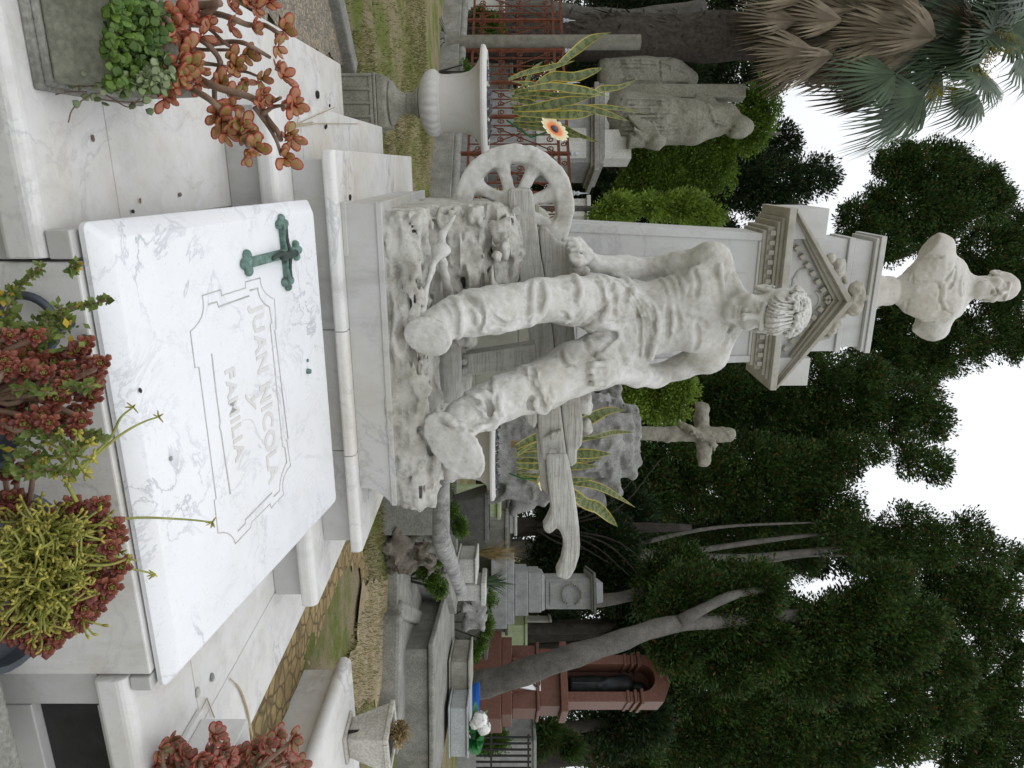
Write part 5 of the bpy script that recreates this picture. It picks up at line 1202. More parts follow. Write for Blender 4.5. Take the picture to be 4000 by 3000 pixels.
m.lathe((tb[0], tb[1], 0), [(0, zz[0]), (.15, zz[0]), (.175, zz[1]), (.19, zz[1]+.002), (.19, zz[2]), (.175, zz[2]), (.18, zz[2]-.05), (0, zz[2]-.06)], 28); m.build('tub_body', M['blue'], bb, smooth='auto')
# white hydrangea bouquet
hy = thing('bouquet', 'artificial white hydrangeas with bright green leaves on the marble box', 'flowers', PD(1832, 2830, 7.1)); rg = np.random.default_rng(4)
for (x, y), R0 in ((t8(908, 808), .072), (t8(932, 858), .062), (t8(880, 830), .05)):
    c_ = PD(x, y, 7.0); vs, fs = [], []
    for k in range(150):
        d = unit(rg.normal(0, 1, 3)); p = c_+d*R0*rg.uniform(.85, 1.08); u = unit(np.cross(d, rg.normal(0, 1, 3)))*.02; v = np.cross(d, u); b = len(vs); vs += [p-u-v, p+u-v+d*.004, p+u+v, p-u+v+d*.004]; fs.append((b, b+1, b+2, b+3))
    link_mesh('flower_head', npmesh('flower_head', vs, np.array(fs)), M['petalwhite'], hy)
def broad(mb, p, d, nrm, L, W):
    s = unit(np.cross(d, nrm)); pr = [(0, .06), (.3, .8), (.6, 1), (.85, .55), (1, .03)]; b = len(mb.v); vs = []
    for t, w in pr:
        q = p+d*L*t-nrm*L*.25*t*t; vs += [q-s*W*.5*w+nrm*W*.12*w, q, q+s*W*.5*w+nrm*W*.12*w]
    mb.add(vs, [f for i in range(4) for f in ((3*i, 3*i+1, 3*i+4, 3*i+3), (3*i+1, 3*i+2, 3*i+5, 3*i+4))])
m = MB()
for k in range(26):
    p = PD(*t8(845+rg.uniform(-10, 40), 800+rg.uniform(-20, 130)), 7.05); d = unit(RIGHT*rg.normal(0, 1)+UP*rg.uniform(.0, 1)-FWD*rg.uniform(0, .8)); broad(m, p, d, unit(UP-FWD*.6+rg.normal(0, .3, 3)), .17, .11)
m.build('leaves', M['petalgreen'], hy)
# red granite niche tomb, its near corner towards the camera
Dr = 11.0; gr = thing('niche_monument', 'red granite monument with arched niche behind the leaning trunk', 'monument', PD(1850, 2740, Dr)); axr = rot(RIGHT, -35); ayr = V(-axr[1], axr[0], 0)
Cn = PD(*t8(1450, 697), Dr); zR = lambda x: PD(*t8(x, 697), Dr)[2]; GW, GD = .70, .64
def GB(name, u0, u1, v0, v1, x0, x1, bev=.012, mb=None):
    """u: along the front, 0 at the near corner, negative to the left; v: depth; x: picture heights"""
    m = mb or MB(); q = Cn+axr*(u0+u1)/2+ayr*(v0+v1)/2; m.obox(q, axr, ayr, (u1-u0)/2, (v1-v0)/2, zR(x0) if x0 > 100 else -.05, zR(x1)); return m.build(name, M['redgranite'], gr, bevel=bev) if mb is None else None
def ring_(name, x0, x1, e): GB(name, -GW-e, e, -e, GD+e, x0, x1)
ring_('base_course', 0, 1040, .30); ring_('base_course', 1041, 1106, .22); ring_('lower_block', 1107, 1255, .12); ring_('string_course', 1256, 1276, .16); ring_('lower_block', 1277, 1404, .08); ring_('string_course', 1405, 1450, .17)
GB('pier', -GW, -GW+.14, 0, GD, 1451, 1830); GB('pier', -.15, 0, 0, GD, 1451, 1830); GB('niche_back', -GW+.14, -.15, GD-.12, GD-.003, 1451, 1905)
for u0, u1 in ((-GW, -GW+.14), (-.15, 0)):
    e = .02; GB('pier_band', u0-e, u1+e, -e, GD+e, 1816, 1835); GB('pier', u0, u1, 0, GD, 1836, 1861); GB('pier_band', u0-e*1.4, u1+e*1.4, -e*1.4, GD+e*1.4, 1862, 1880); GB('pier', u0, u1, 0, GD, 1881, 1900); GB('capital', u0-e*2, u1+e*2, -e*2, GD+e*2, 1901, 1922)
m = MB(); hw = (GW-.29)/2; o_ = Cn+axr*(-GW+.14+hw); o_[2] = zR(1922); P = [(cos(a)*hw, sin(a)*hw*1.02) for a in [pi*i/16 for i in range(17)]]
e1 = hw+.15; e0 = -hw-.14; tp_ = hw*1.02
Q = [(e1, 0), (e1, tp_+.10), (hw*.3, tp_+.24), (-hw*.6, tp_+.22), (e0, tp_+.08), (e0, 0)]
poly = [o_+axr*x+UP*z for x, z in Q]+[o_+axr*x+UP*z for x, z in P[::-1]]
m.prism(poly, ayr*GD); m.build('arch', M['redgranite'], gr)
GB('niche_back', -GW+.13, -.14, GD-.1, GD-.004, 1906, 2060)
pl0 = Cn+axr*(-.34)-ayr*.16; pn = unit(-ayr*.8+UP*.6); pu = np.cross(axr, pn); pu = pu if pu[2] > 0 else -pu; pc_ = pl0.copy(); pc_[2] = zR(1215)
pq = [pc_-axr*.20-pu*.20, pc_+axr*.20-pu*.20, pc_+axr*.20+pu*.20, pc_-axr*.20+pu*.20]
m = MB(); m.prism(pq, pn*.04); m.build('marble_plaque', M['slab'], gr); m = MB(); rc_ = pc_+axr*.09+pu*.09+pn*.06; m.tube([rc_+(axr*cos(a)+pu*sin(a))*.06 for a in np.linspace(0, 2*pi, 20)], .014, 8); m.build('ring_handle', M['black'], gr, smooth=True)
m = MB(); m.obox(pl0-axr*.02+ayr*.02, axr, ayr, .24, .10, zR(1107), zR(1180)); m.build('plaque_rest', M['redgranite'], gr, bevel=.01)
nw = thing('statue', 'dark bronze standing woman inside the arched red granite niche', 'statue', PD(*t8(1475, 600), Dr+.45)); N = lambda x, y, d=0: PD(*t8(x, y-14), Dr+.52+d)
K = SDF(N(1470, 610)-V(.35, .35, .02), N(1930, 610)+V(.35, .35, .08), .016)
K.chain([N(1470, 615), N(1610, 612), N(1720, 610), N(1800, 605)], [.15, .15, .13, .15], .05); K.ell(N(1890, 625), (.085, .10, .115), AX, .03); K.cap(N(1820, 612), N(1870, 620), .06, .05, .03); K.chain([N(1810, 575), N(1700, 580, -.05), N(1640, 610, -.12)], [.06, .05, .045], .03); K.chain([N(1800, 645), N(1700, 640, -.06), N(1640, 620, -.12)], [.06, .05, .045], .03)
for i in range(6): K.cap(N(1475, 590+i*11, -.13), N(1640, 592+i*8, -.12), .016, .012, .02)
K.build('figure', M['bronze'], nw, 2)
# grey pedestal monument in the middle distance
Dm = 11.0; c7c = lambda x, y: (1600+.4069*x, 1800+.4069*y)
gm = thing('pedestal_monument', 'grey pedestal monument with carved wreath and projecting cap under the plough handle tip', 'monument', PD(*c7c(900, 1280), Dm)); axm = rot(RIGHT, -10); aym = V(-axm[1], axm[0], 0)
def GM(nm, x0, x1, y0, y1, dep, d=0, fx=1, mat='greystone'):
    m = MB(); e0, e1 = PD(*c7c(x0, y0), Dm+d), PD(*c7c(x0, y1), Dm+d); m.obox((e0+e1)/2+aym*dep/2, axm, aym, np.linalg.norm((e1-e0)[:2])/2, dep/2, e0[2], PD(*c7c(x1, y0), Dm+d)[2], fx, fx); return m.build(nm, M[mat], gm, bevel=.012)
GM('base_course', 780, 935, 930, 1600, 2.2, -.5); GM('base_course', 935, 1005, 960, 1560, 1.8, -.35); GM('base_course', 1008, 1138, 1068, 1480, 1.5, -.2); GM('base_course', 1140, 1262, 1082, 1450, 1.3, -.1); GM('base_course', 1264, 1300, 1095, 1440, 1.2, -.05, .94)
GM('die', 1303, 1745, 1140, 1420, 1.0, 0, 1); GM('die_panel', 1345, 1655, 1172, 1385, .05, -.02); GM('cap_slab', 1747, 1765, 1100, 1440, 1.2, -.08); GM('cap_slab', 1766, 1790, 1080, 1475, 1.35, -.14, 1.0, 'darkconcrete'); GM('cap_top', 1792, 1860, 1165, 1370, .8, .1, .9)
m = MB(); wc_ = PD(*c7c(1555, 1282), Dm-.05)
for k in range(26):
    a = 2*pi*k/26
    if abs(a-0) < .45 or abs(a-2*pi) < .45: continue
    p = wc_+axm*.15*cos(a)*1.0+UP*.15*sin(a); m.tube([p-axm*.03*sin(a)+V(0, 0, .03*cos(a)), p-aym*.02, p+axm*.03*sin(a)-V(0, 0, .03*cos(a))], [.006, .022, .006], 6)
m.build('wreath', M['concrete'], gm); props(gm.children[-1], kind='stuff')
# white box, slabs and rough rock behind the walls
stonebox('stone_box', 'small white marble box on a kerb next to the yucca', 1783, 1862, 2178, 2285, 7.6, .5, M['palestone'])
def lump(nm, lab, x0, x1, y0, y1, D, mat, cat='rock', res=.03, amp=.05, seed=1):
    c_ = PD((x0+x1)/2, (y0+y1)/2, D); hz = (x1-x0)/2*D/FPX; hw = (y1-y0)/2*D/FPX; t = thing(nm, lab, cat, c_-V(0, 0, hz)); K = SDF(c_-V(hw+.2, hw+.2, hz+.15), c_+V(hw+.2, hw+.2, hz+.15), res); K.box(c_, (hw, hw*.7, hz), AX, min(hz, hw)*.3, .03); K.noise(amp, max(hz, .15), seed, 4); K.build('rock_mass', mat, t, 1); return t
lump('boulder', 'rough dark grey rock block beyond the dark plot wall', 1812, 1900, 2350, 2455, 8.4, M['rockpile'], seed=3)
for i, (lab, x0, x1, y0, y1, D, dep, mt) in enumerate((('long grey ledge tomb below the pedestal monument', 1900, 1985, 2060, 2480, 12.5, 1.2, 'concrete'), ('flat dark slab tomb under the plough handle', 1955, 1992, 1960, 2230, 13.5, 1.4, 'darkconcrete'), ('white stepped headstone under the handle fork', 1990, 2020, 2030, 2085, 14, .4, 'palestone'), ('pale green painted tomb seen past the right urn', 1870, 1955, 1900, 2020, 11.5, 1.0, 'palegreen'), ('low broken white tomb left of the boulder', 1800, 1898, 2285, 2350, 8.0, .4, 'palestone'), ('dark low tomb between the plot wall and the grey pedestal', 1850, 1905, 2300, 2560, 10, 1.2, 'darkconcrete'), ('far pale tomb left of the leaning trunk', 2020, 2060, 2440, 2560, 16, 1.0, 'palegreen'), ('small far white tomb between dark trunks', 2100, 2155, 2425, 2470, 18, .6, 'palestone'), ('far grey tomb at the right edge behind the railings', 2050, 2095, 2890, 3060, 13, 1.0, 'greystone'))):
    c_ = PD(x0, (y0+y1)/2, D); t = thing('tomb', lab, 'tomb', (c_[0], c_[1], 0)); m = MB(); a, b = PD(x0, y0, D), PD(x0, y1, D); ax_ = rot(RIGHT, (-1)**i*6); ay_ = V(-ax_[1], ax_[0], 0); hw = np.linalg.norm((b-a)[:2])/2; zt_ = PD(x1, y0, D)[2]
    m.obox((a+b)/2+ay_*dep/2, ax_, ay_, hw, dep/2, -.05, zt_-.06); m.build('tomb_block', M[mt], t, bevel=.012); m = MB(); m.obox((a+b)/2+ay_*dep/2, ax_, ay_, hw+.04, dep/2+.04, zt_-.058, zt_); m.build('cap_slab', M[mt], t, bevel=.012)
# rustic cross on a pile of rocks
Dc = 7.0; cR = lambda x, y: (2200+.3165*x, 1500+.3165*y); RC = lambda x, y, d=0: PD(*cR(x, y), Dc+d)
rp = thing('rock_pile', 'pile of grey boulders behind the right urn carrying a log cross', 'rocks', RC(100, 640)); rp.location[2] = 0
K = SDF(RC(500, 640)-V(.75, .7, 1.15), RC(500, 640)+V(.75, .7, .42), .017)
for x, y, r, d in ((0, 640, .42, .15), (200, 600, .40, .2), (150, 900, .30, .1), (330, 450, .24, 0), (380, 820, .30, 0), (560, 400, .19, .05), (600, 700, .24, -.05), (700, 900, .17, 0), (780, 420, .14, 0), (780, 620, .18, 0), (830, 800, .14, .05), (520, 980, .16, .1), (640, 560, .18, -.1), (450, 640, .25, -.12), (-200, 640, .5, .2), (-500, 640, .55, .2)): K.box(RC(x, y, d), V(r, r*.9, r*.75), np.array([unit(RNG.normal(0, 1, 3)*.3+RIGHT), FWD, UP]), r*.12, .015)
K.noise(.030, .22, 5, 2); K.noise(.030, .16, 6, 3, True); K.build('boulders', M['rockpile'], rp, 0)
lc = thing('log_cross', 'grey stone cross carved as logs with a rope garland on top of the boulders', 'cross', RC(880, 615))
K = SDF(RC(820, 615)-V(.5, .3, .05), RC(2150, 615)+V(.5, .3, .1), .012)
K.cap(RC(780, 612), RC(2040, 622), .077, .072, .02); aL, aR = RC(1700, 300, .10), RC(1745, 930, -.10); K.cap(aL, aR, .072, .066, .02); K.box(RC(2170, 625), (.12, .12, .03), AX, .01, .01, '-')
K.noise(.009, .07, 4, 3); K.build('logs', M['logcross'], lc, 1)
K = SDF(RC(1400, 615)-V(.4, .35, .05), RC(1950, 615)+V(.4, .35, .1), .010)
K.chain([RC(1450, 500, -.02), RC(1560, 550, -.09), RC(1700, 640, -.11), RC(1830, 700, -.10), RC(1860, 760, -.04)], [.03, .034, .034, .034, .03], .02)
for k in range(46):
    t = k/45; p = RC(1450+420*t, 500+260*t, -.03-.09*sin(pi*t)); K.ell(p+RNG.normal(0, .018, 3), (.016, .016, .016), None, .006)
K.build('garland', M['logcross'], lc, 1)
# railing at the far right edge
rl = thing('railing', 'thin dark railing at the right edge behind the marble box', 'railing', PD(1850, 2950, 10.5))
m = MB()
for k in range(9): p = PD(1860, 2880+k*24, 10.5); m.obox(p, RIGHT, FWD, .012, .012, p[2], PD(2075, 2880, 10.5)[2])
a, b = PD(2060, 2870, 10.5), PD(2060, 3080, 10.5); wallseg(m, a, b, .03, a[2], a[2]+.03); wallseg(m, a, b, .03, a[2]-.55, a[2]-.52); m.build('bars', M['black'], rl)
# ================================================================ foreground plants
def leaf_arrays():
    return dict(v=[], f=[], rim=[], n=0)
def lens_leaf(A, p, d, nrm, L, W, th=.12, n=12, cup=.15):
    """thick round-ended leaf: top and bottom skins; rim attribute 0 centre..1 edge"""
    s = unit(np.cross(d, nrm)); nrm = np.cross(s, d); b = A['n']; vs, rim = [], []
    def P(t, q, h):  # t along, q across
        return p+d*L*t+s*W*.5*q+nrm*(h+cup*L*(t-.3)**2)
    c = P(.55, 0, th*W); cb = P(.55, 0, -th*W); vs += [c, cb]; rim += [0, 0]
    for fr, hh in ((.62, .78), (1, .0)):
        for j in range(n):
            a = 2*pi*j/n; ct, st = cos(a), sin(a); t = .55+fr*(.45*ct if ct > 0 else .55*ct); q = fr*st*(1 if ct > -.2 else max(.12, 1-(-ct-.2)*1.0)); vs.append(P(t, q, th*W*hh)); rim.append(fr)
    for j in range(n):
        a = 2*pi*j/n; ct, st = cos(a), sin(a); fr = .62; t = .55+fr*(.45*ct if ct > 0 else .55*ct); q = fr*st*(1 if ct > -.2 else max(.12, 1-(-ct-.2))); vs.append(P(t, q, -th*W*.78)); rim.append(fr)
    f = []
    for j in range(n):
        k = (j+1) % n; f += [(b, b+2+j, b+2+k), (b+2+j, b+2+n+j, b+2+n+k), (b+2+j, b+2+n+k, b+2+k), (b+1, b+2+2*n+k, b+2+2*n+j), (b+2+2*n+j, b+2+2*n+k, b+2+n+k), (b+2+2*n+j, b+2+n+k, b+2+n+j)]
    A['v'] += vs; A['f'] += f; A['rim'] += rim; A['n'] += len(vs)
def leaf_obj(A, name, mat, parent):
    me = npmesh(name, A['v'], np.array(A['f'])); t = me.attributes.new('rim', 'FLOAT', 'POINT'); t.data.foreach_set('value', np.array(A['rim'], np.float32)); return link_mesh(name, me, mat, parent, True)
def cluster(A, p, axis, n, L, W, rg, spread=.9):
    axis = unit(axis); u = unit(np.cross(axis, V(.31, .2, .9))); v = np.cross(axis, u)
    for k in range(n):
        a = k*2.4+rg.uniform(-.3, .3); el = spread*(1-.75*k/n)+rg.normal(0, .12); d = unit((u*cos(a)+v*sin(a))*sin(el+.25)+axis*cos(el+.25)); s = rg.uniform(.75, 1.1)*(1-.25*k/n)
        lens_leaf(A, p-axis*.01*(k/n), d, unit(axis-d*np.dot(axis, d)+rg.normal(0, .1, 3)), L*s, W*s)
c1_ = lambda x, y: (.6058*x, .6058*y)
# stone box planter, left
bx = thing('planter_box', 'mossy grey stone box planter at the left edge holding the jade plant', 'planter', (-.36, 1.60, .10)); m = MB()
x1, y0 = -.150, 1.452; m.box(-.62, x1, y0, y0+.36, .132, .262, .004, .004); m.build('box_body', M['mossbox'], bx, bevel=.006)
m = MB(); m.box(-.63, x1+.014, y0-.014, y0+.375, .1005, .118); m.box(-.626, x1+.007, y0-.007, y0+.368, .118, .131, .004, .004); m.build('base_moulding', M['concrete'], bx, bevel=.004)
jd = thing('jade_plant', 'large red-edged jade plant with bare brown stems leaning over the steps', 'plant', (-.36, 1.60, .262)); rg = np.random.default_rng(12)
STM = [([(860, 60), (1000, 90), (1040, 170), (1050, 290), (1010, 400), (1020, 500), (1060, 560)], .0085, 1.50), ([(1000, -60), (1200, 20), (1390, 30), (1280, 110), (1200, 190), (1330, 280), (1420, 400), (1385, 530), (1390, 690), (1420, 740)], .0095, 1.62), ([(1050, 420), (1230, 480), (1390, 560), (1640, 640), (1720, 760), (1790, 850), (1810, 900)], .010, 1.56), ([(1080, 520), (1200, 560), (1350, 640), (1470, 760), (1560, 880), (1600, 940)], .009, 1.50),
       ([(1280, 110), (1390, 90), (1500, 120), (1600, 160), (1700, 160), (1790, 210)], .009, 1.66), ([(1330, 290), (1480, 270), (1580, 280), (1690, 340), (1740, 370)], .007, 1.62), ([(1640, 690), (1720, 800), (1780, 900), (1812, 1000)], .006, 1.55), ([(1450, 500), (1560, 460), (1660, 490)], .005, 1.64), ([(1230, 160), (1340, 180), (1440, 270), (1530, 330)], .006, 1.66), ([(1180, 300), (1300, 320), (1480, 322)], .006, 1.64), ([(1240, 400), (1370, 415), (1460, 430)], .006, 1.6), ([(1640, 660), (1750, 655), (1810, 630)], .006, 1.56), ([(1690, 740), (1760, 690), (1840, 680)], .006, 1.56), ([(1090, -20), (1220, 40), (1420, 20)], .014, 1.6), ([(1340, 560), (1400, 480), (1420, 400)], .006, 1.6), ([(980, 40), (1010, 100), (1090, 130)], .010, 1.46), ([(820, 70), (930, 85), (1000, 90)], .010, 1.46)]
m = MB()
for pl, r, D in STM:
    P = crom([PD(*c1_(*p), D+.03*sin(i*2.1)) for i, p in enumerate(pl)], 5); m.tube(P, [.78*r*(1.15-.45*i/len(P))*(1+.06*(i % 3 == 0)) for i in range(len(P))], 8)
m.build('stem_tangle', M['stem'], jd, smooth=True)
A = leaf_arrays()
CL = [(1640, 180, 1.66), (1830, 200, 1.66), (1790, 300, 1.65), (1790, 440, 1.63), (1830, 490, 1.62), (1860, 640, 1.57), (1900, 680, 1.57), (1690, 660, 1.55), (1720, 620, 1.55), (1850, 860, 1.56), (1880, 890, 1.55), (1640, 960, 1.5), (1600, 1000, 1.5), (1840, 1020, 1.55), (1480, 700, 1.55), (1430, 790, 1.5), (1400, 740, 1.5), (1060, 640, 1.48), (1070, 560, 1.48), (1180, 250, 1.56), (1090, 450, 1.46), (950, 455, 1.46), (1240, 120, 1.6), (1310, 230, 1.6), (1520, 430, 1.6), (1690, 520, 1.62), (1590, 350, 1.62), (1490, 30, 1.64), (1610, 20, 1.66), (1480, 160, 1.64), (1570, 530, 1.6), (1480, 610, 1.56), (1120, 190, 1.52), (1230, 330, 1.52), (1230, 430, 1.5), (1170, 470, 1.47), (1290, 470, 1.54), (1060, 250, 1.48), (1150, 540, 1.47), (1270, 540, 1.54), (1090, 100, 1.5), (1180, 110, 1.56), (1460, 860, 1.5), (1560, 800, 1.52), (1600, 850, 1.5), (1740, 10, 1.68), (1650, 60, 1.66), (1420, 540, 1.58), (1350, 150, 1.62), (1500, 390, 1.6), (1180, 390, 1.5)]
for x, y, D in CL:
    big = rg.uniform(.8, 1.15); ax_ = unit(UP*rg.uniform(.2, 1)+RIGHT*rg.uniform(-.2, .8)-FWD*rg.uniform(0, .9)); cluster(A, PD(*c1_(x, y), D), ax_, int(rg.integers(5, 9)), .040*big, .025*big, rg, 1.1)
leaf_obj(A, 'leaves', M['jade'], jd)
# ivy over the planter
iv = thing('ivy', 'green and variegated ivy trailing over the rim of the left planter', 'plant', (-.30, 1.6, .262)); A = leaf_arrays(); B2 = leaf_arrays()
for k in range(760):
    t = rg.uniform(); 
    if k < 520:
        x, y = rg.uniform(700, 1060), rg.uniform(-30, 560); x += (y > 400)*rg.uniform(0, 60)
        if y < 330 and x > 960 and rg.uniform() < .5: continue
        D = 1.29+rg.uniform(0, .05)+max(0, x-720)*.00035; A_ = A; s = rg.uniform(.013, .024)
    else:
        t = rg.uniform()**.8; x = 780+t*260+rg.normal(0, 36)-(1-t)*rg.uniform(0, 300)*(rg.uniform() < .35); y = 500+rg.normal(0, 40)+.12*(1000-x)*.5; y = min(y, 690); D = 1.36+rg.uniform(-.02, .05); A_ = B2; s = rg.uniform(.010, .019)
    d = unit(rg.normal(0, 1, 3)+UP*.2+RIGHT*.3); nn = unit(-FWD*.8+UP*.7+rg.normal(0, .5, 3)); d = unit(d-nn*np.dot(d, nn)); lens_leaf(A_, PD(*c1_(x, y), D), d, nn, s, s*1.1, .02, 8, .1)
leaf_obj(A, 'leaves', M['ivy'], iv); leaf_obj(B2, 'trailing_leaves', M['ivypale'], iv); m = MB()
for pl in ([(760, 520), (560, 560), (420, 540), (250, 510), (90, 470)], [(900, 640), (820, 690), (640, 600), (480, 690), (440, 790)], [(980, 620), (880, 660), (620, 640)], [(300, 630), (420, 595), (560, 590)]): m.tube(crom([PD(*c1_(*p), 1.40) for p in pl], 5), .0013, 5)
m.build('runners', M['stem'], iv, smooth=True); A = leaf_arrays()
for x, y in ((90, 465), (155, 470), (205, 460), (250, 515), (320, 495), (380, 555), (410, 510), (470, 580), (535, 555), (560, 600), (590, 650), (670, 680), (490, 700), (880, 690), (990, 700), (620, 620)): lens_leaf(A, PD(*c1_(x, y), 1.395), unit(rg.normal(0, 1, 3)), unit(-FWD+UP*.5), .017, .018, .02, 6)
leaf_obj(A, 'runner_leaves', M['ivypale'], iv)
# marble box and jade plant, lower right
bx = thing('planter_box', 'small white marble box at the lower right corner of the tomb step', 'planter', (1.68, 1.80, .10)); m = MB()
bq = PZ(762, 2806, .10); br = PZ(770, 2990, .10); dx = V(1, 0, 0); m.box(bq[0], bq[0]+.36, bq[1]-.30, bq[1], .118, .250, .0, .0); m.build('box_body', M['marble'], bx, bevel=.004)
m = MB(); m.box(bq[0]-.018, bq[0]+.378, bq[1]-.318, bq[1]+.018, .1005, .118); m.build('base_slab', M['marble'], bx, bevel=.004)
m = MB(); m.box(bq[0]+.06, bq[0]+.30, bq[1]-.24, bq[1]-.06, .2502, .254); m.build('soil', M['darkbark'], bx)
jd = thing('jade_plant', 'small dense jade plant with dusky red leaves at the bottom right', 'plant', (1.75, 1.75, .252)); A = leaf_arrays(); m = MB(); c7_ = lambda x, y: (.6058*x, 2000+.6058*y)
CL = [(1040, 1540), (1100, 1490), (1130, 1530), (1180, 1560), (1080, 1600), (1150, 1620), (1220, 1600), (1290, 1600), (1340, 1560), (1390, 1440), (1380, 1620), (1440, 1540), (1480, 1600), (1560, 1580), (1600, 1620), (1640, 1540), (1690, 1570), (1720, 1500), (1790, 1450), (1810, 1540), (1850, 1580), (1890, 1470), (1880, 1620), (1760, 1620), (1690, 1640), (1930, 1640), (1440, 1650), (1250, 1660), (1530, 1650), (1600, 1660), (1000, 1640), (1330, 1680), (1850, 1680), (1700, 1700), (1550, 1720), (1400, 1720), (1200, 1710), (1080, 1690)]
for i, (x, y) in enumerate(CL):
    D = 1.72+.12*((i*5) % 7)/7+(x > 1500)*.16; p = PD(*c7_(x, y), D); root = PD(*c7_(1350+(x-1350)*.35, 1800), D-.02); m.tube(crom([root, (root+p)/2+rg.normal(0, .015, 3), p], 4), [.008]*5+[.006]*4, 6)
    cluster(A, p, unit(UP*rg.uniform(.4, 1)+RIGHT*rg.uniform(-.7, .4)-FWD*rg.uniform(0, .7)), int(rg.integers(7, 11)), .040, .027, rg, 1.1)
m.build('stem_tangle', M['stem'], jd, smooth=True); leaf_obj(A, 'leaves', M['jadedark'], jd)

# pots of succulents in front of the door panel
led = MB(); led.box(.15, 1.35, .75, 1.30, -1.0, -.12); lo_ = led.build('stone_ledge', M['concrete'], None, bevel=.01, loc=(.75, 1.0, -.12)); props(lo_, 'low stone ledge carrying the flower pots in front of the tomb door', 'ledge')
def pot(lab, x, y, D, r):
    c_ = PD(x, y, D); t = thing('flower_pot', lab, 'pot', (c_[0], c_[1], -.12), 'pots before the tomb door'); m = MB(); zt = c_[2]
    m.lathe((c_[0], c_[1], 0), [(0, -.12), (r*.68, -.12), (r*.95, zt-.03), (r*1.03, zt-.028), (r*1.04, zt), (r*.96, zt), (r*.94, zt-.03), (0, zt-.035)], 32); m.build('pot_body', M['bluepot'], t, smooth='auto'); return c_
pA = pot('blue-grey pot of rosettes and yellow-green sticks below the slab', 60, 2270, 1.26, .150); pB = pot('dark pot of red rosettes and weeds below the ring handle', -70, 1560, 1.14, .12)
rt = lambda x, y: (.4521*x, 1000+.4521*y)
def rosette(A, c_, nrm, R, rg):
    nrm = unit(nrm); u = unit(np.cross(nrm, V(.2, .5, .8))); v = np.cross(nrm, u)
    for k in range(20):
        fr = k/19; a = k*2.39996; el = .12+1.30*fr; d = unit((u*cos(a)+v*sin(a))*sin(el)+nrm*cos(el)); L = R*(.30+.70*fr); n2 = unit(nrm-d*np.dot(nrm, d)+1e-3*u)
        b = A['n']; lens_leaf(A, c_+nrm*R*.25*(1-fr), d, n2, L, L*.62, .10, 6, .35)
        for i in range(b, A['n']): A['rim'][i] = .05+fr*.9
ra_ = thing('succulent', 'dusky red rosette succulent with green hearts below the ring handle', 'plant', PD(150, 1450, 1.12)); m = MB()
for (x, y), R in (((75, 700), .024), ((240, 830), .033), ((130, 790), .028), ((480, 880), .034), ((700, 850), .036), ((800, 915), .024), ((885, 925), .026), ((740, 760), .026), ((190, 1000), .038), ((500, 1240), .036), ((780, 1240), .033), ((685, 1310), .024), ((350, 1370), .034), ((700, 1420), .028), ((20, 1420), .03), ((820, 1080), .026), ((660, 1060), .026), ((730, 940), .026), ((590, 1060), .024), ((20, 760), .03), ((300, 690), .026), ((60, 1150), .03), ((240, 1230), .028), ((850, 1000), .022), ((160, 640), .026), ((330, 900), .03), ((400, 1030), .028), ((570, 960), .024), ((120, 880), .03), ((60, 980), .03), ((300, 1060), .026), ((540, 1120), .024), ((170, 1230), .03), ((230, 1440), .032), ((420, 1440), .026), ((560, 1420), .026), ((640, 1500), .024), ((100, 1480), .03), ((330, 760), .022), ((30, 900), .03), ((820, 1150), .024), ((760, 1010), .026), ((600, 1180), .026), ((100, 1330), .03), ((450, 1340), .024)):
    D = 1.10+rg.uniform(-.04, .06); p = PD(*rt(x, y), D); A = leaf_arrays(); rosette(A, p, -FWD*.8+UP*rg.uniform(.2, .8)+RIGHT*rg.uniform(-.4, .4), R*.80, rg); leaf_obj(A, 'rosette', M['rosette'], ra_); root = PD(-60, 1560+(y-1000)*.1, 1.10); m.tube(crom([root, p*.5+root*.5+rg.normal(0, .02, 3), p+FWD*.015], 4), .0045, 6)
m.build('stem_tangle', M['stem'], ra_, smooth=True)
tl = lambda x, y: (.9346*x, 1000+.9346*y)
rb_ = thing('succulent', 'large mound of red rosettes spilling over the blue-grey pot', 'plant', pA); m = MB()
cen = [(330, 1080), (420, 1090), (370, 1140), (450, 1130), (480, 1180), (300, 1160), (390, 1210), (340, 1230), (290, 1280), (360, 1270), (430, 1260), (250, 1330), (320, 1350), (400, 1330), (460, 1380), (420, 1420), (370, 1400), (300, 1430), (350, 1460), (280, 1480), (220, 1520), (300, 1530), (350, 1520), (180, 1570), (240, 1580), (290, 1560), (120, 1600), (200, 1610), (150, 1560), (100, 1560), (60, 1580), (230, 1400), (210, 1460), (140, 1500), (60, 1010), (20, 1030), (90, 1050), (40, 1070), (150, 880), (70, 920), (20, 890), (250, 1100), (440, 1200), (480, 1140), (270, 1180), (310, 1310), (440, 1340), (480, 1300), (260, 1420), (390, 1470), (330, 1500), (180, 1440), (100, 1450), (60, 1500), (30, 1540), (150, 1610), (250, 1240), (410, 1160), (350, 1060), (300, 1040), (420, 1040), (470, 1240)]
for x, y in cen:
    x += rg.normal(0, 6); y += rg.normal(0, 6); D = 1.20+rg.uniform(-.03, .05); p = PD(*tl(x, y), D); out = unit((p-pA)*1.0+UP*.06-FWD*.06); A = leaf_arrays(); rosette(A, p, out-FWD*.6, rg.uniform(.022, .031), rg); leaf_obj(A, 'rosette', M['rosette'], rb_); m.tube(crom([pA-UP*.02, (p+pA)/2, p], 4), .0045, 6)
m.build('stem_tangle', M['stem'], rb_, smooth=True)
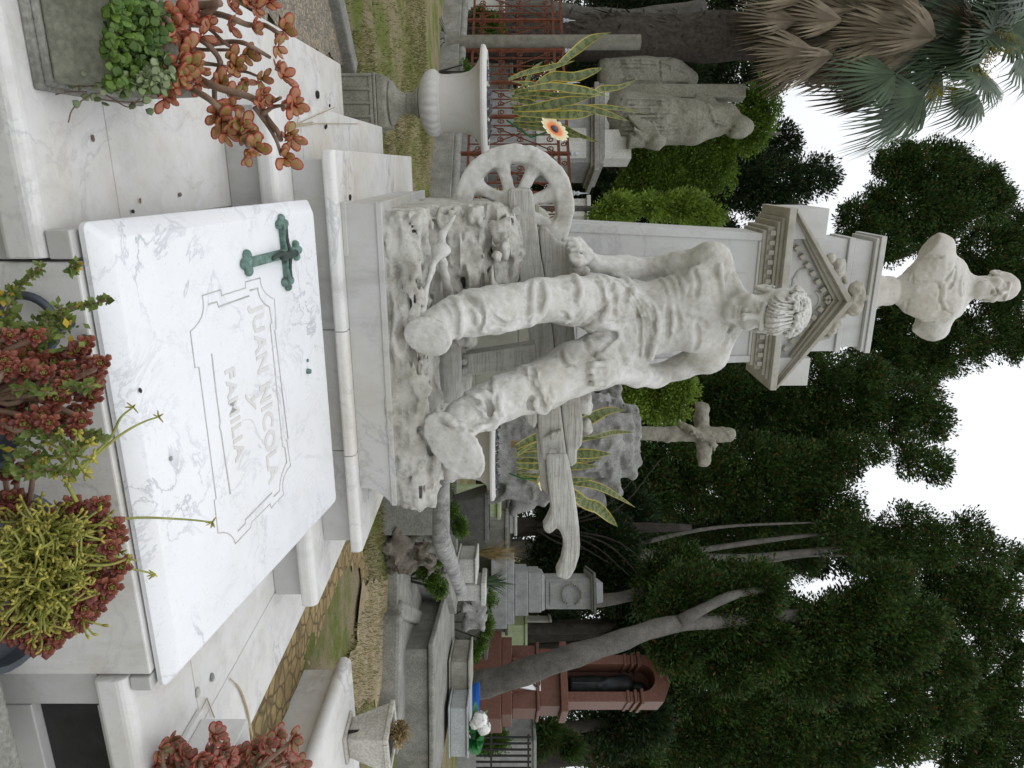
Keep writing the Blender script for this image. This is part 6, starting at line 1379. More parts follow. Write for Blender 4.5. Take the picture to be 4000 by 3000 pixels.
# yellow-green stick succulent
st = thing('stick_succulent', 'yellow-green pencil-stemmed succulent growing through the red rosettes', 'plant', pA); m = MB(); mb2 = MB()
def twig(p, d, L, r, lev):
    q = p+unit(d)*L; m.tube([p, (p+q)/2+rg.normal(0, L*.06, 3), q], [r, r*.95, r*.9], 6)
    if lev == 0:
        for k in range(2): e = unit(unit(d)*.7+rg.normal(0, .6, 3)); mb2.tube([q, q+e*.007, q+e*.010], [r*1.0, r*1.15, r*.7], 5)
        return
    for k in range(int(rg.integers(2, 4))): twig(q, unit(unit(d)+rg.normal(0, .55, 3)), L*rg.uniform(.55, .85), r*.86, lev-1)
for x, y in [(rg.uniform(10, 270), rg.uniform(1120, 1490)) for _ in range(84)]:
    p = PD(*tl(x, y), 1.13+rg.uniform(-.05, .04)); base = pA+(p-pA)*.55+FWD*.02; twig(base, p-base+UP*.01, np.linalg.norm(p-base)*.6, .0024, 2)
m.build('stems', M['greenstem'], st, smooth=True); o = link_mesh('stem_tips', npmesh('stem_tips', mb2.v, [list(f) for f in mb2.f]), M['ochre'], st, True); props(o, kind='stuff')
# flower stalks and weeds
fs_ = thing('flower_stalks', 'long thin seed stalks and yellow umbels leaning over the slab', 'plant', pB); m = MB(); mb2 = MB()
def stalk(pl, r, conv, D0=1.22, dD=.0, tip=True):
    P = crom([PD(*conv(*p), D0+dD*i) for i, p in enumerate(pl)], 6); m.tube(P, [r*(1-.45*i/len(P)) for i in range(len(P))], 6)
    if tip:
        for k in range(6): e = unit(P[-1]-P[-2]+rg.normal(0, .7, 3)); mb2.tube([P[-1], P[-1]+e*.008, P[-1]+e*.014], [.0016, .0018, .0008], 4)
for pl, r, c_, D0, dD in (([(620, 1900), (945, 1580), (1040, 1400), (1150, 1305)], .0030, rt, 1.16, .06), ([(560, 1990), (890, 1670), (1080, 1520), (1250, 1430), (1370, 1390)], .0030, rt, 1.15, .06), ([(120, 200), (480, 110), (830, 40), (1150, 45), (1370, 65)], .0030, c7_, 1.10, .09), ([(540, 170), (640, 250), (760, 310)], .0024, c7_, 1.2, .01), ([(400, 400), (700, 360), (860, 370), (1000, 400)], .0026, c7_, 1.15, .05), ([(560, 340), (700, 340), (830, 300)], .003, c7_, 1.16, .02), ([(560, 180), (700, 190), (780, 260)], .002, c7_, 1.18, .02)): stalk(pl, r, c_, D0, dD)
for cx, cy, s in ((470, 1280, 1.0), (330, 1700, .0)):
    if not s: continue
    c_ = PD(.6058*cx, 1000+.6058*cy, 1.08)
    for k in range(9):
        a = 2*pi*k/9; e = unit(RIGHT*cos(a)+UP*sin(a)-FWD*.25); q = c_+e*.038; m.tube([c_, q], [.0022, .0016], 5)
        for j in range(9): g_ = q+rg.normal(0, .0055, 3); mb2.tube([q, g_], [.0014, .0024], 4)
    m.tube(crom([PD(300, 1960, 1.1), PD(250, 1850, 1.09), c_], 4), .003, 6)
m.build('stalks', M['greenstem'], fs_, smooth=True); o = link_mesh('seed_heads', npmesh('seed_heads', mb2.v, [list(f) for f in mb2.f]), M['ochre'], fs_, True); props(o, kind='stuff')
wd = thing('weed', 'leafy reddish-stemmed weeds with some yellow leaves around the pots', 'plant', pB); m = MB(); vs, fc_ = [], []
for pl, D in (([(20, 640), (80, 420), (180, 260), (280, 160), (360, 80)], 1.12), ([(360, 760), (440, 640), (480, 520), (600, 450), (760, 430), (930, 380)], 1.14), ([(330, 1180), (500, 1130), (650, 1140), (800, 1120)], 1.06), ([(0, 380), (60, 330), (120, 300)], 1.1), ([(60, 660), (60, 560), (100, 480)], 1.1), ([(450, 1500), (620, 1500), (760, 1540), (900, 1560)], 1.1), ([(560, 1700), (700, 1640), (860, 1560)], 1.1), ([(100, 1160), (260, 1150), (420, 1180)], 1.05), ([(500, 420), (560, 560), (580, 620)], 1.12), ([(420, 500), (400, 540), (430, 700)], 1.12), ([(280, 1500), (400, 1540), (520, 1600), (600, 1720)], 1.06), ([(150, 1900), (400, 1840), (620, 1900)], 1.06), ([(600, 130), (640, 110), (660, 60)], 1.3)):
    P = crom([PD(*rt(*p), D+rg.normal(0, .008)) for p in pl], 7); m.tube(P, .0022, 5)
    for i, p in enumerate(P):
        for k in range(3):
            d = unit(rg.normal(0, 1, 3)+UP*.3-FWD*.3); n2 = unit(-FWD+UP*.5+rg.normal(0, .4, 3)); L = rg.uniform(.008, .017)*(1.5 if rg.uniform() < .08 else 1); s = unit(np.cross(d, n2)); b = len(vs); vs += [p, p+d*L*.5+s*L*.30, p+d*L, p+d*L*.5-s*L*.30]; fc_.append((b, b+1, b+2, b+3))
for k in range(620):
    x, y = rg.uniform(0, 860), rg.uniform(560, 1900); p = PD(*rt(x*(.4+.6*rg.uniform()), y), 1.15+rg.uniform(-.05, .05)); d = unit(rg.normal(0, 1, 3)); n2 = unit(-FWD+UP*.5+rg.normal(0, .4, 3)); L = rg.uniform(.010, .020); s = unit(np.cross(d, n2)); b = len(vs); vs += [p, p+d*L*.5+s*L*.28, p+d*L, p+d*L*.5-s*L*.28]; fc_.append((b, b+1, b+2, b+3))
m.build('stems', M['stem'], wd, smooth=True); o = link_mesh('leaves', npmesh('leaves', vs, np.array(fc_)), M['weed'], wd)
# litter on the marble
for (x, y), r, lab, mt in (((1240, 372), .022, 'cluster of dark seed husks on the left step', 'black'), ((830, 2640), .016, 'dark flat pebble on the right of the slab', 'greystone'), ((775, 2705), .018, 'pale stone chip near the marble box', 'palestone'), ((1371, 772), .014, 'dark pine cone scale by the plinth corner', 'black'), ((1593, 762), .013, 'dark pebble at the far edge of the upper step', 'black'), ((1271, 492), .012, 'small dark seed on the middle step', 'black'), ((1289, 412), .010, 'tiny dark seed beside the husk cluster', 'black'), ((518, 826), .007, 'tiny dark crumb by the slab edge', 'black'), ((550, 785), .006, 'small brown crumb on the left paving', 'stem'), ((705, 760), .009, 'reddish seed husk on the left step', 'stem'), ((370, 537), .008, 'red-brown speck near the planter', 'stem'), ((664, 1790), .008, 'oval dark pebble on the inscribed slab', 'greystone'), ((543, 1530), .007, 'small dark husk on the inscribed slab', 'black')):
    zz = .10 if x < 1100 else (.265 if (x < 1330 and y > 400) or y in (492, 412) else (.10 if y == 372 else .42))
    p = onslab(x, y, .004) if (x, y) in ((664, 1790), (543, 1530)) else PZ(x, y, zz+.004); t = thing('litter', lab, 'litter', p); K = SDF(p-2.4*r, p+2.4*r, r*.22)
    for k in range(4 if r > .02 else 2): K.ell(p+RNG.normal(0, .35, 3)*r*V(1, 1, .3), V(.7, .5, .35)*r, AX, r*.2)
    K.build('husk', M[mt], t, 1)
tw = thing('twig', 'thin dry forked twig lying on the middle step', 'twig', PZ(1180, 490, .268)); m = MB(); c8_ = lambda x, y: (800+.3617*x, 300+.3617*y)
for pl in ([(930, 550), (1060, 480), (1400, 330)], [(930, 550), (1200, 505), (1660, 508)], [(1000, 500), (1010, 430)], [(980, 520), (1100, 500), (1170, 490)]): m.tube([PZ(*c8_(*p), .272) for p in pl], .0016, 5)
m.build('stick', M['twig'], tw, smooth=True)
tw = thing('stalk', 'long curved dry grass stalk lying on the right step', 'stalk', PZ(985, 2700, .11)); m = MB(); c9_ = lambda x, y: (700+.3617*x, 2300+.3617*y)
m.tube(crom([PZ(*c9_(*p), .106) for p in ((550, 970), (640, 1060), (700, 1200), (740, 1340), (790, 1600))], 5), [.0015+.002*(i > 3) for i in range(21)], 6); m.tube([PZ(*c9_(*p), .106) for p in ((200, 1380), (300, 1180), (380, 1390))], .0018, 5); m.build('stick', M['twig'], tw, smooth=True)
# ================================================================ trees
def crown_mesh(blobs, nclump, leaves, lsz, rg, crad=.34, up=.35, wl=.42, flat=.75):
    nclump = int(nclump*1.55); leaves = int(leaves*2.9); lsz = lsz*.60; crad = crad*.98
    """leaf-clump crown: blobs [(centre, radii xyz along RIGHT,FWD,UP)]; every leaf a small kite"""
    vol = np.array([b[1][0]*b[1][2] for b in blobs]); vol = vol/vol.sum(); Vs = []
    for (c_, r), w in zip(blobs, vol):
        n = max(3, int(nclump*w)); d = rg.normal(0, 1, (n, 3)); d /= np.linalg.norm(d, axis=1)[:, None]; d[:, 1] = np.where(rg.uniform(size=n) < .35, -np.abs(d[:, 1]), d[:, 1])
        rad = rg.uniform(.45, 1.04, n)**.6; cc = np.asarray(c_)[None]+(d[:, :1]*r[0]*RIGHT[None]+d[:, 1:2]*r[1]*FWD[None]+d[:, 2:]*r[2]*UP[None])*rad[:, None]
        od = d[:, :1]*RIGHT[None]+d[:, 1:2]*FWD[None]+d[:, 2:]*UP[None]
        cr = crad*rg.uniform(.55, 1.35, n); L = leaves
        q = rg.normal(0, 1, (n, L, 3)); q /= np.linalg.norm(q, axis=2)[..., None]; q *= rg.uniform(.25, 1, (n, L, 1))**.5; q[..., 2] *= flat
        p = cc[:, None]+q*cr[:, None, None]
        dr = q*.9+od[:, None]*.8+V(0, 0, up)[None, None]+rg.normal(0, .45, (n, L, 3)); dr /= np.linalg.norm(dr, axis=2)[..., None]
        nn = rg.normal(0, 1, (n, L, 3)); s = np.cross(dr, nn); s /= np.linalg.norm(s, axis=2)[..., None]+1e-9
        ln = lsz*rg.uniform(.6, 1.4, (n, L, 1)); wd = ln*wl*rg.uniform(.7, 1.3, (n, L, 1))
        K = np.stack([p-dr*ln*.5, p+s*wd*.5+dr*ln*.08, p+dr*ln*.5, p-s*wd*.5+dr*ln*.08], 2); Vs.append(K.reshape(-1, 3))
    v = np.concatenate(Vs); f = np.arange(len(v)).reshape(-1, 4); return npmesh('crown', v, f)
def blobs_px(L, D, dep=.8):
    """(x, y, half height px, half width px[, extra distance])"""
    out = []
    for b in L:
        x, y, hh, hw = b[:4]; d = D+(b[4] if len(b) > 4 else 0); out.append((PD(x, y, d), (hw*d/FPX, max(hw, hh*.6)*d/FPX*dep, hh*d/FPX)))
    return out
def limb(mb, pts, r0, r1, n=9):
    P = crom(pts, 5); N = len(P); mb.tube(P, [(r0+(r1-r0)*i/(N-1))*(1+.07*sin(i*1.7)) for i in range(N)], n)
def tree(name, lab, base, L, D, limbs, mat='cypress', bark='bark', nclump=260, leaves=26, lsz=.17, crad=.36, seed=1, group='cypresses behind the graves', **kw):
    rg = np.random.default_rng(seed); t = thing(name, lab, 'tree', base, group); m = MB()
    for pts, r0, r1 in limbs: limb(m, pts, r0, r1)
    m.build('trunk', M[bark], t, smooth=True); bl = blobs_px(L, D)
    if L: link_mesh('crown', crown_mesh(bl, nclump, leaves, lsz, rg, crad, **kw), M[mat], t)
    return t
def gz(x, y, D): p = PD(x, y, D); return V(p[0], p[1], 0)
cyp = 'cypresses behind the graves'
# left dark cypresses behind the mourning woman
tree('cypress_tree', 'dark cypress behind the mourning woman, rising left of the stele', gz(2000, 640, 21), [(2450, 640, 220, 110), (2700, 700, 170, 120), (2900, 680, 150, 110), (3060, 720, 110, 90), (3180, 690, 80, 70), (2760, 790, 130, 60), (2980, 790, 110, 50), (2960, 600, 90, 60, 2), (3060, 560, 60, 60, 1), (2600, 520, 150, 90, 2)], 21, [([gz(2000, 640, 21), PD(2400, 650, 21), PD(3000, 680, 21)], .3, .08), ([PD(2500, 650, 21), PD(2800, 560, 21), PD(3050, 520, 21)], .14, .04)], 'cypressdark', nclump=620, leaves=32, seed=3)
tree('broad_tree', 'yellow-green leafy tree close behind the mourning woman', gz(2000, 560, 15), [(2560, 620, 130, 130), (2750, 560, 130, 120), (2900, 500, 110, 90), (2960, 420, 90, 80), (2640, 720, 120, 60), (2800, 680, 70, 60), (2480, 760, 90, 70)], 15, [([gz(2000, 560, 15), PD(2400, 580, 15), PD(2800, 560, 15)], .10, .03), ([PD(2350, 600, 15), PD(2500, 700, 15), PD(2620, 740, 15)], .05, .02)], 'shrub', 'bark', 460, 34, .085, .24, 5, 'green shrubs', wl=.6, up=-.1)
tree('shrub', 'lime green conifer shrub just left of the stele shaft', gz(2000, 800, 9.0), [(2420, 815, 70, 40), (2560, 800, 60, 36), (2690, 812, 80, 46), (2770, 850, 50, 34), (2360, 850, 50, 36)], 9.0, [([gz(2000, 815, 9), PD(2350, 815, 9), PD(2700, 820, 9)], .05, .015)], 'lime', 'bark', 150, 26, .085, .14, 6, 'green shrubs', wl=.34, up=.6)
tree('shrub', 'lime green conifer shrub between the left arm and the log cross', gz(2100, 1530, 9.5), [(2480, 1530, 60, 40), (2580, 1530, 100, 55), (2660, 1510, 70, 50), (2560, 1590, 60, 55), (2640, 1600, 40, 40), (2480, 1480, 60, 30)], 9.5, [([gz(2100, 1520, 9.5), PD(2450, 1520, 9.5), PD(2640, 1530, 9.5)], .05, .015)], 'lime', 'bark', 160, 26, .085, .14, 7, 'green shrubs', wl=.34, up=-.3)
# top centre cypress (the big isolated crown)
tree('cypress_tree', 'tall cypress with a broad isolated crown against the sky left of the bust', gz(2000, 930, 23), [(3640, 670, 160, 110), (3800, 730, 120, 90), (3860, 800, 70, 60), (3520, 640, 90, 70), (3560, 800, 170, 110), (3700, 830, 110, 90), (3450, 640, 40, 36), (3440, 780, 60, 40), (3360, 870, 90, 80), (3440, 930, 100, 90), (3620, 930, 80, 60), (3900, 770, 50, 30)], 23, [([gz(2000, 960, 23), PD(2800, 960, 23), PD(3300, 930, 23), PD(3600, 790, 23)], .34, .10), ([PD(3350, 920, 23), PD(3480, 820, 23), PD(3560, 700, 23)], .15, .05), ([PD(3440, 960, 23), PD(3500, 1000, 23), PD(3600, 960, 23)], .20, .08)], 'cypress', 'darkbark', 620, 34, .17, .38, 8)
tree('cypress_tree', 'dark cypress behind and right of the bust', gz(2000, 1230, 25), [(3860, 980, 130, 110), (3960, 900, 60, 80), (3920, 1120, 100, 110), (3780, 1060, 90, 60, 2), (3860, 1290, 130, 90), (3720, 1350, 130, 100), (3560, 1290, 140, 120), (3420, 1230, 120, 110), (3960, 1330, 60, 70), (3640, 1200, 100, 60), (3600, 1420, 110, 90), (3450, 1400, 150, 100)], 25, [([gz(2000, 1250, 25), PD(3000, 1260, 25), PD(3800, 1180, 25)], .36, .08), ([PD(3400, 1260, 25), PD(3600, 1360, 25), PD(3780, 1400, 25)], .16, .05)], 'cypress', 'darkbark', 780, 34, .18, .40, 9)
tree('cypress_tree', 'broad dark cypress right of the pediment', gz(2000, 1600, 22), [(3150, 1480, 170, 110), (3300, 1560, 160, 120), (3000, 1600, 160, 120), (2850, 1540, 160, 110), (3450, 1640, 130, 80), (3180, 1680, 150, 100), (3560, 1560, 100, 80), (3640, 1640, 70, 70), (2750, 1680, 140, 110), (3380, 1480, 100, 80)], 22, [([gz(2000, 1620, 22), PD(2600, 1610, 22), PD(3300, 1590, 22)], .34, .08), ([PD(2600, 1610, 22), PD(2900, 1700, 22), PD(3250, 1720, 22)], .16, .05)], 'cypress', 'darkbark', 760, 34, .17, .38, 10)
tree('cypress_tree', 'dense dark cypress behind the log cross', gz(2000, 1850, 20), [(2950, 1820, 170, 120), (3120, 1840, 170, 110), (3280, 1790, 110, 80), (2780, 1900, 170, 120), (2620, 1820, 170, 120), (3000, 1980, 170, 120), (3220, 1960, 150, 90), (2500, 1950, 150, 110), (2400, 1800, 130, 120), (3400, 1760, 60, 40), (3560, 1780, 70, 60), (3650, 1820, 60, 50)], 20, [([gz(2000, 1850, 20), PD(2500, 1860, 20), PD(3200, 1840, 20)], .34, .08), ([PD(2450, 1860, 20), PD(2800, 1960, 20), PD(3150, 2000, 20)], .16, .05)], 'cypress', 'darkbark', 820, 34, .16, .36, 11)
tree('cypress_tree', 'ragged dark cypress with bare inner branches, right of the log cross', gz(2000, 2130, 19), [(3550, 2050, 120, 70), (3680, 2120, 120, 80), (3480, 2150, 130, 80), (3780, 2080, 70, 60), (3860, 2160, 80, 60), (3300, 2080, 140, 80), (2500, 2130, 200, 110, 3), (2900, 2080, 170, 100, 2), (3080, 2180, 150, 80, 2), (2750, 2200, 160, 100, 3)], 19, [([gz(2000, 2130, 19), PD(2400, 2160, 19), PD(2900, 2180, 19), PD(3500, 2110, 19)], .26, .05), ([PD(2600, 2170, 19), PD(3000, 2110, 19), PD(3450, 2060, 19)], .10, .03), ([PD(2900, 2220, 19), PD(3150, 2170, 19), PD(3500, 2180, 19)], .07, .02), ([PD(2500, 2120, 19), PD(2800, 2060, 19), PD(3200, 2040, 19)], .07, .02)], 'cypress', 'bark', 520, 32, .15, .34, 12)
# near leaning cypress at the right, light trunk
bD = 9.4
tree('leaning_cypress', 'leaning cypress with a grey slanting trunk above the blue tub', gz(1850, 2680, bD), [(2700, 2350, 150, 130), (2850, 2420, 150, 120), (2950, 2300, 110, 100), (2650, 2500, 120, 110), (3000, 2520, 140, 120), (3150, 2620, 150, 110), (2850, 2600, 110, 90), (3250, 2450, 140, 110), (3400, 2380, 110, 90), (3500, 2500, 140, 110), (3320, 2600, 120, 90), (3450, 2280, 100, 70), (3600, 2420, 90, 80), (3050, 2400, 90, 60, 1)], 11.0, [([gz(1850, 2685, bD), PD(1900, 2670, bD), PD(2150, 2590, bD), PD(2400, 2510, bD+.3), PD(2620, 2440, bD+.8), PD(2900, 2420, bD+1.4), PD(3250, 2390, bD+1.8)], .20, .085), ([PD(2650, 2430, bD+.8), PD(2850, 2330, bD+1.2), PD(3000, 2300, bD+1.5)], .09, .05), ([PD(3100, 2420, 11), PD(3220, 2480, 11), PD(3320, 2560, 11)], .06, .03)], 'cypress', 'bark', 900, 34, .105, .24, 13)
tree('cypress_tree', 'forked cypress trunk rising behind the grey pedestal monument', gz(2000, 2300, 15), [(2650, 2230, 120, 80), (2800, 2280, 120, 80), (2560, 2330, 90, 60)], 15, [([gz(1990, 2350, 15), PD(2350, 2345, 15), PD(2600, 2280, 15), PD(2800, 2230, 15)], .16, .08), ([PD(2330, 2345, 15), PD(2480, 2330, 15), PD(2650, 2330, 15)], .12, .07)], 'cypress', 'bark', 200, 32, .14, .32, 14)
tree('cypress_tree', 'dark spreading cypress filling the right edge beyond the red monument', gz(2000, 2930, 19), [(2750, 2700, 170, 120), (2900, 2800, 180, 120), (3100, 2800, 180, 120), (2700, 2900, 200, 120), (3300, 2760, 170, 110), (3000, 2950, 200, 110), (3250, 2930, 180, 110), (3480, 2700, 150, 100), (3500, 2880, 150, 90), (2450, 2960, 150, 110, -2), (2550, 2800, 120, 80, 2), (3680, 2600, 110, 80), (3700, 2780, 100, 70)], 19, [([gz(2000, 2960, 19), PD(2500, 2940, 19), PD(3200, 2850, 19)], .36, .08), ([PD(2500, 2940, 19), PD(2800, 2800, 19), PD(3200, 2740, 19)], .18, .05)], 'cypress', 'darkbark', 900, 34, .16, .36, 15)
tree('cypress_tree', 'cypress with a gnarled bent top branch against the sky at the upper right', gz(2000, 2480, 20), [(3700, 2280, 100, 70), (3820, 2240, 90, 60), (3900, 2300, 80, 60), (3760, 2400, 100, 60), (3880, 2440, 90, 60), (3940, 2560, 70, 70), (3800, 2560, 90, 60), (3860, 2700, 100, 60), (3950, 2820, 60, 60), (3850, 2900, 80, 60), (3960, 2180, 50, 50), (3650, 2180, 90, 50), (3750, 2680, 100, 80), (3720, 2820, 110, 80), (3860, 2800, 90, 70), (3950, 2680, 60, 60), (3960, 2430, 50, 50), (3800, 2330, 70, 60), (3620, 2350, 90, 70), (3900, 2980, 100, 60), (3740, 2960, 100, 60), (3980, 2900, 50, 50), (3680, 2500, 80, 60)], 20, [([gz(2000, 2480, 20), PD(3000, 2420, 20), PD(3760, 2340, 20), PD(3860, 2310, 20), PD(3890, 2340, 20), PD(3895, 2370, 20)], .30, .13), ([PD(3700, 2350, 20), PD(3800, 2460, 20), PD(3900, 2540, 20)], .12, .05), ([PD(3600, 2360, 20), PD(3720, 2600, 20), PD(3880, 2760, 20)], .12, .04)], 'cypress', 'darkbark', 700, 30, .16, .32, 16)
for i_, (lab, bx_, L_, D_) in enumerate((('far dark cypress wall behind the pediment and log cross', (2000, 1700), [(2500, 1750, 260, 170), (2900, 1750, 260, 170), (3150, 1650, 150, 130), (2350, 1600, 200, 150), (2900, 1520, 220, 120)], 31), ('far dark cypress behind the ragged bare branches', (2000, 2150), [(2500, 2100, 260, 160), (2900, 2120, 250, 150), (3250, 2130, 180, 110), (2300, 2000, 200, 150), (3450, 2200, 110, 90)], 30), ('far dark cypress behind the red monument', (2000, 2600), [(2600, 2550, 240, 180), (3000, 2520, 240, 170), (3350, 2450, 180, 130), (2300, 2400, 220, 140), (3500, 2600, 110, 100)], 28), ('far dark cypress at the right edge', (2000, 2900), [(2500, 2880, 250, 150), (2900, 2850, 240, 150), (3300, 2850, 180, 130)], 30), ('far dark cypress behind the mourning woman', (2000, 550), [(2400, 500, 240, 160), (2750, 600, 180, 130), (2600, 350, 230, 110), (2900, 200, 200, 110), (2500, 120, 260, 130)], 30))):
    tree('cypress_tree', lab, gz(bx_[0], bx_[1], D_), L_, D_, [([gz(bx_[0], bx_[1], D_), PD(2400, bx_[1], D_), PD(2900, bx_[1], D_)], .35, .1)], 'cypressdark', 'darkbark', 520, 26, .32, .62, 120+i_)
# dark lower tangle behind the plough handle: two more trees with low dark crowns
tree('cypress_tree', 'low dark cypress with dead lower branches behind the plough handle', gz(2000, 2050, 17), [(2250, 2000, 130, 100), (2200, 2180, 130, 100), (2350, 2120, 140, 110), (2420, 2280, 120, 90), (2300, 1850, 120, 90), (2250, 1700, 120, 90), (2180, 2300, 110, 70, 2)], 17, [([gz(2000, 2050, 17), PD(2300, 2060, 17), PD(2700, 2060, 17)], .26, .08)]+[([PD(2080, 2060, 16.5), PD(2180+30*k, 2060+(-1)**k*60, 16), PD(2300+40*k, 2060+(-1)**k*(90+25*k), 16)], .03, .01) for k in range(9)], 'cypressdark', 'darkbark', 560, 34, .15, .34, 17)
tree('cypress_tree', 'dark cypress far behind the plough wheel and shrubs', gz(2000, 760, 24), [(2150, 900, 150, 120), (2200, 700, 160, 120), (2350, 860, 160, 110), (2500, 900, 150, 90), (2250, 520, 140, 120), (2400, 700, 150, 110), (2750, 920, 160, 80, -1)], 24, [([gz(2000, 780, 24), PD(2300, 780, 24), PD(2700, 800, 24)], .3, .1)], 'cypressdark', 'darkbark', 520, 34, .19, .42, 18)
tree('cypress_tree', 'dark cypress behind the stele shaft and left arm', gz(2000, 1480, 27), [(2150, 1500, 150, 130), (2350, 1560, 170, 120), (2550, 1480, 170, 110), (2750, 1470, 170, 110), (2150, 1700, 130, 120), (2300, 1420, 160, 100), (2950, 1450, 150, 90)], 27, [([gz(2000, 1500, 27), PD(2400, 1500, 27), PD(2900, 1500, 27)], .32, .1)], 'cypressdark', 'darkbark', 520, 34, .2, .44, 19)
for i, (x0, y0, x1, y1, D, r) in enumerate(((2000, 2455, 2560, 2430, 17, .16), (2010, 2520, 2500, 2520, 20, .22), (2000, 2230, 2500, 2180, 22, .20), (1995, 2860, 2500, 2800, 16, .16), (2000, 2090, 2450, 2010, 19, .15))):
    lab = ('dark straight trunk left of the leaning cypress', 'dark trunk in shade behind the leaning cypress', 'thin dark trunk behind the pedestal monument', 'dark slanting trunk at the right behind the red monument', 'dark trunk behind the tip of the snake plant leaves')[i]
    t = thing('tree', lab, 'tree', gz(x0, y0, D), cyp); m = MB(); limb(m, [gz(x0, y0, D), PD((x0+x1)/2, (y0+y1)/2+10, D), PD(x1, y1, D)], r, r*.7); m.build('trunk', M['darkbark'], t, smooth=True)
    link_mesh('crown', crown_mesh(blobs_px([(x1, y1, 110, 110), (x1-90, y1+70, 80, 70), (x1-60, y1-80, 80, 70)], D), 130, 30, .16, np.random.default_rng(40+i), .36), M['cypressdark'], t)
# grey leaning trunk at the far left and shrubs inside the fence
t = thing('tree', 'smooth grey leaning trunk behind the fence at the top left', 'tree', gz(1990, 70, 13)); m = MB(); limb(m, [gz(1990, 20, 13), PD(2200, 70, 13), PD(2450, 85, 13), PD(2750, 40, 13)], .28, .2); m.build('trunk', M['bark'], t, smooth=True)
link_mesh('crown', crown_mesh(blobs_px([(2380, 20, 120, 70, 1), (2550, -10, 120, 80, 1), (2750, 20, 120, 80, 1), (2900, 0, 100, 80, 1), (2600, 330, 170, 100, 3), (2900, 300, 150, 70, 3), (2450, 430, 120, 80, 3), (2300, 300, 120, 100, 4), (2750, 420, 100, 60, 4)], 14), 420, 32, .13, np.random.default_rng(61), .30), M['cypressdark'], t)
def bushy(nm, lab, L, D, mat, n, lv, sz, cr, seed, wl=.5):
    b = blobs_px(L, D); c_ = b[0][0]; t = thing(nm, lab, 'plant', (c_[0], c_[1], 0)); m = MB()
    for bb in b: m.tube([V(c_[0], c_[1], 0), V(c_[0], c_[1], 0)*.4+bb[0]*.6, bb[0]], [.015, .010, .005], 5)
    m.build('stems', M['darkbark'], t); link_mesh('foliage', crown_mesh(b, n, lv, sz, np.random.default_rng(seed), cr, wl=wl), M[mat], t)
bushy('shrub', 'ferny green shrub behind the left fence panel', [(1900, 90, 40, 40), (1940, 110, 30, 30), (1870, 60, 30, 30)], 10.9, 'ivy', 60, 24, .05, .09, 71)
bushy('ivy', 'ivy clump on the fence coping beside the urn', [(1830, 280, 18, 18), (1850, 310, 16, 14), (1815, 250, 12, 12)], 9.7, 'ivy', 30, 20, .035, .06, 72)
bushy('ivy', 'ivy spilling over the corner of the plot wall', [(1760, 2000, 26, 30), (1800, 2060, 26, 30), (1700, 2180, 20, 24), (1650, 2120, 18, 20), (1740, 1900, 14, 40)], 6.2, 'ivy', 70, 24, .035, .06, 73)
bushy('ivy', 'ivy along the top edge of the dark V-shaped plot wall', [(1690, 2260, 22, 40), (1720, 2300, 20, 24), (1650, 2230, 16, 20)], 6.4, 'ivy', 50, 24, .035, .06, 74)
bushy('weeds', 'green weeds growing between boulder and grey tombs', [(1905, 2430, 16, 50), (1920, 2340, 14, 20), (1890, 2500, 14, 30), (1850, 2540, 30, 40)], 9.2, 'ivy', 60, 22, .05, .08, 75)
bushy('shrub', 'bright green shrub behind the red monument at the right', [(1890, 2900, 50, 40), (1940, 2890, 40, 40)], 12, 'ivy', 60, 24, .07, .11, 76)
bushy('shrub', 'fan-leaved dark green bush right of the red monument', [(2140, 2870, 60, 50), (2230, 2910, 50, 40), (2080, 2920, 40, 40)], 13.5, 'cypress', 90, 26, .22, .16, 77, .12)
bushy('dry_plant', 'yellowing weeds in the tapered planter', [(1552, 2870, 12, 40), (1575, 2850, 14, 22)], 3.3, 'drygrass', 26, 12, .022, .035, 78)
def tuft(nm, lab, base, n, L, spread, mat, rg, wd=.012):
    t = thing(nm, lab, 'plant', base); vs, fs = [], []
    for k in range(n):
        a = rg.uniform(0, 2*pi); o = V(cos(a), sin(a), 0); e = rg.uniform(.1, 1)*spread; l = L*rg.uniform(.6, 1.1); P = [base+o*.03, base+o*l*e*.4+UP*l*.5, base+o*l*e*.9+UP*l*(.9-.35*e)]; P = crom(P, 4); b = len(vs)
        for i, p in enumerate(P):
            s = unit(np.cross(UP, o))*wd*(1-i/len(P)); vs += [p-s, p+s]
        for i in range(len(P)-1): fs.append((b+2*i, b+2*i+1, b+2*i+3, b+2*i+2))
    link_mesh('blades', npmesh('blades', vs, np.array(fs)), M[mat], t)
rg = np.random.default_rng(90)
tuft('yucca', 'green spiky yucca between the white box and the grey pedestal', PD(1885, 2275, 8.3), 60, .46, 1.2, 'fan', rg, .012)
tuft('grass', 'tall dry grass tuft beside the yucca', PD(1870, 2160, 8.6), 140, .62, .7, 'drygrass', rg, .004)
tuft('grass', 'dry grass tuft in the right urn', PD(1995, 1735, 5.2), 40, .14, 1.0, 'drygrass', rg, .002)
tuft('grass', 'green weed tuft at the foot of the fence wall', PZ(1700, 560, 0)-FWD*.1, 14, .30, .5, 'fan', rg, .006)
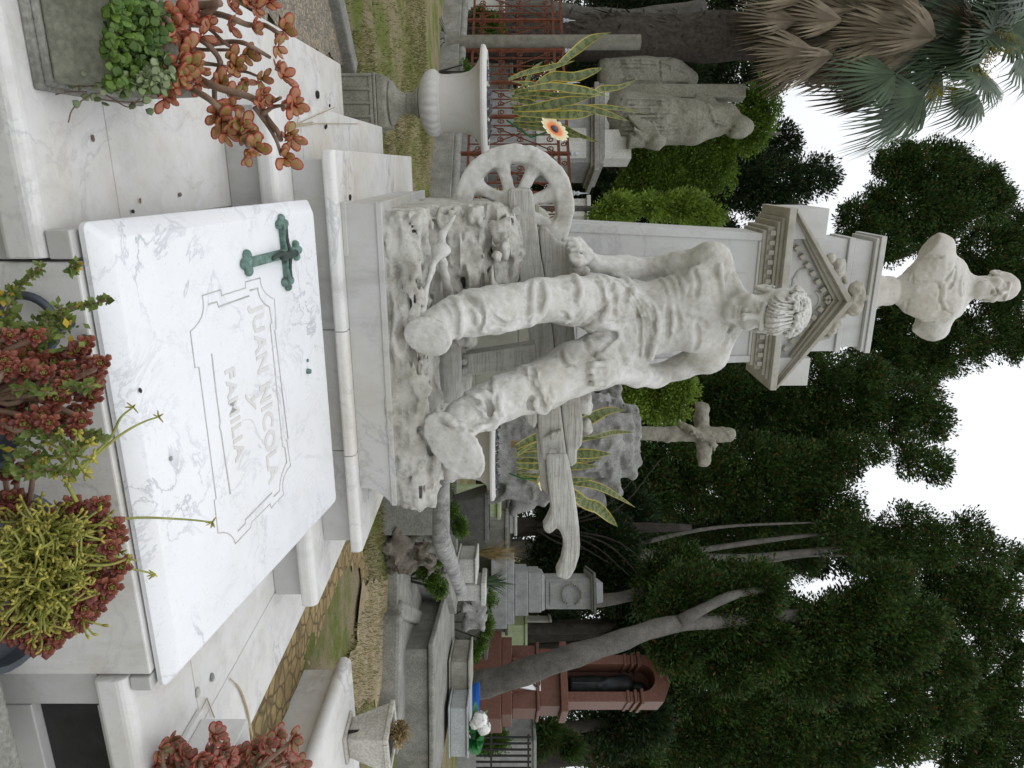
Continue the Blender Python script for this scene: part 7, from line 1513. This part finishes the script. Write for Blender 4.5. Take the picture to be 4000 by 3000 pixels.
# ================================================================ big fan palm at the upper left
Dp_ = 12.0; bp = thing('fan_palm', 'large shaggy-trunked fan palm with hanging dead fronds at the upper left', 'tree', gz(2000, 140, Dp_)); m = MB()
pt = [gz(2000, 150, Dp_), PD(2500, 150, Dp_), PD(2900, 140, Dp_), PD(3350, 120, Dp_), PD(3720, 110, Dp_)]; limb(m, pt, .36, .44, 16); m.build('trunk', M['shag'], bp, smooth=True)
vs, fs = [], []
for k in range(900):   # fibrous shag
    t = rg.uniform(0, 1); i = t*4; P = pt[0]*(1-t)+pt[4]*t; a = rg.uniform(0, 2*pi); o = RIGHT*cos(a)+FWD*sin(a); p = P+o*.36; q = p+o*rg.uniform(.03, .14)+UP*rg.uniform(-.35, .05)+rg.normal(0, .05, 3); s = unit(np.cross(q-p, o))*rg.uniform(.012, .035); b = len(vs); vs += [p-s, p+s, q]; fs.append((b, b+1, b+2))
link_mesh('fibre', npmesh('fibre', vs, np.array(fs)), M['shag'], bp)
def fan(c_, axis, nrm, R, n, span, rg, droop=.15):
    axis = unit(axis); nrm = unit(nrm-axis*np.dot(nrm, axis)); sd = np.cross(axis, nrm); vs, fs = [], []
    for k in range(n):
        a = span*(k/(n-1)-.5)+rg.normal(0, .012); d = axis*cos(a)+sd*sin(a); L = R*(1-.22*(abs(a)/(span/2))**2)*rg.uniform(.9, 1.06); w = R*.030; s = unit(np.cross(d, nrm)); b = len(vs)
        for t, ww in ((.04, .3), (.45, 1), (.75, .6), (1, .03)):
            p = c_+d*L*t-UP*L*droop*t*t*t+nrm*.04*R*((k % 2)*2-1)*t*.5
            if t == 1: p = p-UP*L*droop*rg.uniform(.2, 1.2)
            vs += [p-s*w*ww, p+s*w*ww]
        for i in range(3): fs.append((b+2*i, b+2*i+1, b+2*i+3, b+2*i+2))
    return vs, fs
cp = lambda x, y: (3000+.4521*x, .4521*y)
top_ = PD(3700, 110, Dp_)
FR = [(1230, 980, -UP*.9+RIGHT*.55, .95, 0), (1800, 800, RIGHT*.9-UP*.55, .8, 0), (1100, 640, -UP+RIGHT*.2, .95, 0), (1700, 560, -UP*.3+RIGHT*.5-FWD*.6, .9, 0), (1950, 300, -UP*.6-FWD*.8, 1.0, 0), (1760, 380, -UP-FWD*.3, .9, 1), (2050, 120, RIGHT*.2-FWD+UP*.3, 1.0, 0), (1500, 60, -UP*.3-RIGHT*.9, .95, 0), (1160, 300, -UP+RIGHT*.15, 1.05, 1), (660, 430, -UP+RIGHT*.25, 1.05, 1), (1000, 800, -UP*1.0+RIGHT*.05, 1.25, 1), (900, 560, -UP+RIGHT*.1, 1.2, 1), (1250, 500, -UP*.8+RIGHT*.4, 1.0, 0), (1700, 200, -UP*.4+RIGHT*.3-FWD, .9, 1), (1300, 120, -UP-RIGHT*.3, 1.1, 1), (800, 60, -UP-RIGHT*.2, 1.1, 1), (1100, 40, -UP*.8-RIGHT*.5, 1.0, 1), (2150, 500, RIGHT*.8+UP*.5, .9, 0), (2100, 250, UP+RIGHT*.2, .9, 0), (2150, -50, UP*.6-RIGHT*.6, 1.0, 0), (1850, 640, RIGHT*.6-UP*.1-FWD*.3, .8, 0), (900, 150, -UP-FWD*.2, 1.1, 1), (1450, 330, -UP-FWD*.4, 1.0, 1), (1500, 600, -UP*.5+RIGHT*.6, .95, 0), (1600, 420, -UP*.7+RIGHT*.4-FWD*.4, 1.0, 0), (1400, 200, -UP*.9-FWD*.4, 1.1, 1), (1200, 620, -UP+RIGHT*.2-FWD*.2, 1.15, 1), (1900, 150, -UP*.3-FWD*.9, 1.0, 0), (1650, 120, -UP*.7-FWD*.5-RIGHT*.3, 1.0, 0), (1000, 380, -UP*1.0+RIGHT*.1, 1.1, 1), (600, 250, -UP+RIGHT*.05, 1.0, 1), (450, 420, -UP+RIGHT*.2, .9, 1), (1350, 820, -UP*.8+RIGHT*.35, 1.0, 0), (1750, 300, -UP*.5+RIGHT*.2-FWD*.8, .9, 1), (2000, 60, UP*.2-FWD*.9-RIGHT*.3, 1.0, 0), (1050, 200, -UP-FWD*.1, 1.2, 1), (800, 500, -UP+RIGHT*.2, 1.1, 1), (1850, 420, RIGHT*.3-FWD*.6-UP*.4, .9, 0)]
for k in range(34):
    y_ = rg.uniform(-60, 480); FR.append((rg.uniform(250, 1500), y_, -UP+RIGHT*((y_-200)/500+rg.normal(0, .12))-FWD*rg.uniform(0, .3), rg.uniform(.75, 1.15), 1))
for k in range(16): FR.append((rg.uniform(1500, 2200), rg.uniform(-50, 620), unit(UP*rg.uniform(-.9, .7)+RIGHT*rg.uniform(-.6, .9)-FWD*rg.uniform(.1, .9)), rg.uniform(.75, 1.0), 0))
for i, (x, y, ax_, R, dry) in enumerate(FR):
    c_ = PD(*cp(x, y), Dp_+rg.uniform(-.9, .7)); v_, f_ = fan(c_, ax_, -FWD*.8+RIGHT*rg.normal(0, .5)+UP*.3, R*1.05, 30 if not dry else 24, 2.3 if not dry else 1.2, rg, .22 if not dry else .1)
    fr_ = link_mesh('dead_frond' if dry else 'frond', npmesh('frond', v_, np.array(f_)), M['fandry' if dry else 'fan'], bp); m = MB(); m.tube([top_+rg.normal(0, .15, 3), (top_+c_)/2+UP*.12, c_], [.03, .024, .016], 6); m.build('leaf_stalk', M['fandry' if dry else 'fan'], fr_, smooth=True)
vs, fs = [], []
for (x, y) in [(1800, 560), (1850, 640), (1760, 700), (2000, 330), (2050, 400), (1950, 420), (2100, 350), (1600, 760), (1450, 800), (1880, 500)]:
    for k in range(90):
        p = PD(*cp(x+rg.normal(0, 45), y+rg.normal(0, 45)), Dp_-.5+rg.normal(0, .2)); d = unit(rg.normal(0, 1, 3)); s = unit(np.cross(d, FWD))*.010; b = len(vs); vs += [p-s, p+s, p+d*.07]; fs.append((b, b+1, b+2))
link_mesh('flower_spray', npmesh('flower_spray', vs, np.array(fs)), M['palmflower'], bp)
# far wood closing the view, a mass nobody could count
fw = crown_mesh([(V(x, 62+6*sin(x*.3), 3.5+1.8*sin(x*.7)), (5, 4, 4.5+1.5*sin(x*1.3))) for x in np.arange(-50, 95, 6.5)], 2600, 26, .55, np.random.default_rng(99), 1.3)
fo = link_mesh('far_wood', fw, M['cypressdark']); props(fo, 'distant dark line of trees closing the cemetery behind everything', 'wood', kind='stuff')
# grass blades near the steps
vs, fs = [], []; N_ = 110000
gx = rg.uniform(-4.5, 4.2, N_); gy = rg.uniform(2.0, 9.0, N_)
for x, y in zip(gx, gy):
    if (-.56 < x < 1.9 and y < 4.35) or (x < -.5 and y < 4.7) or (1.8 < x < 2.8 and y < 4.2) or x > 1.9+ (y-2)*.6+.9: continue
    if sin(x*1.7+.6)*sin(y*1.3)+.5*sin(x*4.1+y*3.2) < -.15 and rg.uniform() < .75: continue
    h = rg.uniform(.015, .05); a = rg.uniform(0, 2*pi); b = len(vs); w_ = .004; vs += [(x-w_*cos(a), y-w_*sin(a), -.004), (x+w_*cos(a), y+w_*sin(a), -.004), (x+rg.normal(0, .018), y+rg.normal(0, .018), h)]; fs.append((b, b+1, b+2))
go = link_mesh('grass', npmesh('grass', vs, np.array(fs)), M['grassblade']); props(go, 'short patchy grass around the tomb', 'grass', kind='stuff')
# ================================================================ camera, sky and sun
sc = bpy.context.scene
cd = bpy.data.cameras.new('camera'); cam = bpy.data.objects.new('camera', cd); C.objects.link(cam); sc.camera = cam
cd.sensor_fit = 'HORIZONTAL'; cd.sensor_width = 36; cd.lens = FPX*36/4000; cd.clip_start = .05; cd.clip_end = 2000
mx = Matrix(((0, -RIGHT[0], -FWD[0]), (0, -RIGHT[1], -FWD[1]), (1, 0, 0)))
cam.matrix_world = Matrix.Translation((0, 0, EYE)) @ mx.to_4x4()
w = bpy.data.worlds.new('World'); sc.world = w; w.use_nodes = True; nt = w.node_tree; bg = nt.nodes['Background']
sky = nt.nodes.new('ShaderNodeTexSky'); sky.sky_type = 'NISHITA'; sky.sun_disc = False; SUN_EL, SUN_AZ = 62, 200
sky.sun_elevation = radians(SUN_EL); sky.sun_rotation = radians(SUN_AZ); sky.air_density = 1.0; sky.dust_density = 4.0; sky.ozone_density = 1
hsv = nt.nodes.new('ShaderNodeHueSaturation'); hsv.inputs['Saturation'].default_value = .12; hsv.inputs['Value'].default_value = 1.0
nt.links.new(sky.outputs[0], hsv.inputs['Color']); cl = nt.nodes.new('ShaderNodeMix'); cl.data_type = 'RGBA'; cl.inputs[0].default_value = .86   # closed cloud cover, brighter overhead than at the horizon
tc = nt.nodes.new('ShaderNodeTexCoord'); sx = nt.nodes.new('ShaderNodeSeparateXYZ'); nt.links.new(tc.outputs['Generated'], sx.inputs[0])
mr = nt.nodes.new('ShaderNodeMapRange'); mr.inputs[1].default_value = 0; mr.inputs[2].default_value = 1; mr.inputs[3].default_value = 11.5; mr.inputs[4].default_value = 17.5; nt.links.new(sx.outputs[2], mr.inputs[0])
cb = nt.nodes.new('ShaderNodeCombineColor')
for i_, k_ in enumerate((.965, .99, 1.03)):
    mm = nt.nodes.new('ShaderNodeMath'); mm.operation = 'MULTIPLY'; mm.inputs[1].default_value = k_; nt.links.new(mr.outputs[0], mm.inputs[0]); nt.links.new(mm.outputs[0], cb.inputs[i_])
nt.links.new(cb.outputs[0], cl.inputs[7])
nt.links.new(hsv.outputs[0], cl.inputs[6]); nt.links.new(cl.outputs[2], bg.inputs['Color']); bg.inputs['Strength'].default_value = .15
sd = bpy.data.lights.new('sun', 'SUN'); so = bpy.data.objects.new('sun', sd); C.objects.link(so)
sd.energy = .5; sd.angle = radians(35); sd.color = (1, .97, .92)
az = radians(SUN_AZ); el = radians(SUN_EL); dv = Vector((sin(az)*cos(el), cos(az)*cos(el), sin(el)))
so.rotation_euler = dv.to_track_quat('Z', 'Y').to_euler(); so.location = (0, 0, 30)
sc.view_settings.view_transform = 'Standard'; sc.view_settings.look = 'None'; sc.view_settings.exposure = -0.85; sc.view_settings.gamma = 1
sc.cycles.max_bounces = 5; sc.cycles.diffuse_bounces = 3; sc.cycles.glossy_bounces = 2; sc.cycles.transmission_bounces = 2; sc.cycles.transparent_max_bounces = 4
sc.cycles.use_denoising = True; sc.cycles.use_adaptive_sampling = True; sc.cycles.adaptive_threshold = .02
